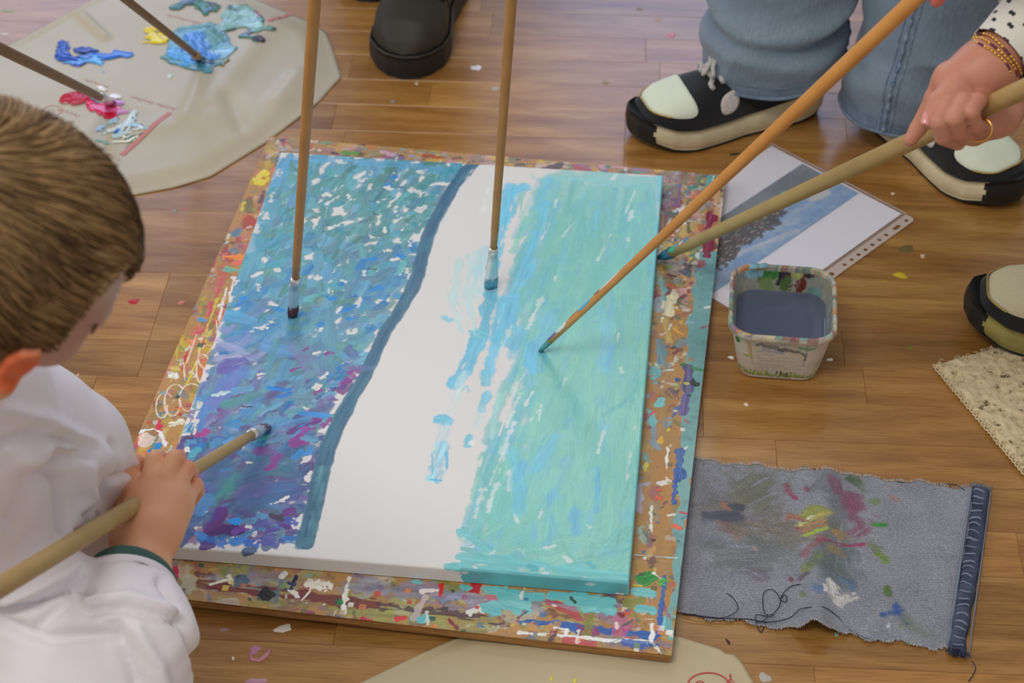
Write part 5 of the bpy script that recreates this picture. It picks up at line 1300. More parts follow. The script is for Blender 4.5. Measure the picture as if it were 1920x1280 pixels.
# waistband strip
VB = grid  # alias keeps the loop short
wb = MB(); SEAM = mat('dark_denim', C(42, 50, 70), .85, var=(60, .6, (1, 1, 1), C(80, 88, 108)), bump=(500, .5, .001, (1, 1, 1)))
PALE = mat('worn_denim_ridge', C(112, 122, 136), .9, bump=(500, .5, .001, (1, 1, 1)))
a0, a1 = U(1838, 922, 0), U(1795, 1226, 0)
n = 60
ts = np.linspace(0, 1, n)
cen = np.array([a0 + (a1 - a0) * t for t in ts]); cen[:, 0] += .002 * np.sin(ts * 5)
dirv = (a1 - a0) / np.linalg.norm(a1 - a0); nor = np.array([-dirv[1], dirv[0], 0])
K = 11; V = []
for i, t in enumerate(ts):
    for k in range(K):
        q = k / (K - 1) - .5
        lump = .0007 * math.sin(t * 165)
        V.append(cen[i] + nor * q * .0185 * (1 + .08 * math.sin(t * 40)) + np.array([0, 0, .0030 + .0045 * (1 - (2 * q) ** 4) + lump * (1 - (2 * q) ** 2)]))
V = np.array(V).reshape(n, K, 3); V[:, 0, 2] = .001; V[:, -1, 2] = .001
obj('waistband', grid(V), SEAM, rag)
for i in range(22):
    t = (i + .5) / 22 + rr.uniform(-.008, .008); p = a0 + (a1 - a0) * t + nor * -.001; p[2] = .0076
    w = rr.uniform(.0012, .0024)
    P = np.array([p + nor * q * .0135 + np.array([0, 0, .0004 - .003 * (2 * q) ** 4]) + dirv * .0012 * math.sin(q * 5 + i) for q in np.linspace(-.5, .5, 7)])
    obj('worn_ridge', MB().tube(P, [w * .3, w * .55, w * .6, w * .6, w * .6, w * .55, w * .3], 6).mesh(), PALE, rag)
mb = MB(); mb.tube(np.array([a0 + (a1 - a0) * t + nor * (.0105 if True else 0) + np.array([0, 0, .0048]) for t in ts]), .0007, 6)
mb.tube(np.array([a0 + (a1 - a0) * t - nor * .0098 + np.array([0, 0, .0035]) for t in ts]), .0013, 6)
obj('seam_stitching', mb.mesh(), PALE, rag)
for t in (0.0, 1.0):
    mb = MB(); c_ = a0 + (a1 - a0) * t
    for k in range(90):
        p = c_ + nor * rr.uniform(-.010, .010) + np.array([0, 0, rr.uniform(.002, .008)]); q = p + dirv * (rr.uniform(.002, .007) * (1 if t else -1)) + np.array([rr.uniform(-.003, .003), 0, rr.uniform(-.002, .001)])
        mb.tube(np.array([p, q]), .0004, 4)
    obj('frayed_edge', mb.mesh(), SEAM if t else PALE, rag)
# loose threads
TH = mat('navy_thread', C(38, 42, 62), .8)
def thread(pts, z=.0045, r=.00055):
    P = np.array([U(p[0], p[1], p[2] if len(p) > 2 else z) for p in pts])
    # Catmull-Rom smoothing
    out = []
    Q = np.concatenate([P[:1], P, P[-1:]])
    for i in range(1, len(Q) - 2):
        for t in np.linspace(0, 1, 6, endpoint=False):
            a, b, c, d = Q[i - 1], Q[i], Q[i + 1], Q[i + 2]
            out.append(.5 * ((2 * b) + (-a + c) * t + (2 * a - 5 * b + 4 * c - d) * t * t + (-a + 3 * b - 3 * c + d) * t ** 3))
    out.append(P[-1])
    return MB().tube(np.array(out), r, 5).mesh()
z1 = .006
for pts in ([(1363, 1112), (1374, 1120), (1382, 1132), (1383, 1142), (1372, 1152), (1352, 1158), (1330, 1156), (1300, 1152), (1275, 1148)],
            [(1548, 1137, .014), (1535, 1122, .011), (1520, 1106, .008), (1502, 1096), (1485, 1098), (1472, 1108), (1464, 1120), (1462, 1134), (1450, 1150), (1437, 1152), (1431, 1140), (1430, 1120), (1434, 1108), (1448, 1105), (1458, 1114), (1463, 1126), (1460, 1138), (1452, 1148), (1444, 1156), (1420, 1152), (1416, 1160), (1424, 1166), (1436, 1160), (1440, 1152)],
            [(1464, 1122), (1470, 1115), (1475, 1120), (1473, 1128), (1464, 1126), (1462, 1135)], [(1417, 1160, .004), (1420, 1172, .002), (1427, 1185, .001), (1432, 1176, .001), (1436, 1164, .003)],
            [(1280, 1150, .003), (1330, 1158, .004), (1400, 1160, .004), (1440, 1166, .004), (1480, 1158, .006), (1500, 1142, .013), (1520, 1138, .018), (1545, 1138, .018), (1570, 1155, .008), (1590, 1178, .004), (1620, 1195, .003), (1650, 1200, .003)],
            [(1682, 903, .003), (1720, 908, .002), (1760, 908, .002), (1790, 908, .002), (1808, 918, .004)], [(1505, 874, .003), (1520, 878, .001), (1540, 880, .003)],
            [(1822, 1238, .004), (1829, 1250, .001), (1826, 1262, .001), (1816, 1277, .001)]):
    obj('loose_thread', thread(pts, z1, .00048), TH, rag)

# ------------------------------------------------------------------ plastic tub with rinsing water
tub = empty('plastic_tub', U(1465, 705, 0) + np.array([.000, .042, 0]), math.radians(-7)); tub.location.z = 0
tag(tub, 'white plastic food tub splashed with paint, half full of murky blue rinsing water', 'tub')
def rrect(hx, hy, r, n=96):
    """rounded rectangle by angle-uniform arc length"""
    P = []
    per = []
    for cx, cy, a0 in ((hx - r, hy - r, 0), (-hx + r, hy - r, 90), (-hx + r, -hy + r, 180), (hx - r, -hy + r, 270)):
        for t in np.linspace(0, 90, 14): a = math.radians(a0 + t); P.append((cx + r * math.cos(a), cy + r * math.sin(a)))
    P = np.array(P + [P[0]]); seg = np.linalg.norm(np.diff(P, axis=0), axis=1); cum = np.concatenate([[0], np.cumsum(seg)])
    t = np.linspace(0, cum[-1], n, endpoint=False)
    return np.stack([np.interp(t, cum, P[:, 0]), np.interp(t, cum, P[:, 1])], -1)
TH_, BXh, BYh, TXh, TYh = .078, .0435, .0485, .0585, .0640
NA = 360
def wall(z, off=0.0):
    k = z / TH_; hx = BXh + (TXh - BXh) * k ** .85 + off; hy = BYh + (TYh - BYh) * k ** .85 + off; r = .018 + .010 * k + off
    return rrect(hx, hy, max(r, .004), NA)
zs = np.concatenate([[0, .0006, .0016, .003], np.linspace(.005, TH_ - .006, 60)])
rows = []
for z in zs:
    inset = -.0045 * max(0, 1 - z / .003) ** 2
    p = wall(z, inset); rows.append(np.concatenate([p, np.full((NA, 1), z)], 1))
rows = np.array(rows)
# outer wall print, painted in (arc, height) coordinates; arc 0 = middle of the front side
per = np.linalg.norm(np.roll(wall(.04), -1, 0) - wall(.04), axis=1); 
ang_i = np.arange(NA); front = int(np.argmin(np.abs(wall(.04)[:, 0]) + (wall(.04)[:, 1] > 0) * 9))
arc = (np.concatenate([[0], np.cumsum(per)[:-1]])); tot = per.sum(); arc = (arc - arc[front] + tot / 2) % tot - tot / 2
TL = Layer(-tot / 2, 0, tot / 2, TH_, .0007, C(196, 190, 172), .35)
random.seed(5); R = random
def tw(p): # photograph px on the front label -> (arc, height)
    return np.array([((q[0] - 1470) / 1.62 / 1000, (722 - q[1]) / 1.18 / 1000 + .0015) for q in p])
for _ in range(60): TL.stroke([(R.uniform(-.2, .2), R.uniform(0, TH_)), (R.uniform(-.2, .2), R.uniform(0, TH_))], R.uniform(.01, .03), C(190 + R.uniform(-8, 6), 184 + R.uniform(-8, 4), 168), a=.3, soft=.6, gloss=.3)
G = [(120, 140, 50), (150, 165, 60), (90, 125, 50), (160, 160, 80), (110, 150, 70)]
for _ in range(420):
    x = R.uniform(-tot / 2, tot / 2); h = R.uniform(.003, .010); TL.stroke([(x, .0075), (x + R.uniform(-.003, .003), .0075 + h)], .0009, C(*R.choice(G)), a=.85, rough=.1)
TL.stroke([(-tot / 2, .0078), (tot / 2, .0078)], .004, C(105, 130, 55), a=.7, rough=.3, dry=.2)
TXT = (130, 132, 145)
def textrow(x0, x1, y, a=.75, s=.0009):
    x = x0
    while x < x1:
        w = R.uniform(.0015, .005); TL.stroke([(x, y), (min(x + w, x1), y)], s, C(*TXT), a=a, rough=.4, soft=.4, dry=.3); x += w + .0009
ax = lambda p: (p - 1470) / 1620.0
ay = lambda p: (722 - p) / 1180.0 + .0015
for y in (632, 637, 642, 647): textrow(ax(1442), ax(1500), ay(y), .6)
textrow(ax(1428), ax(1520), ay(631), .8)
for y in (650,): textrow(ax(1428), ax(1512), ay(y), .5)
for y in (664, 669, 674, 679, 684): textrow(ax(1428), ax(1458), ay(y), .55)
for y in (675, 683): textrow(ax(1465), ax(1488), ay(y), .5)
for y in (694, 698, 702): textrow(ax(1420), ax(1512 if y < 700 else 1480), ay(y), .55)
textrow(ax(1440), ax(1462), ay(707), .4)
for a, b in (((1418, 652), (1418, 688)), ((1418, 690), (1514, 690)), ((1514, 690), (1514, 652))): TL.stroke(tw((a, b)), .0006, C(120, 122, 140), a=.8)
TL.stroke(tw(((1432, 650), (1455, 654), (1470, 660))), .006, C(95, 105, 110), a=.8, dry=.35, rough=.2); TL.stroke(tw(((1470, 658), (1505, 660), (1512, 668), (1510, 674))), .006, C(85, 88, 90), a=.8, dry=.35, rough=.2)
TL.stroke(tw(((1505, 652), (1525, 651))), .006, C(95, 155, 115), a=.8, dry=.35, rough=.2); TL.stroke(tw(((1440, 660), (1475, 665))), .004, C(120, 140, 165), a=.6, dry=.3)
TL.stroke(tw(((1415, 645), (1416, 680))), .004, C(175, 150, 100), a=.8, dry=.2)
TL.stroke(tw(((1389, 634), (1392, 654))), .0065, C(60, 115, 50), rough=.2); TL.stroke(tw(((1394, 650), (1397, 655))), .003, C(60, 115, 50)); TL.stroke(tw(((1406, 630), (1409, 636))), .0048, C(150, 30, 40)); TL.stroke(tw(((1406, 638), (1411, 640))), .004, C(150, 30, 40))
TL.stroke(tw(((1404, 678), (1412, 675))), .003, C(140, 155, 80), a=.8); TL.stroke(tw(((1416, 634), (1416.5, 634))), .0012, C(70, 90, 70))
TL.stroke(tw(((1555, 640), (1558, 647))), .003, C(50, 60, 50)); TL.stroke(tw(((1540, 700), (1548, 680))), .003, C(150, 150, 80), a=.6)
# weight figure on the label
for seg in (((1464, 706), (1466, 704), (1466, 712)), ((1472, 703), (1472, 712)), ((1477, 706), (1472, 709), (1478, 712)), ((1485, 707), (1481, 708), (1481, 711), (1485, 712), (1485, 706)), ((1485, 706), (1485, 715), (1481, 716))):
    TL.stroke(tw(seg), .0011, C(50, 52, 62), a=1, rough=.0)
TL.stroke(tw(((1390, 720), (1550, 722))), .003, C(205, 195, 185), a=.5)
def samp(L, x, y):
    i = np.clip(((x - L.x0) / L.res).astype(int), 0, L.nx - 1); j = np.clip(((y - L.y0) / L.res).astype(int), 0, L.ny - 1); return L.rgba()[j, i]
AR = np.broadcast_to(arc, (len(zs), NA)); ZZ = np.broadcast_to(zs[:, None], (len(zs), NA))
# denser wall for crisp print
zf = np.concatenate([[0, .0006, .0016, .003], np.linspace(.004, TH_ - .006, 96)])
def finewall(off, flip, cols):
    NAf = 720; rows = []
    for z in zf:
        inset = -.0045 * max(0, 1 - z / .003) ** 2
        k = z / TH_; hx = BXh + (TXh - BXh) * k ** .85 + off + inset; hy = BYh + (TYh - BYh) * k ** .85 + off + inset; r = .018 + .010 * k + off + inset
        rows.append(np.concatenate([rrect(hx, hy, max(r, .004), NAf), np.full((NAf, 1), z)], 1))
    rows = np.array(rows)
    a2 = np.interp(np.arange(NAf) / 2, np.arange(NA + 1), np.unwrap(np.concatenate([arc, [arc[0] + 0]]) / tot * 2 * math.pi) * tot / 2 / math.pi)
    a2 = (a2 + tot / 2) % tot - tot / 2
    cc = samp(cols, np.broadcast_to(a2, (len(zf), NAf)), np.broadcast_to(zf[:, None], (len(zf), NAf)))
    return rows, cc
PLA = mat('tub_plastic', rough=.45, attr=True, gloss_attr=.3, spec=.5, sss=.0)
rows, cc = finewall(0, False, TL)
obj('outer_wall', grid(rows, cc, wrap=True), PLA, tub)
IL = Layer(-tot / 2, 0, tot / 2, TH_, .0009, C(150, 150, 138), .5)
for _ in range(260):
    x, y = R.uniform(-.22, .22), R.uniform(.02, TH_); c = R.choice([(150, 155, 120), (120, 140, 140), (165, 160, 140), (130, 120, 130), (140, 155, 110), (110, 140, 150), (170, 165, 150)])
    IL.stroke([(x, y), (x + R.uniform(-.004, .004), y - R.uniform(.003, .02))], R.uniform(.002, .008), C(*c), a=.5, rough=.3, soft=.4, dry=.3)
hb = tot / 2   # middle of the back wall, seam of the arc coordinate
for dx, y0, y1, w, c in ((-.012, .070, .074, .022, (60, 125, 50)), (-.022, .066, .070, .016, (50, 120, 45)), (-.001, .076, .058, .010, (50, 45, 65)), (.012, .074, .074, .012, (60, 55, 80)), (.006, .066, .052, .006, (95, 40, 40)), (.020, .066, .050, .008, (115, 45, 40)), (.024, .062, .054, .006, (110, 45, 40)),
                         (.030, .071, .070, .010, (50, 45, 55)), (.036, .073, .073, .008, (150, 130, 140)), (-.034, .075, .072, .012, (130, 170, 185)), (.016, .070, .068, .012, (170, 185, 110)), (.004, .058, .050, .010, (85, 110, 60)), (-.015, .058, .048, .012, (120, 140, 90)), (.036, .050, .040, .014, (110, 150, 145))):
    for s in (-hb, hb):
        sx = s - dx
        IL.stroke([(sx, y0), (sx - .001, y1)], w, C(*c), a=.92, rough=.22, soft=.2, dry=.15)
        IL.stroke([(sx + .004, y0), (sx, y1)], w * .5, C(*c), a=.8, rough=.3)
for _ in range(30): IL.stroke([(.085 + R.uniform(-.03, .03), R.uniform(.03, .075)), (.085 + R.uniform(-.03, .03), R.uniform(.03, .07))], R.uniform(.002, .004), C(*R.choice([(120, 60, 60), (130, 120, 60), (110, 110, 130), (120, 150, 130)])), a=.6, dry=.3)
rows, cc = finewall(-.0013, True, IL)
obj('inner_wall', grid(rows[4:], cc[4:], wrap=True, flip=True), PLA, tub)
bt = rrect(BXh - .0045, BYh - .0045, .014, 90)
obj('base', MB().add(np.concatenate([np.c_[bt, np.full(90, .0002)], np.c_[bt, np.full(90, .0012)]]), [list(range(90))[::-1], list(range(90, 180))] + [[k, (k + 1) % 90, 90 + (k + 1) % 90, 90 + k] for k in range(90)]).mesh(), mat('white_plastic', C(190, 186, 170), .4), tub, smooth=False)
# rolled rim
prof = [(-.0014, -.0065), (-.0012, -.001), (0, .0006), (.0022, .0008), (.0036, -.0006), (.0040, -.003), (.0040, -.0072), (.0032, -.0076), (.0028, -.004), (.0004, -.0045), (0, -.0065)]
rowsR = []
for dx, dz in prof:
    z = TH_ - .006; k = z / TH_
    rowsR.append(np.concatenate([rrect(BXh + (TXh - BXh) * k ** .85 + dx, BYh + (TYh - BYh) * k ** .85 + dx, .0270 + dx, 400), np.full((400, 1), TH_ + dz)], 1))
rowsR = np.array(rowsR + [rowsR[0]])
cr = np.tile(np.concatenate([C(192, 186, 168), [.6]]), (len(rowsR), 400, 1))
for _ in range(170):
    k = R.randrange(400); w = R.randint(2, 14); c = C(*R.choice([(190, 150, 70), (110, 130, 90), (130, 70, 70), (100, 160, 165), (150, 150, 150), (200, 190, 150), (120, 100, 130), (190, 120, 60), (95, 150, 120), (175, 165, 140)]))
    rsel = slice(0, R.randint(3, 6)) 
    ii = np.arange(k, k + w) % 400
    for q in range(rsel.start, rsel.stop): cr[q, ii, :3] = cr[q, ii, :3] * .35 + c * .65
cr[-1] = cr[0]
obj('rim', grid(rowsR, cr, wrap=True, flip=True), PLA, tub)
# water
WLz = .046; k = WLz / TH_; wr = rrect(BXh + (TXh - BXh) * k ** .85 - .0014, BYh + (TYh - BYh) * k ** .85 - .0014, .0235, 120)
zc = np.concatenate([np.c_[wr * s, np.full(120, WLz - (.0008 if s < 1 else 0))] for s in (1, .985, .9, .6, .3)])
Fw = [[a * 120 + k_, a * 120 + (k_ + 1) % 120, (a + 1) * 120 + (k_ + 1) % 120, (a + 1) * 120 + k_] for a in range(4) for k_ in range(120)] + [[480 + k_ for k_ in range(120)]]
o = obj('rinsing_water', mesh('water', zc, Fw), mat('murky_water', C(84, 92, 112), .06, spec=.5, var=(14, .5, (1, 1, 1), C(92, 98, 118)), bump=(18, .15, .001, (1, 1, 1))), tub)
o['label'] = 'murky grey-blue water'
for q, (dx, dy) in enumerate(((-.034, .058), (-.024, .060))):
    oo = obj('paint_lump', blob_mesh(0, 0, .006, .0035, .4, .003, jag=.1, seed=q).mesh(), paint_mat((130, 180, 195), .25), tub); oo.location = (dx, dy + .001, TH_ + .0004)

# ------------------------------------------------------------------ punched plastic pocket with the reference photograph
poc = empty('plastic_pocket'); tag(poc, 'clear punched pocket with a printed photo of a town by water, partly under the board', 'pocket')
pA = U(1447, 275, 0); pB = U(1688, 401, 0); du = (pB - pA) / np.linalg.norm(pB - pA)       # short edge, towards the holes
e1 = np.array([du[0], du[1]]); sd = (U(1570, 490, 0) - pB)[:2]; e2 = np.array([du[1], -du[0]]); e2 = e2 if e2 @ sd > 0 else -e2
# e2 runs along the hole strip, down-left in the picture
def pk(a, b, z): q = pA[:2] + e1 * a + e2 * b; return (q[0], q[1], z)
SW, SL = .2165, .300
def flat_poly(pts, z, name, m, th=.0003):
    V = [pk(a, b, z) for a, b in pts] + [pk(a, b, z - th) for a, b in pts]; n = len(pts)
    return obj(name, mesh(name, V, [list(range(n)), list(range(n, 2 * n))[::-1]] + [[i, n + i, n + (i + 1) % n, (i + 1) % n] for i in range(n)]), m, poc, smooth=False)
flat_poly([(0, 0), (SW - .003, 0), (SW - .003, SL), (0, SL)], .0012, 'paper_sheet', mat('white_paper', C(214, 211, 218), .4))
# printed landscape, long side along the strip
PW0, PW1 = .055, .148
PL = Layer(0, 0, .29, PW1 - PW0, .0008, C(110, 145, 180), .6)   # x along strip from far end, y across
random.seed(31); R = random
PHW = PW1 - PW0
def land(x): return .30 * PHW + .012 * math.sin(x * 40 + 1) * .3
# water (dark slate) near far side, town in the middle, sky beyond
PL.poly([(0, 0), (.29, 0), (.29, PHW * .34), (0, PHW * .44)], C(98, 106, 116), rough=.0005, col2=C(118, 126, 134), streak=.04)
for _ in range(120):
    x = R.uniform(0, .29); y = PHW * R.uniform(.46, .98); l = R.uniform(.02, .08); c = R.choice([(95, 135, 180), (120, 155, 190), (140, 165, 190), (170, 180, 190), (100, 140, 185), (150, 172, 195)])
    PL.stroke([(x, y), (x + l, y - l * .08)], R.uniform(.004, .014), C(*c), a=.4, soft=.6, rough=.3, dry=.2)
PL.stroke([(.03, PHW * .66), (.05, PHW * .62)], .012, C(190, 188, 180), a=.8, soft=.5); PL.stroke([(.12, PHW * .92), (.24, PHW * .62)], .008, C(185, 185, 190), a=.6, soft=.5, dry=.3)
yb = lambda x: PHW * (.40 - .08 * x / .29)
dp = lambda x: PHW * (.07 + .22 * sstep(x, .04, .20) + .05 * math.sin(x * 60))
PL.poly([(.015, yb(.015))] + [(x, yb(x)) for x in np.arange(.03, .30, .01)] + [(x, yb(x) + dp(x)) for x in np.arange(.29, .02, -.008)], C(50, 50, 52), rough=.0016, col2=C(66, 62, 64), streak=.2, sig=3)
for x in np.arange(.02, .29, .004):
    PL.stroke([(x, yb(x)), (x + .001, yb(x) + dp(x) * R.uniform(.85, 1.25))], R.uniform(.004, .008), C(*R.choice([(48, 48, 48), (60, 58, 60), (42, 44, 42)])), a=.9, rough=.25)
for _ in range(260):
    x = R.uniform(.018, .285); y = yb(x) + R.uniform(-.08, 1.05) * dp(x)
    c = R.choice([(140, 85, 78), (150, 140, 136), (110, 70, 65), (125, 118, 118), (90, 85, 85), (145, 95, 88), (100, 100, 104), (165, 155, 150), (70, 68, 66)])
    PL.stroke([(x, y), (x + R.uniform(.001, .005), y + R.uniform(-.0006, .0006))], R.uniform(.0009, .0022), C(*c), a=.85, rough=.1)
Xp, Yp = np.meshgrid(PL.xs, PL.ys)
Vp = pA[:2] + e1 * (Yp + PW0)[..., None] + e2 * (Xp + .0035)[..., None]
Vp = np.concatenate([Vp, np.full(Xp.shape + (1,), .0016)], -1)
obj('printed_photo', grid(Vp, PL.rgba(), flip=False), mat('photo_print', rough=.35, attr=True), poc)
CLR = mat('clear_film', (.93, .93, .95), .12, spec=.5, trans=.0, alpha=.06)
STR = mat('milky_film', C(205, 190, 180), .3, alpha=.62)
flat_poly([(-.004, -.004), (SW + .002, -.004), (SW + .002, SL + .004), (-.004, SL + .004)], .0023, 'clear_film', CLR, .0002)
flat_poly([(SW + .0005, -.002), (SW + .0022, -.002), (SW + .0022, SL + .002), (SW + .0005, SL + .002)], .0026, 'welded_seam', mat('seam_film', C(140, 118, 108), .3), .0003)
flat_poly([(-.004, -.004), (SW + .002, -.004), (SW + .002, -.0025), (-.004, -.0025)], .0026, 'welded_seam', mat('seam_film_pale', C(180, 165, 165), .3), .0003)
# punched strip with real holes
x0, x1 = SW + .0022, SW + .0175
holes = [(.0085, .0028, 0), (.029, .0028, .0075)] + [(.051 + k * .0142, .0028, 0) for k in range(7)] + [(.162, .0034, 0)] + [(.051 + k * .0142 + .126, .0028, 0) for k in range(7)] + [(.28, .0028, 0)]
cy_ = []; mbs = MB()
bm = bmesh.new()
outer = [(x0, -.002), (x1 - .004, -.002), (x1, .002), (x1, SL - .002), (x1 - .004, SL + .002), (x0, SL + .002)]
edges = []
def ring(pts):
    vs = [bm.verts.new(pk(a, b, .0022)) for a, b in pts]
    for i in range(len(vs)): edges.append(bm.edges.new((vs[i], vs[(i + 1) % len(vs)])))
ring(outer)
for b, r, ext in holes:
    cxh = (x0 + x1) / 2 + .001
    pts = [(cxh + r * math.cos(t), b + r * math.sin(t) + (ext / 2 if math.sin(t) > 0 else -ext / 2)) for t in np.linspace(0, 2 * math.pi, 16, endpoint=False)]
    ring(pts)
bmesh.ops.triangle_fill(bm, edges=edges, use_beauty=True)
me = bpy.data.meshes.new('punched_strip'); bm.to_mesh(me); bm.free()
o = obj('punched_strip', me, STR, poc, smooth=False); md = o.modifiers.new('t', 'SOLIDIFY'); md.thickness = .0003

# ------------------------------------------------------------------ kneeling pad of coiled mesh
pad = empty('kneeling_pad'); tag(pad, 'beige coiled-mesh mat, its corner poking in at the right edge under a sneaker', 'mat')
kA = U(1752, 681, .006); kB = U(1960, 930, .006); kC = U(1852, 655, .006)
f1 = (kB - kA)[:2]; f1 /= np.linalg.norm(f1); f2 = np.array([-f1[1], f1[0]]); f2 = f2 if f2 @ (kC - kA)[:2] > 0 else -f2
La, Lb = .42, .36; rs = .0018
na, nb = int(La / rs), int(Lb / rs)
A_, B_ = np.meshgrid(np.linspace(0, La, na), np.linspace(0, Lb, nb))
nz = NT[1.2][:nb, :na] * .5 + NT[3][:nb, :na] * .5
Zp = .0065 + .0012 * nz - .0035 * (NT[1.2][100:100 + nb, 200:200 + na] > 2.0)
ed = np.minimum.reduce([A_, B_, La - A_, Lb - B_]); Zp = Zp * sstep(ed, -.002, .004) + .001
scal = .0011 * np.sin(A_ * 2 * math.pi / .0105) * (B_ < .002)
Q = kA[:2] + f1 * A_[..., None] + f2 * (B_ - scal)[..., None]
cp = np.where((NT[1.2][100:100 + nb, 200:200 + na] > 1.7)[..., None], C(120, 100, 70), C(198, 180, 142) * (1 + .06 * NT[1.2][:nb, :na, None]))
o = obj('coil_mesh', grid(np.concatenate([Q, Zp[..., None]], -1), np.concatenate([np.clip(cp, 0, 1), np.zeros(cp.shape[:2] + (1,))], -1)), mat('coil_plastic', rough=.8, attr=True, bump=(500, .8, .002, (1, 1, 1))), pad)
mb = MB(); r_ = random.Random(1)
for k in range(int(La / .0062)):
    c0 = kA[:2] + f1 * (k * .0062 + .003); rr_ = r_.uniform(.0024, .0032)
    mb.tube(np.array([[*(c0 + f1 * rr_ * math.cos(t) + f2 * (rr_ * math.sin(t) - .0005)), .0045 + .001 * math.sin(t * 2)] for t in np.linspace(0, 2 * math.pi, 10, endpoint=False)]), .0008, 5, closed=True)
    if k % 1 == 0:
        mb.tube(np.array([[*(c0 + f1 * .0031 * math.cos(t) + f2 * .001), .0025 + .0022 * math.sin(t)] for t in np.linspace(0, 2 * math.pi, 8, endpoint=False)]), .0009, 4, closed=True)
tag(obj('edge_loops', mb.mesh(), mat('coil_edge', C(200, 184, 148), .7), pad), kind='stuff')
mb = MB()
for _ in range(2600):
    a, b = r_.uniform(0, .30), r_.uniform(0, .2); c0 = kA[:2] + f1 * a + f2 * b; rr_ = r_.uniform(.0016, .0034); t0 = r_.uniform(0, 6.28); n_ = 5
    mb.tube(np.array([[*(c0 + rr_ * np.array([math.cos(t0 + t), math.sin(t0 + t)])), .0074 + .0008 * math.sin(t * 1.5)] for t in np.linspace(0, 3.6, n_)]), .0005, 3, caps=False)
tag(obj('surface_coils', mb.mesh(), mat('coil_fibre', C(212, 196, 160), .6), pad), kind='stuff')
# ------------------------------------------------------------------ footwear
BLACK = mat('black_suede', C(17, 17, 19), .85, sheen=.3, bump=(300, .4, .0006, (1, 1, 1)))
RUB = mat('black_rubber', C(30, 31, 32), .5, bump=(120, .3, .0006, (1, 1, 1)))
MIDS = mat('cream_foam', C(204, 194, 160), .6, var=(20, .5, (1, 1, 1), C(168, 152, 120)))
TANF = mat('tan_foam', C(132, 112, 84), .6, var=(20, .5, (1, 1, 1), C(150, 130, 100)))
KNIT = mat('pale_knit', C(206, 212, 190), .8, bump=(900, .8, .0008, (1, .15, 1)))
PILE = mat('white_pile', C(200, 190, 184), .95, bump=(260, 1, .003, (1, 1, 1)))
GOLD = mat('gold_glitter', C(178, 150, 84), .3, metal=.8, bump=(600, 1, .001, (1, 1, 1)))
LACE = mat('fuzzy_lace', C(178, 174, 166), .9, bump=(200, .8, .002, (1, 1, 1)))


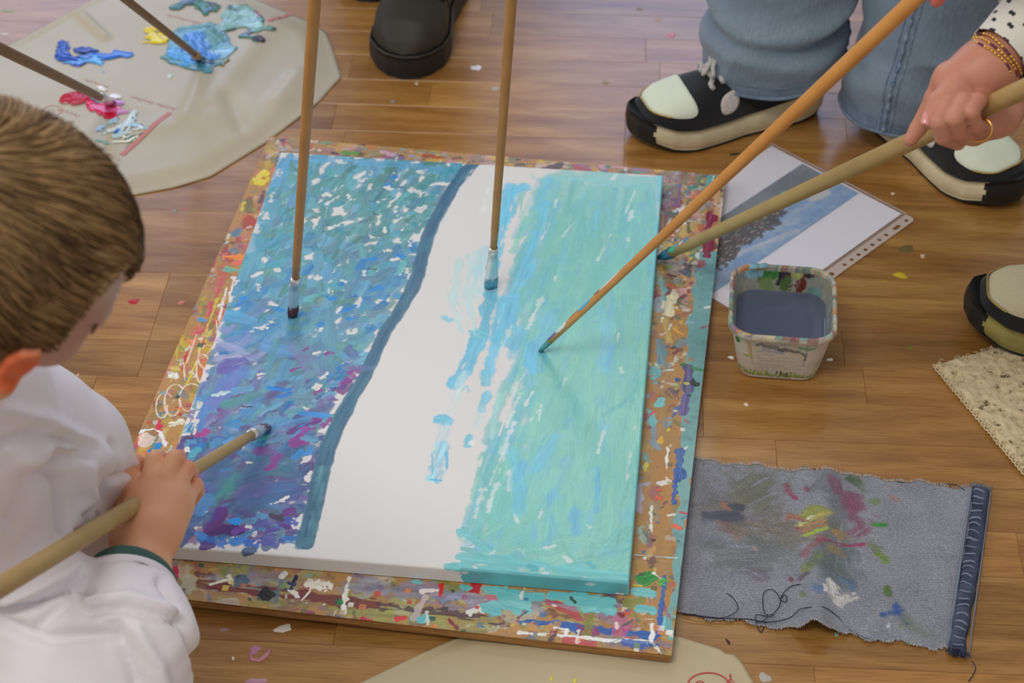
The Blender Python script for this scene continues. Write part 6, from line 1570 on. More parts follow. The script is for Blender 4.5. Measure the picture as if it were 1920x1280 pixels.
def shoe(parent, heel, toe, L=.27, W=.098, style='sneaker', side=1, mids=None, knit=None):
    """sole, upper and panels; +x runs from heel to toe, side=+1 puts the outer details on +y"""
    h = np.array(heel); t = np.array(toe); d = t - h; rz = math.atan2(d[1], d[0])
    def prof(x):   # half width of the last at x in 0..1
        xs = [0, .02, .06, .15, .30, .45, .60, .72, .84, .93, .98, 1.0]
        ws = [.0, .42, .58, .70, .72, .74, .90, 1.0, .93, .66, .36, .0]
        return np.interp(x, xs, ws) * W / 2
    def shift(x): return side * W * .10 * math.sin(min(x, 1) * 2.6) - side * .04 * W
    boot = style == 'boot'
    up = boot and .12 or .115
    def zb(x): return (.013 if not boot else .004) * sstep(x, .72, 1.0) ** 1.3 + (.003 if not boot else 0) * sstep(-x, -.12, 0)
    def zs(x): return (.036 if boot else .034 + .010 * (1 - sstep(x, .1, .55))) + zb(x) * .9
    def zt(x):
        if boot: return np.interp(x, [0, .06, .2, .42, .52, .62, .75, .88, .96, 1], [.10, .118, .125, .125, .108, .096, .088, .076, .055, .036])
        return np.interp(x, [0, .05, .12, .25, .40, .50, .60, .72, .84, .93, .98, 1], [.085, .098, .10, .10, .108, .098, .086, .076, .066, .053, .042, .033])
    def wv(V): 
        c, s = math.cos(rz), math.sin(rz); V = np.asarray(V, float)
        return np.stack([h[0] + V[..., 0] * c - V[..., 1] * s, h[1] + V[..., 0] * s + V[..., 1] * c, h[2] + V[..., 2]], -1)
    nu, nv = 72, 40
    uu = (1 - np.cos(np.linspace(0, 1, nu) * math.pi)) / 2
    def S(u, v, off=0.0):
        """upper surface, v 0..1 from one side of the sole over the top to the other"""
        th = v * math.pi; w = prof(u) + off * .8; e = .62 if not boot else .72
        cy, sy = math.cos(th), math.sin(th)
        y = np.sign(cy) * abs(cy) ** e * w; bulge = 1 + .05 * math.sin(th) * (1 - u)
        taper = 1 - .42 * max(0, sy) ** 3 * (1 - sstep(u, .45, .8)) * (0 if boot else 1)
        z = zs(u) - .004 + (zt(u) - zs(u) + .004 + off) * abs(sy) ** (.8)
        return (u * L + (off if u > .5 else -off) * abs(2 * u - 1), shift(u) + y * taper * bulge, z)
    V = np.array([[S(u, v) for v in np.linspace(0, 1, nv)] for u in uu])
    upper_m = BLACK if not boot else mat('brown_black_leather', C(42, 38, 32), .58, var=(9, .6, (1, 1, 1), C(56, 50, 38)), bump=(140, .25, .0006, (1, 1, 1)))
    root = obj('sneaker' if not boot else 'boot', grid(wv(V), flip=False), upper_m, parent)
    if parent is None: root.location = (0, 0, 0)
    # sole layers
    def layer(z0f, z1f, grow, m, name, u0=0.0, u1=1.0, wav=0.0, bulge=.002):
        n = 90; us = u0 + (u1 - u0) * (1 - np.cos(np.linspace(0, 1, n) * math.pi)) / 2
        rows = []
        for q in np.linspace(0, 1, 7):
            g = grow + bulge * math.sin(q * math.pi) - .0015 * (q == 0) - .0008 * (q == 1)
            ring = []
            for sgn, arr in ((1, us), (-1, us[::-1])):
                for u in arr:
                    w = prof(u) + g; z0, z1 = z0f(u), z1f(u)
                    ring.append((u * L + (g if u > .5 else -g) * abs(2 * u - 1) ** 2, shift(u) + sgn * w, z0 + (z1 - z0) * q + wav * math.sin(u * 55) * (1 - q) ))
            rows.append(ring)
        V = np.array(rows); k = V.shape[1]
        me_rows = V.reshape(-1, 3)
        Fc = [[a * k + b, a * k + (b + 1) % k, (a + 1) * k + (b + 1) % k, (a + 1) * k + b] for a in range(6) for b in range(k)]
        # caps as strips between the two sides
        for base, fl in ((0, 1), (6 * k, 0)):
            for b in range(n - 1):
                f = [base + b, base + b + 1, base + k - 2 - b, base + k - 1 - b]; Fc.append(f if fl else f[::-1])
        return obj(name, mesh(name, wv(me_rows), Fc), m, root)
    if boot:
        layer(lambda u: 0.0, lambda u: zs(u) - .005, .0045, RUB, 'outsole', bulge=.001)
        layer(lambda u: zs(u) - .0055, lambda u: zs(u) - .001, .0035, mat('welt', C(44, 42, 38), .5), 'welt', bulge=.0012)
        mb = MB(); P = np.array([S(u, v, .0006) for u, v in zip(np.linspace(.56, .56, 30), np.linspace(.06, .94, 30))]); mb.tube(wv(P), .0011, 6)
        obj('seam', mb.mesh(), RUB, root)
        P = np.array([S(.60 + .05 * math.sin(v * math.pi), v, .002) for v in np.linspace(.2, .8, 24)])
        mb = MB(); mb.tube(wv(P), .0045, 8); obj('collar', mb.mesh(), mat('dark_collar', C(40, 42, 46), .7), root)
        return root, wv
    layer(lambda u: zb(u), lambda u: zb(u) + .005, .0015, RUB, 'outsole', bulge=.0004, wav=.0006)
    layer(lambda u: zb(u) + .0045, lambda u: zs(u) + .0005 * 0, .0030, mids or MIDS, 'midsole', u1=.925, bulge=.0028)
    # toe bumper
    def patch(uvf, off, m, name, nr=16, na=48, th=.0016):
        V = []
        for r in np.linspace(0, 1, nr):
            o2 = off * (1 if r < .93 else (.1 if r >= 1 else .7))
            for a in np.linspace(0, 2 * math.pi, na, endpoint=False):
                u, v = uvf(r, a); V.append(S(np.clip(u, .002, .998), np.clip(v, 0, 1), o2))
        V = np.array(V).reshape(nr, na, 3)
        return obj(name, grid(wv(V), wrap=True), m, root)
    def sup(a, p): c, s = math.cos(a), math.sin(a); return np.sign(c) * abs(c) ** p, np.sign(s) * abs(s) ** p
    def toe_uv(r, a):
        x, y = sup(a, .75); y2 = y * .335 * (1 - .12 * x)
        u = .81 + x * r * (.12 if x > 0 else .135 - .04 * (1 - abs(y)) * 0) ; v = .5 + y2 * r + .03 * r * x
        if x < 0: u += .060 * r * (1 - abs(y) ** 2) * -x   # concave rear edge where the black eyestay dips in
        return u, v
    patch(toe_uv, .0016, knit or KNIT, 'toe_panel')
    # glitter piping along the front of the toe panel
    P = [S(*toe_uv(1.0, a), .0022) for a in np.linspace(-1.35, 1.35, 40)]
    mb = MB(); mb.tube(wv(np.array(P)), .0012, 6); obj('gold_piping', mb.mesh(), GOLD, root)
    vo = .12 if side > 0 else .88
    for vs_, nm in ((.145, 0), (.855, 1)):
        patch(lambda r, a: (.55 + sup(a, .8)[0] * .052 * r, vs_ + sup(a, .8)[1] * .085 * r + .0 * r), .0022, PILE, 'side_patch', 10, 32)
    # heel counter and side stripes
    patch(lambda r, a: (.14 + math.cos(a) * .10 * r, (.17 if side > 0 else .83) + math.sin(a) * .09 * r), .0018, TANF, 'side_panel', 10, 32)
    # rubber bumper wrapping the toe
    layer(lambda u: zb(u) + .0004, lambda u: zs(u) + .003 * sstep(u, .92, .99), .0038, RUB, 'toe_bumper', u0=.915, u1=1.0, bulge=.0020)
    # laces: crossing cords over the instep and a loose bow
    rl = random.Random(4)
    for k in range(5):
        u = .62 - .055 * k
        P = np.array([S(u + .012 * math.sin(q * 6), .5 + q * .17, .004 + .003 * math.cos(q * 8)) for q in np.linspace(-1, 1, 14)])
        mb = MB(); mb.tube(wv(P), .0036, 8); obj('lace', mb.mesh(), LACE, root)
    for k in range(6):
        P = [np.array(S(.52 - .012 * k, .5, .008))]
        dx, dy = [(.02, side * .022), (.015, -side * .02), (.035, side * .006), (.028, side * .015), (.004, side * .028), (.03, -side * .012)][k]
        for q in np.linspace(0, 1, 12):
            P.append(np.array(S(.52, .5, .008)) + np.array([dx * q + .004 * math.sin(q * 7 + k), dy * q + .004 * math.sin(q * 9), .010 * math.sin(q * 3.1) - .012 * q]))
        mb = MB(); mb.tube(wv(np.array(P)), .0032, 6); obj('lace', mb.mesh(), LACE, root)
    P = np.array([S(.42 + .05 * math.cos(t), .5 + .22 * math.sin(t), .003) for t in np.linspace(-1.2, 1.2, 20)])
    mb = MB(); mb.tube(wv(P), .004, 8); obj('tongue', mb.mesh(), BLACK, root)
    # upright lace post seen under the hem
    return root, wv


# ------------------------------------------------------------------ denim trouser legs
JEAN = mat('blue_denim', C(96, 114, 132), .9, sheen=.2, var=(170, .75, (1, 1, .45), C(128, 142, 152)), bump=(260, .8, .002, (1, 1, .4)))
JEANW = mat('worn_blue_denim', rough=.9, sheen=.2, attr=True, var=(170, .55, (1, 1, .45), C(112, 126, 140)), bump=(260, .8, .002, (1, 1, .4)))
JEAND = mat('denim_hem', C(112, 128, 142), .9, var=(40, .6, (1, 1, .3), C(80, 96, 118)), bump=(300, .6, .0015, (1, 1, 1)))
STI = mat('seam_denim', C(84, 104, 132), .9, var=(120, .8, (1, 1, 1), C(140, 154, 166)), bump=(300, .8, .002, (1, 1, 1)))


def jean_leg(parent, ankle, top, r0, r1, seed, folds, seam_ang, hem_tilt=(0, 0)):
    """a wide trouser leg that stacks over the shoe"""
    nz, na = 190, 150
    A = np.array(ankle, float); B = np.array(top, float)
    t = np.linspace(0, 1, nz) ** 1.15; th = np.linspace(0, 2 * math.pi, na, endpoint=False)
    TT, HH = np.meshgrid(t, th, indexing='ij')
    R_ = r0 + (r1 - r0) * sstep(TT, 0, .5)
    P = np.stack([np.cos(HH), np.sin(HH), TT * 4], -1)
    rdg = 1 - np.abs(noise3(P * np.array([1.6, 1.6, 4.2]), seed + 2, 3)) * 2
    disp = .007 * noise3(P * 1.3, seed, 3) + .006 * rdg + .003 * noise3(P * np.array([4, 4, 9.0]), seed + 1, 3)
    for (z, amp, wd, ph, sl) in folds:      # stacked fold rolls, tilted round the leg
        zz = z + sl * np.cos(HH - ph) + .012 * np.sin(2 * HH + ph * 3)
        ang = .35 + .65 * (.5 + .5 * np.cos(HH - ph))
        disp += amp * ang * np.exp(-((TT - zz) / wd) ** 2)
    R2 = R_ + disp * (.4 + .6 * (1 - sstep(TT, .3, .9)))
    C0 = A + (B - A) * TT[..., None]
    V = C0 + np.stack([np.cos(HH) * R2 * 1.08, np.sin(HH) * R2 * .95, np.zeros_like(R2)], -1)
    V[..., 2] += (1 - sstep(TT, 0, .25)) * (hem_tilt[0] * np.cos(HH) + hem_tilt[1] * np.sin(HH)) + .006 * noise3(P * 2, seed + 5, 2) * (1 - sstep(TT, 0, .2))
    V[..., 2] = np.maximum(V[..., 2], .004)
    wear = np.clip(.42 + disp / .030 + .18 * noise3(P * 3.1, seed + 7, 3) - .25 * sstep(-TT, -.05, 0), 0, 1)[..., None]
    jc = C(76, 93, 113) * (1 - wear) + C(130, 145, 157) * wear
    leg = obj('trouser_leg', grid(V, np.concatenate([jc, np.zeros_like(wear)], -1), wrap=True), JEANW, parent)
    md = leg.modifiers.new('cloth', 'SOLIDIFY'); md.thickness = .0022; md.offset = -1
    mb = MB(); mb.tube(V[1] * 1.0 + np.stack([np.cos(th), np.sin(th), th * 0], -1) * .0006, .0026, 6, closed=True); obj('hem', mb.mesh(), JEAND, leg)
    mb = MB(); mb.tube(V[9] + np.stack([np.cos(th), np.sin(th), th * 0], -1) * .0004, .0007, 4, closed=True); obj('hem_stitching', mb.mesh(), JEAND, leg)
    for dk in (-2, 2):
        k = int((math.degrees(seam_ang) % 360) / 360 * na)
        P = V[2:, (k + dk) % na]; nrm = np.array([math.cos(th[k]), math.sin(th[k]), 0])
        mb = MB(); mb.tube(P + nrm * .0004, .0011, 5); obj('seam_stitching', mb.mesh(), STI, leg)
    P = V[2:, k] + nrm * .0010
    mb = MB(); mb.tube(P, .0024 + .0010 * np.sin(np.arange(len(P)) * .9), 6); obj('side_seam', mb.mesh(), STI, leg)
    return leg

SKIN_A = mat('skin_leg', C(190, 140, 115), .5, sss=.1)
# person standing at the upper right
h1, t1 = U(1528, 196, 0), U(1226, 252, 0)
h2, t2 = U(1636, 205, 0), U(1893, 383, 0)
pA_ = empty('person'); tag(pA_, 'person in wide washed blue jeans and black and cream sneakers, standing at the upper right', 'person')
def body_mesh(name, parent, sdf, m, smooth=2):
    V, Q = sdf.surf(smooth); return obj(name, mesh(name, V, Q), m, parent)
an1 = h1 + (t1 - h1) * .28; an2 = h2 + (t2 - h2) * .26
top1 = an1 + np.array([.005, .05, .55]); top2 = an2 + np.array([.085, .075, .55])
sd = SDF((.2, 1.85, .02), (.9, 2.6, .72), .008)
for an, tp, tt, hh in ((an1, top1, t1, h1), (an2, top2, t2, h2)):
    a = an + np.array([0, 0, .09]); f = an + (tt - hh) / np.linalg.norm(tt - hh) * .10 + np.array([0, 0, .055])
    sd.cone(f, a, .022, .034, .02).cone(a, a + (tp - a) * .45, .034, .05, .02).cone(a + (tp - a) * .45, tp, .05, .048, .02).cone(hh + np.array([.0, .0, .06]), a, .024, .032, .02)
body_mesh('body', pA_, sd, SKIN_A)
s1, _ = shoe(pA_, h1, t1, L=.272, W=.100, side=1)
s2, _ = shoe(pA_, h2, t2, L=.272, W=.100, side=-1)
V = D(1425, 100, 2.3)
jean_leg(pA_, an1 + np.array([-.005, .004, .088]), top1 + np.array([0, 0, .1]), .084, .092, 3,
         [(.075, .010, .035, -2.2, .02), (.19, .012, .030, -1.2, -.04), (.115, -.012, .020, -1.6, .01), (.30, .010, .06, -2.6, .03)], math.radians(-8), (.012, .008))
jean_leg(pA_, an2 + np.array([.0, -.002, .048]), top2 + np.array([0, 0, .1]), .088, .098, 8,
         [(.06, .010, .04, -2.2, .03), (.22, .008, .06, -1.0, -.03), (.40, .010, .08, -2.6, .03)], math.radians(-122), (-.004, .0))

# boot of a person at the top
pC = empty('person'); tag(pC, 'person at the top edge of whom only a dark chunky leather boot shows', 'person')
bt_t = U(757, 147, 0); bt_h = bt_t + np.array([.055, .262, 0])
root, _ = shoe(pC, bt_h, bt_t, L=.268, W=.108, style='boot', side=-1)
bh2 = U(640, -40, 0) ; bh2[0] = U(700, 2, 0)[0] - .005; tt2 = U(700, 1, 0)
root, _ = shoe(pC, tt2 + np.array([-.04, .262, 0]), tt2, L=.268, W=.108, style='boot', side=1)
sd = SDF((-.4, 2.2, .05), (.1, 2.85, .75), .009)
for hh, tt in ((bt_h, bt_t), (tt2 + np.array([-.04, .262, 0]), tt2)):
    an = hh + (tt - hh) * .30 + np.array([0, 0, .09]); sd.cone(an, an + np.array([0, .02, .2]), .036, .05, .02).cone(an + np.array([0, .02, .2]), an + np.array([0, .03, .5]), .05, .055, .02)
body_mesh('body', pC, sd, SKIN_A)
DKT = mat('dark_trousers', C(40, 42, 50), .85, bump=(300, .4, .001, (1, 1, 1)))
for hh, tt in ((bt_h, bt_t), (tt2 + np.array([-.04, .262, 0]), tt2)):
    an = hh + (tt - hh) * .32 + np.array([0, 0, .10]); n = 20; V = []
    for i, q in enumerate(np.linspace(0, 1, n)):
        for a in np.linspace(0, 2 * math.pi, 40, endpoint=False):
            r = (.062 + .01 * q + .004 * math.sin(3 * a + q * 9)); V.append(an + np.array([r * math.cos(a), .03 * q + r * math.sin(a), .46 * q]))
    obj('trouser_leg', grid(np.array(V).reshape(n, 40, 3), wrap=True), DKT, pC)

# ------------------------------------------------------------------ hands
def skin(name, c, c2, k=.8):
    m = mat(name, C(*c, k), .48, spec=.4, sss=.18, var=(28, .6, (1, 1, 1), C(*c2, k)), bump=(160, .25, .0008, (1, 1, 1)))
    return m

def nail(parent, pos, n, u, w, l, m):
    """a curved fingernail plate: centre, outward normal, direction towards the tip"""
    n = np.array(n) / np.linalg.norm(n); u = np.array(u) - n * (np.array(u) @ n); u /= np.linalg.norm(u); s = np.cross(n, u); V = []
    for i in np.linspace(-1, 1, 9):
        for j in np.linspace(-1, 1, 9):
            ww = w * math.sqrt(1 - .25 * i ** 4)
            V.append(np.array(pos) + u * l * i + s * ww * j - n * (.35 * w * j * j + .12 * l * i * i))
    o = obj('fingernail', grid(np.array(V).reshape(9, 9, 3)), m, parent); md = o.modifiers.new('t', 'SOLIDIFY'); md.thickness = .0005
    return o

# adult right hand with the bracelet
pB_ = empty('person'); tag(pB_, 'person at the right edge: hand with gold bracelet and spotted cuff gripping a brush', 'person')
A = lambda px, py, d=1.63: D(px, py, d)
sd = SDF(A(1960, 330, 1.60) - np.array([.28, .12, .10]), A(1960, 60, 1.62) + np.array([.10, .20, .22]), .0018)
k = .006
elbow = D(2160, -150, 1.66)
sd.cone(elbow, A(1885, 94, 1.625), .028, .0215, .01).cone(A(1885, 94, 1.625), A(1852, 126, 1.625), .0215, .0245, .008)
# back of the hand and thumb mount
sd.cone(A(1855, 125, 1.625), A(1792, 158, 1.625), .0255, .0215, .012).cone(A(1850, 130, 1.64), A(1868, 212, 1.655), .022, .0215, .012)
sd.cone(A(1845, 140, 1.63), A(1815, 190, 1.64), .024, .018, .012)
sd.cone(A(1866, 160, 1.65), A(1898, 196, 1.66), .018, .013, .010)
# index: along and behind the stick, tip peeping out on the left
sd.chain([A(1775, 140, 1.630), A(1752, 185, 1.632), A(1722, 240, 1.650), A(1707, 262, 1.652)], [.0110, .0088, .0074, .0062], .003)
# thumb pressing from above
sd.chain([A(1795, 165, 1.612), A(1757, 196, 1.606), A(1742, 226, 1.604)], [.0135, .0100, .0080], .003)
# middle, ring and little finger closed over the stick
for ch, rs in (([A(1800, 172, 1.620), A(1778, 196, 1.600), A(1760, 228, 1.592), A(1768, 256, 1.604), A(1796, 268, 1.630)], [.0100, .0084, .0080, .0076, .0068]),
               ([A(1822, 176, 1.620), A(1806, 192, 1.598), A(1790, 222, 1.588), A(1799, 250, 1.602), A(1824, 260, 1.628)], [.0100, .0082, .0078, .0074, .0068]),
               ([A(1846, 182, 1.622), A(1834, 188, 1.600), A(1820, 210, 1.590), A(1829, 236, 1.603), A(1850, 244, 1.628)], [.0095, .0076, .0074, .0070, .0064])):
    sd.chain(ch, rs, .0008)
sd.cone(A(1868, 212, 1.655), A(1825, 245, 1.645), .0205, .014, .008)
hm = skin('adult_skin', (186, 132, 108), (170, 108, 90))
V, Q = largest(*sd.surf(1)); bodyB = obj('body', mesh('body', V, Q), hm, pB_)
NAIL = mat('fingernail', C(205, 140, 135), .18)
nail(pB_, A(1741, 222, 1.597), -_F + _U * .2, A(1742, 240, 1.6) - A(1757, 196, 1.6), .0052, .006, NAIL)
# cuff and sleeve
ax0, ax1 = A(1868, 112, 1.624), elbow
ua = (ax1 - ax0) / np.linalg.norm(ax1 - ax0); e_a = np.cross(ua, [0, 0, 1.]); e_a /= np.linalg.norm(e_a); e_b = np.cross(e_a, ua)
def sleeve(name, s0, s1, rf, m, parent, cols=None, n=90, na=140, wob=.0012, seed=0, th=.0012, offc=(0, 0)):
    V = []
    S_, H_ = np.meshgrid(np.linspace(s0, s1, n), np.linspace(0, 2 * math.pi, na, endpoint=False), indexing='ij')
    Rr = rf(S_, H_) + wob * noise3(np.stack([np.cos(H_) * 2, np.sin(H_) * 2, S_ * 60], -1), seed, 3)
    V = ax0 + ua * S_[..., None] + e_a * (np.cos(H_) * Rr + offc[0])[..., None] + e_b * (np.sin(H_) * Rr + offc[1])[..., None]
    cc = cols(S_, H_, V) if cols is not None else None
    o = obj(name, grid(V, cc, wrap=True), m, parent); md = o.modifiers.new('cloth', 'SOLIDIFY'); md.thickness = th; md.offset = -1
    return o
def dots(S_, H_, V):
    base = np.tile(np.append(C(205, 202, 190), 0.), S_.shape + (1,)); rr = random.Random(12)
    for i in range(9):
        for j in range(11):
            s0 = .004 + i * .011 + rr.uniform(-.002, .002); a0 = (j + .5 * (i % 2)) / 11 * 6.283 + rr.uniform(-.1, .1); tilt = rr.uniform(-.4, .9)
            ds = (S_ - s0); da = ((H_ - a0 + math.pi) % (2 * math.pi) - math.pi) * .034
            x = ds * math.cos(tilt) + da * math.sin(tilt); y = -ds * math.sin(tilt) + da * math.cos(tilt)
            hrt = np.minimum(np.hypot(x - .0009, (y - .0016)) - .0021, np.hypot(x + .0003, (y + .0016)) - .0020)
            base[hrt < 0, :3] = C(38, 40, 44)
    return base
COT = mat('spotted_cotton', rough=.85, attr=True, bump=(500, .3, .0006, (1, 1, 1)))
sleeve('spotted_cuff', .004, .085, lambda S_, H_: .0300 + .004 * sstep(S_, .004, .04) + .0016 * np.exp(-((S_ - .046) / .003) ** 2), COT, pB_, dots, n=220, na=420)
sleeve('white_sleeve', .052, .34, lambda S_, H_: .044 + .012 * sstep(S_, .05, .16), mat('white_coat', C(196, 192, 186), .85, bump=(60, .4, .004, (1, 1, 1))), pB_, wob=.005, seed=4, offc=(0, .012))
# bracelet of small gold and garnet beads: two strands
rb = random.Random(8)
BG = mat('bracelet_gold', C(200, 160, 80, .7), .2, metal=1.0); BP = mat('garnet_bead', C(90, 40, 60), .2)
br = empty('bracelet', (0, 0, 0), 0, pB_)
for st, (sp, rad) in enumerate(((-.009, .0262), (-.0045, .0270), (-.0005, .0282))):
    for j in range(44):
        a = j / 44 * 2 * math.pi; c = ax0 + ua * (sp + .0012 * math.sin(3 * a + st)) + e_a * rad * math.cos(a) * .98 + e_b * rad * math.sin(a)
        tg = -e_a * math.sin(a) + e_b * math.cos(a)
        mb = MB(); mb.tube(np.array([c - tg * .0017, c - tg * .001, c + tg * .001, c + tg * .0017]), [.0007, .0013, .0013, .0007], 8)
        obj('bead', mb.mesh(), BP if (j + st * 3) % 9 in (3, 4) else BG, br)
# ring on the little finger
mb = MB(); c0 = A(1838, 243, 1.612); dd = A(1850, 240, 1.628) - A(1829, 238, 1.602); dd /= np.linalg.norm(dd); s_ = np.cross(dd, [0, 0, 1.]); s_ /= np.linalg.norm(s_); b_ = np.cross(s_, dd)
mb.tube(np.array([c0 + (s_ * math.cos(t) + b_ * math.sin(t)) * .0102 for t in np.linspace(0, 6.283, 28, endpoint=False)]), .0012, 8, closed=True); obj('ring', mb.mesh(), BG, pB_)

# sneaker of the person at the right edge, resting on the pad
pD = empty('person'); tag(pD, 'person at the right edge of whom only one black sneaker with beige mesh toe shows', 'person')
KN2 = mat('beige_mesh', C(188, 178, 146), .8, bump=(420, 1, .0015, (1, 1, 1))); MD2 = mat('olive_foam', C(150, 140, 80), .55, var=(30, .7, (1, 1, 1), C(110, 104, 56)))
td = U(1814, 592, .012); td[2] = .008; hd = td + np.array([.262, -.055, 0]); hd[2] = .008
root, _ = shoe(pD, hd, td, L=.27, W=.104, side=1, mids=MD2, knit=KN2)
sd = SDF((td[0], td[1] - .25, .03), (td[0] + .4, td[1] + .15, .6), .009)
an = hd + (td - hd) * .28 + np.array([0, 0, .09])
sd.cone(an + np.array([-.10, .03, -.03]), an, .024, .034, .02).cone(an, an + np.array([.03, 0, .2]), .034, .05, .02).cone(an + np.array([.03, 0, .2]), an + np.array([.05, 0, .38]), .05, .05, .02)
body_mesh('body', pD, sd, SKIN_A)
V = []
for q in np.linspace(0, 1, 20):
    for a in np.linspace(0, 2 * math.pi, 40, endpoint=False):
        r = .07 + .01 * q + .004 * math.sin(3 * a + q * 9); V.append(an + np.array([r * math.cos(a) + .05 * q + .02, r * math.sin(a), .01 + .36 * q]))
obj('trouser_leg', grid(np.array(V).reshape(20, 40, 3), wrap=True), DKT, pD)

# fingertips at the top edge holding the orange-brown brush
pE = empty('person'); tag(pE, 'person whose bare reddish fingertip just shows at the top edge beside the blue jeans', 'person')
sd = SDF(D(1760, -150, 1.6) - np.array([.14, .10, .14]), D(1760, -150, 1.6) + np.array([.2, .2, .24]), .003)
Bp = lambda px, py, d: D(px, py, d)
sd.cone(Bp(1960, -420, 1.45), Bp(1860, -190, 1.53), .034, .026, .01).cone(Bp(1860, -190, 1.53), Bp(1800, -100, 1.57), .025, .021, .01)
for i, (x, y) in enumerate(((1756, 0), (1742, -34), (1728, -60), (1715, -84))):
    sd.chain([Bp(1800 - i * 12, -80 - i * 20, 1.565), Bp(x + 22, y - 42, 1.572), Bp(x, y, 1.592)], [.0115, .0095, .0070], .003)
sd.chain([Bp(1790, -120, 1.56), Bp(1745, -80, 1.59), Bp(1722, -55, 1.60)], [.013, .010, .008], .004)
V, Q = sd.surf(2); obj('body', mesh('body', V, Q), skin('red_skin', (196, 112, 98), (180, 90, 80)), pE)
sp = Bp(1860, -190, 1.53); se = Bp(1960, -420, 1.45); us = (se - sp) / np.linalg.norm(se - sp)
mb = MB(); mb.tube(np.array([sp + us * q for q in (.01, .03, .08, .15)]), [.033, .036, .042, .046], 24); obj('sleeve', mb.mesh(), mat('dark_sleeve', C(60, 62, 70), .85), pE)
# ------------------------------------------------------------------ child in the white smock
boy = empty('person'); tag(boy, 'child with short brown hair in a white smock, bending over the canvas at the left', 'person')
HC = D(-22, 436, 1.27)
def camv(a, b, c): return a * _R + b * _U + c * _F
hF = camv(.80, -.36, .40); hF /= np.linalg.norm(hF)
hU = camv(.42, .36, -.83); hU -= hF * (hU @ hF); hU /= np.linalg.norm(hU)
hS = np.cross(hF, hU); hS = hS if hS @ _U < 0 else -hS      # towards the child's right ear
def hp(f, u, s): return HC + hF * f + hU * u + hS * s
sd = SDF((-.72, .84, .02), (-.16, 1.37, .80), .0026)
# skull, face and jaw
sd.ell(hp(0, 0, 0), [hF, hU, hS], [.094, .092, .0745], .01)
sd.ell(hp(.028, -.052, 0), [hF, hU, hS], [.058, .062, .056], .03)
sd.ell(hp(.062, -.088, 0), [hF, hU, hS], [.024, .022, .026], .03)             # chin
sd.cone(hp(.090, -.014, 0), hp(.099, -.040, 0), .006, .009, .012)               # nose
sd.cone(hp(.083, .004, .03), hp(.083, .004, -.03), .010, .010, .014)            # brow
for s in (1, -1):
    sd.ell(hp(.079, -.012, s * .031), [hF, hU, hS], [.012, .011, .013], .004)   # eyes
    sd.ell(hp(.070, -.042, s * .034), [hF, hU, hS], [.022, .022, .022], .02)    # cheeks
sd.cone(hp(.083, -.066, .016), hp(.083, -.066, -.016), .0065, .0065, .006); sd.cone(hp(.081, -.073, .012), hp(.081, -.073, -.012), .0065, .0065, .005)
# ears
E0 = D(36, 668, 1.262) + hS * .006
for s in (1, -1):
    base = E0 if s == 1 else E0 - hS * 2 * float((E0 - HC) @ hS) + hS * .017
    eu = (D(74, 626, 1.255) - D(30, 705, 1.285)); eu /= np.linalg.norm(eu)
    o = hS * s
    q = lambda a, b, c: base + eu * a + camv(.92, .38, 0) * b * 1 + o * c
    sd.chain([q(-.016, .004, .000), q(.002, .013, .004), q(.016, .010, .006), q(.021, .000, .006), q(.016, -.008, .004), q(.002, -.010, .002), q(-.012, -.007, .001), q(-.020, -.002, .001), q(-.018, .003, .0)],
             [.0038, .0040, .0042, .0044, .0044, .0042, .0050, .0074, .005], .003)
    sd.cone(q(.010, 0, -.002), q(-.012, 0, -.002), .0065, .0055, .004)
    sd.cone(base - o * .014 + (HC - base) * .02, q(0, 0, -.004), .012, .008, .008)
# neck and shoulders
nb = D(-130, 720, 1.45)
sd.cone(hp(-.035, -.07, 0), nb, .046, .050, .02)
rsh, rel, rwr = D(-20, 900, 1.65), D(200, 1400, 1.60), D(264, 1078, 1.625)
lsh = D(-150, 650, 1.60); lel = D(60, 800, 1.62); lwr = D(222, 884, 1.685)
sd.cone(nb, rsh, .055, .050, .03).cone(nb, lsh, .055, .045, .03).cone(nb, D(-200, 1050, 1.66), .07, .10, .04)
sd.cone(rsh, rel, .042, .034, .02).cone(rel, D(250, 1200, 1.60), .036, .028, .01).cone(D(250, 1200, 1.60), rwr, .028, .0245, .01)
sd.cone(lsh, lel, .04, .032, .02).cone(lel, lwr, .030, .018, .01)
# right hand: back of the hand, four fingers folding over the handle, thumb underneath
k = .0015
A = D
sd.cone(rwr, A(268, 1020, 1.645), .0245, .0245, .012)
for kx, ky, kd, r in ((283, 900, 1.674, .0092), (310, 896, 1.672, .0092), (334, 908, 1.678, .0088), (350, 932, 1.686, .0082)):
    sd.cone(A(270 + (kx - 310) * .25, 1020, 1.648), A(kx, ky, kd), .0195, r, .010)
sd.cone(A(240, 1010, 1.655), A(262, 930, 1.675), .017, .013, .010).cone(A(300, 990, 1.65), A(325, 945, 1.668), .021, .018, .012)
sd.chain([A(283, 900, 1.672), A(288, 862, 1.682), A(299, 856, 1.702), A(312, 884, 1.722)], [.0092, .0080, .0072, .0064], k)
sd.chain([A(310, 896, 1.670), A(327, 858, 1.682), A(336, 856, 1.704), A(338, 886, 1.724)], [.0092, .0078, .0070, .0064], k)
sd.chain([A(334, 908, 1.676), A(352, 878, 1.690), A(360, 884, 1.710), A(354, 910, 1.726)], [.0088, .0074, .0066, .0060], k)
sd.chain([A(350, 932, 1.684), A(368, 908, 1.700), A(372, 920, 1.716), A(360, 940, 1.728)], [.0082, .0066, .0060, .0056], k)
sd.chain([A(246, 1000, 1.665), A(240, 940, 1.688), A(252, 905, 1.708), A(272, 890, 1.724)], [.0145, .0115, .0100, .0085], .004)
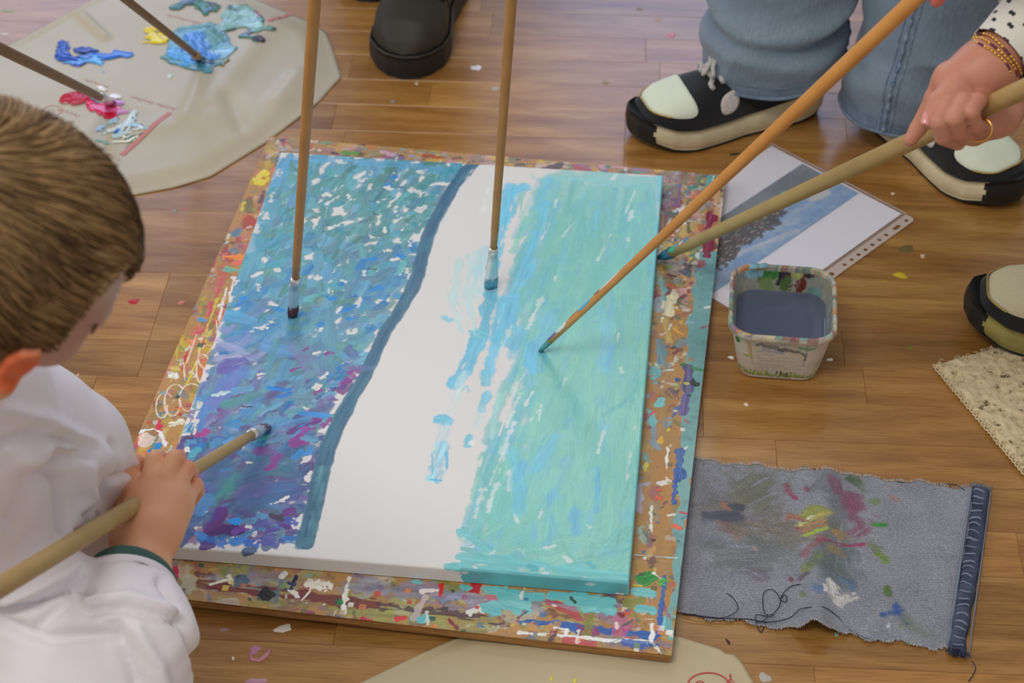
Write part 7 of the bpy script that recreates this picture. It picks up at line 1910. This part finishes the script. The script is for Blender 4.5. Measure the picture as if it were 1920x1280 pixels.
# fingers of the left hand beyond the smock
sd.cone(lwr, A(238, 880, 1.705), .018, .014, .01)
for i in range(4):
    sd.chain([A(236 + i * 4, 868 + i * 10, 1.692), A(255 + i * 2, 866 + i * 13, 1.700), A(266, 880 + i * 11, 1.722)], [.0088, .0080, .0068], k)
V, Q = largest(*sd.surf(1))
bm_ = skin('child_skin', (205, 150, 112), (196, 132, 92))
body = obj('body', mesh('body', V, Q), bm_, boy)
EAR = None
# ear on the same body; its backlit glow is painted in as redder vertices
nV = np.linalg.norm(V - E0, axis=1)
at = body.data.color_attributes.new('col', 'FLOAT_COLOR', 'POINT')
cc = np.ones((len(V), 4), np.float32); w = sstep(-nV, -.034, -.018)[:, None]
dW = np.linalg.norm(V - A(350, 870, 1.70), axis=1); w2 = sstep(-dW, -.03, -.008)[:, None] * .6
base_c = C(218, 162, 124) * (1 + .03 * noise3(V * 60, 4, 3)[:, None])
cc[:, :3] = base_c * (1 - w) + C(206, 104, 66) * w
cc[:, :3] = cc[:, :3] * (1 - w2) + C(208, 118, 88) * w2
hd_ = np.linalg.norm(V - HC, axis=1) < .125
cc[hd_ & (w[:, 0] < .05), :3] = C(176, 142, 128)  # head greyer and darker than the hands: shade put into the colour
cc[:, 3] = 0; at.data.foreach_set('color', cc.ravel())
nt = bm_.node_tree; an_ = nt.nodes.new('ShaderNodeAttribute'); an_.attribute_name = 'col'
nt.links.new(an_.outputs['Color'], nt.nodes['Principled BSDF'].inputs['Base Color'])
for s in (1, -1):
    e = hp(.0905, -.012, s * .031)
    mb = MB(); mb.tube(np.array([e - hF * .002, e + hF * .0008]), [.0055, .004], 16); obj('iris', mb.mesh(), mat('iris', C(70, 80, 70), .2), body)
    P = np.array([hp(.0865, .008 + .003 * math.cos(t * 1.4), s * (.031 + .015 * t)) for t in np.linspace(-1, 1, 9)]); mb = MB(); mb.tube(P, [.0008, .0016, .002, .002, .002, .002, .0016, .0012, .0006], 6); obj('eyebrow', mb.mesh(), mat('eyebrow', C(90, 68, 45), .8), body)

# hair: a cap plus several thousand strands combed from the crown
def scalp(d, off=0.0):
    r = np.array([.094, .092, .0745]) + off
    return HC + (d[..., 0:1] * r[0]) * hF + (d[..., 1:2] * r[1]) * hU + (d[..., 2:3] * r[2]) * hS
rg_ = np.random.default_rng(17)
n = 26000
d = rg_.standard_normal((n, 3)); d /= np.linalg.norm(d, axis=1)[:, None]
def hairline(d):
    f, u, s = d[:, 0], d[:, 1], d[:, 2]
    face = (f > .35) & (u < .38 - .25 * (1 - np.abs(s)))
    low = u < -.42 + .30 * (f > -.1) * (np.abs(s) > .3) - .05
    temple = (f > .12) & (u < .02)
    return ~(face | low | temple)
d = d[hairline(d)][:11500]; n = len(d)
crown = np.array([-.55, .80, -.20]); crown /= np.linalg.norm(crown)
steps = 9; pos = d.copy(); pts = []
def bare(p):
    f, u, s_q = p[:, 0], p[:, 1], p[:, 2]
    ed_ = np.array([.50, -.20, .86]); ed_ /= np.linalg.norm(ed_); mir = ed_ * np.array([1, 1, -1])
    nearear = ((p @ ed_) > .955) | ((p @ mir) > .955)
    W_ = scalp(p, .004) - D(240, 476, 1.27)
    ln = np.cross(D(84, 648, 1.27) - D(240, 476, 1.27), _F); ln /= np.linalg.norm(ln); ln = ln if ln @ (_R - _U) > 0 else -ln
    return ((W_ @ ln > 0) & (f > .1)) | ((f > .45) & (u < -.05)) | nearear | (u < -.34)
keep = ~bare(d); d = d[keep]; n = len(d); pos = d.copy()
Ls = rg_.uniform(.035, .062, n) * (1 - .45 * (d[:, 1] < -.05)); clump = np.round(d * 7) / 7
cn = noise3(clump * 5, 3, 2); cn2 = noise3(clump * 5 + 9, 5, 2)
lift0 = rg_.uniform(.0, .0045, n) + .003 * np.clip(cn, 0, 1)
scale_ = np.ones(n)
for k_ in range(steps):
    q = k_ / (steps - 1)
    pts.append(scalp(pos, 0) + 0 * pos)
    scale_ = np.where(bare(pos), scale_ * .25, scale_)
    nrm = pos / np.linalg.norm(pos, axis=1)[:, None]
    t = pos - crown; t -= nrm * (t * nrm).sum(1)[:, None]; t /= np.linalg.norm(t, axis=1)[:, None] + 1e-9
    sw = np.cross(nrm, t)
    dirn = t + sw * (.35 + .55 * cn + .30 * np.sin(q * 2 + cn2 * 2))[:, None] + np.array([.25, -.35, .0]) * .5
    dirn -= nrm * (dirn * nrm).sum(1)[:, None]; dirn /= np.linalg.norm(dirn, axis=1)[:, None] + 1e-9
    pos = nrm + dirn * (Ls * scale_ / (steps - 1) / .088)[:, None]; pos /= np.linalg.norm(pos, axis=1)[:, None]
pts = np.array(pts)
out = (pts - HC); out /= np.linalg.norm(out, axis=2)[..., None]
qq = np.linspace(0, 1, steps)[:, None, None]
pts = pts + out * (.001 + .0085 * np.sin(np.minimum(qq * 1.9, 1.57)) + lift0[None, :, None] * qq * 1.4 - .004 * qq ** 3)
wd = (np.array([.0006, .0007, .0008, .0008, .0008, .0007, .0006, .0005, .0002]))[:, None, None] * 1.15
tan = np.gradient(pts, axis=0); s1_ = np.cross(tan, out); s1_ /= np.linalg.norm(s1_, axis=2)[..., None] + 1e-12
tri = [pts + s1_ * wd, pts + out * wd * 1.0, pts - s1_ * wd]
VV_ = np.stack(tri, 2).transpose(1, 0, 2, 3).reshape(-1, 3)      # strand, step, corner
base_i = (np.arange(n) * steps * 3)[:, None, None]
st_ = np.arange(steps - 1)[None, :, None] * 3
Qs = []
for a_ in range(3):
    b_i = (a_ + 1) % 3
    Qs.append(np.stack([base_i + st_ + a_, base_i + st_ + b_i, base_i + st_ + 3 + b_i, base_i + st_ + 3 + a_], -1).reshape(-1, 4))
tone = np.clip(.47 + .42 * cn + .20 * rg_.standard_normal(n) + .10 * (d[:, 1] > .3), 0, 1)
cA, cB, cC_ = C(52, 38, 26), C(104, 80, 52), C(160, 128, 86)
tc_ = np.where(tone[:, None] < .5, cA + (cB - cA) * (tone[:, None] * 2), cB + (cC_ - cB) * (tone[:, None] * 2 - 1))
hc = np.repeat(tc_, steps * 3, 0); hc = np.concatenate([hc, np.full((len(hc), 1), .3)], 1)
HAIR = mat('brown_hair', rough=.48, attr=True, spec=.35)
hair = obj('hair', mesh('hair', VV_, np.concatenate(Qs), hc), HAIR, boy); tag(hair, kind='stuff')
# dense under-layer of hair
nu_, nv_ = 60, 120
TH1, PH1 = np.meshgrid(np.linspace(.001, math.pi - .001, nu_), np.linspace(0, 2 * math.pi, nv_, endpoint=False), indexing='ij')
dd_ = np.stack([np.sin(TH1) * np.cos(PH1), np.cos(TH1), np.sin(TH1) * np.sin(PH1)], -1)
ok = hairline(dd_.reshape(-1, 3)).reshape(nu_, nv_)
P_ = scalp(dd_, .0045)
ok = ok & ~bare(dd_.reshape(-1, 3)).reshape(nu_, nv_)
okf = ok[:-1] & ok[1:] & np.roll(ok, -1, 1)[:-1] & np.roll(ok, -1, 1)[1:]
obj('hair_underlayer', grid(P_, None, okf, wrap=True), mat('dark_hair', C(58, 44, 30), .6, bump=(220, .6, .002, (1, 1, 1))), hair)

# ---- smock
ss_ = SDF(D(-230, 900, 1.60) - np.array([.18, .34, .40]), D(420, 700, 1.75) + np.array([.03, .10, .22]), .0036)
ss_.cone(rsh, rel, .072, .078, .03).cone(rel, D(240, 1190, 1.590), .075, .056, .02).cone(D(240, 1190, 1.590), D(244, 1092, 1.618), .056, .0405, .015)
ss_.cone(D(-60, 775, 1.58), D(60, 812, 1.62), .062, .056, .03).cone(D(60, 812, 1.62), D(140, 842, 1.65), .056, .047, .02).cone(D(140, 842, 1.65), D(226, 888, 1.685), .047, .0215, .012)
ss_.cone(D(-40, 880, 1.64), D(110, 960, 1.72), .085, .055, .04).cone(D(110, 960, 1.72), D(192, 985, 1.74), .055, .022, .02).cone(D(120, 990, 1.72), D(190, 1060, 1.73), .05, .022, .02)
ss_.cone(nb + np.array([0, 0, -.03]), lsh, .066, .064, .03).cone(lsh, D(-60, 775, 1.58), .064, .064, .03).cone(nb + np.array([0, 0, -.03]), rsh, .066, .070, .03)
ss_.cone(D(0, 960, 1.68), D(100, 1120, 1.70), .085, .075, .03)
ss_.cone(nb + np.array([0, 0, -.04]), D(-220, 1080, 1.70), .085, .15, .05).cone(D(-220, 1080, 1.70), D(-260, 1500, 1.78), .15, .16, .05)
ca_, cb_ = D(244, 1092, 1.612), D(258, 1040, 1.632)
uc = (cb_ - ca_) / np.linalg.norm(cb_ - ca_)
ss_.cut(ca_ + uc * .002, uc, .07)
V, Q = largest(*ss_.surf(2))
disp_k = 1.35
N_ = vnormals(V, Q)
rel_ = V - np.array([0, 0, CAMH]); zc_ = rel_ @ _F
PXv = 960 + FPX * (rel_ @ _R) / zc_; PYv = 640 - FPX * (rel_ @ _U) / zc_
def crease(pts, wpx, amp):
    P = np.array(pts, float); best = np.full(len(V), 1e9)
    for i in range(len(P) - 1):
        dd = P[i + 1] - P[i]; L2 = dd @ dd; t = np.clip(((PXv - P[i][0]) * dd[0] + (PYv - P[i][1]) * dd[1]) / L2, 0, 1)
        best = np.minimum(best, np.hypot(PXv - P[i][0] - t * dd[0], PYv - P[i][1] - t * dd[1]))
    return amp * np.exp(-(best / wpx) ** 2)
disp = .004 * noise3(V * 14, 2, 3) + .0016 * noise3(V * np.array([30, 30, 60.]), 6, 3)
for pts_, w_, a_ in (([(20, 985), (60, 915), (105, 862), (150, 850)], 13, -.016), ([(95, 850), (112, 905), (118, 985)], 9, -.012), ([(140, 855), (165, 930), (150, 1000)], 16, .009), ([(60, 860), (90, 835), (200, 865)], 22, .009),
                     ([(0, 1150), (70, 1128), (150, 1088), (165, 1110)], 9, -.013), ([(10, 1128), (75, 1102), (145, 1066)], 18, .008), ([(165, 1148), (230, 1140), (330, 1166)], 7, -.008), ([(170, 1132), (240, 1122), (325, 1150)], 12, .006),
                     ([(212, 1168), (240, 1235), (262, 1290)], 12, -.010), ([(255, 1180), (290, 1240), (310, 1300)], 12, .007), ([(0, 1170), (90, 1195), (215, 1190)], 12, -.008), ([(75, 1170), (120, 1130)], 9, -.007),
                     ([(0, 770), (90, 790), (185, 842)], 16, .006), ([(10, 830), (60, 812), (170, 838)], 10, -.006), ([(205, 835), (212, 880), (190, 940)], 8, -.007), ([(150, 965), (205, 905), (258, 880)], 6, -.006),
                     ([(300, 1090), (330, 1140), (372, 1250)], 9, -.006), ([(60, 1010), (20, 1090)], 14, -.006)):
    disp += crease(pts_, w_, a_)
# keep the cloth away from the collar hole and the wrist
V = V + N_ * disp[:, None] * disp_k
SMK = mat('white_smock', C(222, 216, 220), .82, spec=.3, sheen=.15, bump=(420, .25, .0006, (1, 1, 1)))
smock = obj('smock', mesh('smock', V, Q), SMK, boy)
# ribbed dark green cuff of the jumper under the smock
ca_, cb_ = D(244, 1092, 1.612), D(258, 1040, 1.632)
uc = (cb_ - ca_) / np.linalg.norm(cb_ - ca_); sa = np.cross(uc, _F); sa /= np.linalg.norm(sa); sb = np.cross(sa, uc)
S_, H_ = np.meshgrid(np.linspace(-.004, .0125, 16), np.linspace(0, 2 * math.pi, 420, endpoint=False), indexing='ij')
Rr = .0365 + .0006 * np.sin(H_ * 70) - .004 * sstep(S_, .004, .0125) ** 2 + .0008 * np.sin(3 * H_)
Vc = ca_ + uc * S_[..., None] + sa * (np.cos(H_) * Rr)[..., None] + sb * (np.sin(H_) * Rr)[..., None] + sa * 0
cf = obj('ribbed_cuff', grid(Vc, wrap=True), mat('dark_green_rib', C(62, 92, 84), .9), boy); md = cf.modifiers.new('t', 'SOLIDIFY'); md.thickness = .003; md.offset = -1
# sleeve end lapping over the cuff
mb = MB(); mb.tube(np.array([ca_ + uc * (-.0015 + .0012 * math.sin(2 * t)) + sa * math.cos(t) * .0388 + sb * math.sin(t) * .0388 for t in np.linspace(0, 6.283, 60, endpoint=False)]), .0035, 8, closed=True)
obj('sleeve_hem', mb.mesh(), SMK, boy)
# collar
mb = MB(); nc = nb + (hp(-.035, -.07, 0) - nb) * .18; un = (hp(-.035, -.07, 0) - nb); un /= np.linalg.norm(un); q1 = np.cross(un, _F); q1 /= np.linalg.norm(q1); q2 = np.cross(q1, un)
mb.tube(np.array([nc + q1 * math.cos(t) * .058 + q2 * math.sin(t) * .058 + un * .01 * math.sin(t) for t in np.linspace(0, 6.283, 48, endpoint=False)]), .009, 10, closed=True)
mb.tube(np.array([D(-40, 700, 1.42), D(8, 706, 1.43), D(40, 690, 1.46)]), [.012, .010, .006], 10)
obj('collar', mb.mesh(), SMK, boy)
# crumpled denim of the child's knee on the floor
kn = U(60, 672, .0); rk = np.random.default_rng(2)
S_, H_ = np.meshgrid(np.linspace(0, 1, 40), np.linspace(0, 2 * math.pi, 60, endpoint=False), indexing='ij')
Pk = np.stack([np.cos(H_), np.sin(H_), S_ * 3], -1)
Rk = (.030 + .006 * np.sin(S_ * 9)) * (1 - .35 * S_) + .004 * noise3(Pk * 2, 12, 3)
c_k = kn + np.stack([-.075 + .085 * S_, -.010 * S_, .022 + .004 * S_], -1)
Vk = c_k + np.stack([0 * H_, np.cos(H_) * Rk, np.sin(H_) * Rk], -1); Vk[..., 2] = np.maximum(Vk[..., 2], .002)
ko = obj('trouser_leg', grid(Vk, wrap=True), JEAN, boy); md = ko.modifiers.new('t', 'SOLIDIFY'); md.thickness = .0025
mb = MB(); mb.tube(Vk[-1] , .003, 6, closed=True); obj('hem', mb.mesh(), JEAND, ko)
hk = kn + np.array([-.22, .02, 0]); 
sh = MB(); sh.tube(np.array([kn + np.array([-.06, -.01, .014]), kn + np.array([-.01, -.014, .014]), kn + np.array([.006, -.015, .012])]), [.022, .020, .010], 14); V0 = sh.V[0]; V0[:, 2] = np.maximum(V0[:, 2], .0005)
obj('shoe', sh.mesh(), RUB, boy)
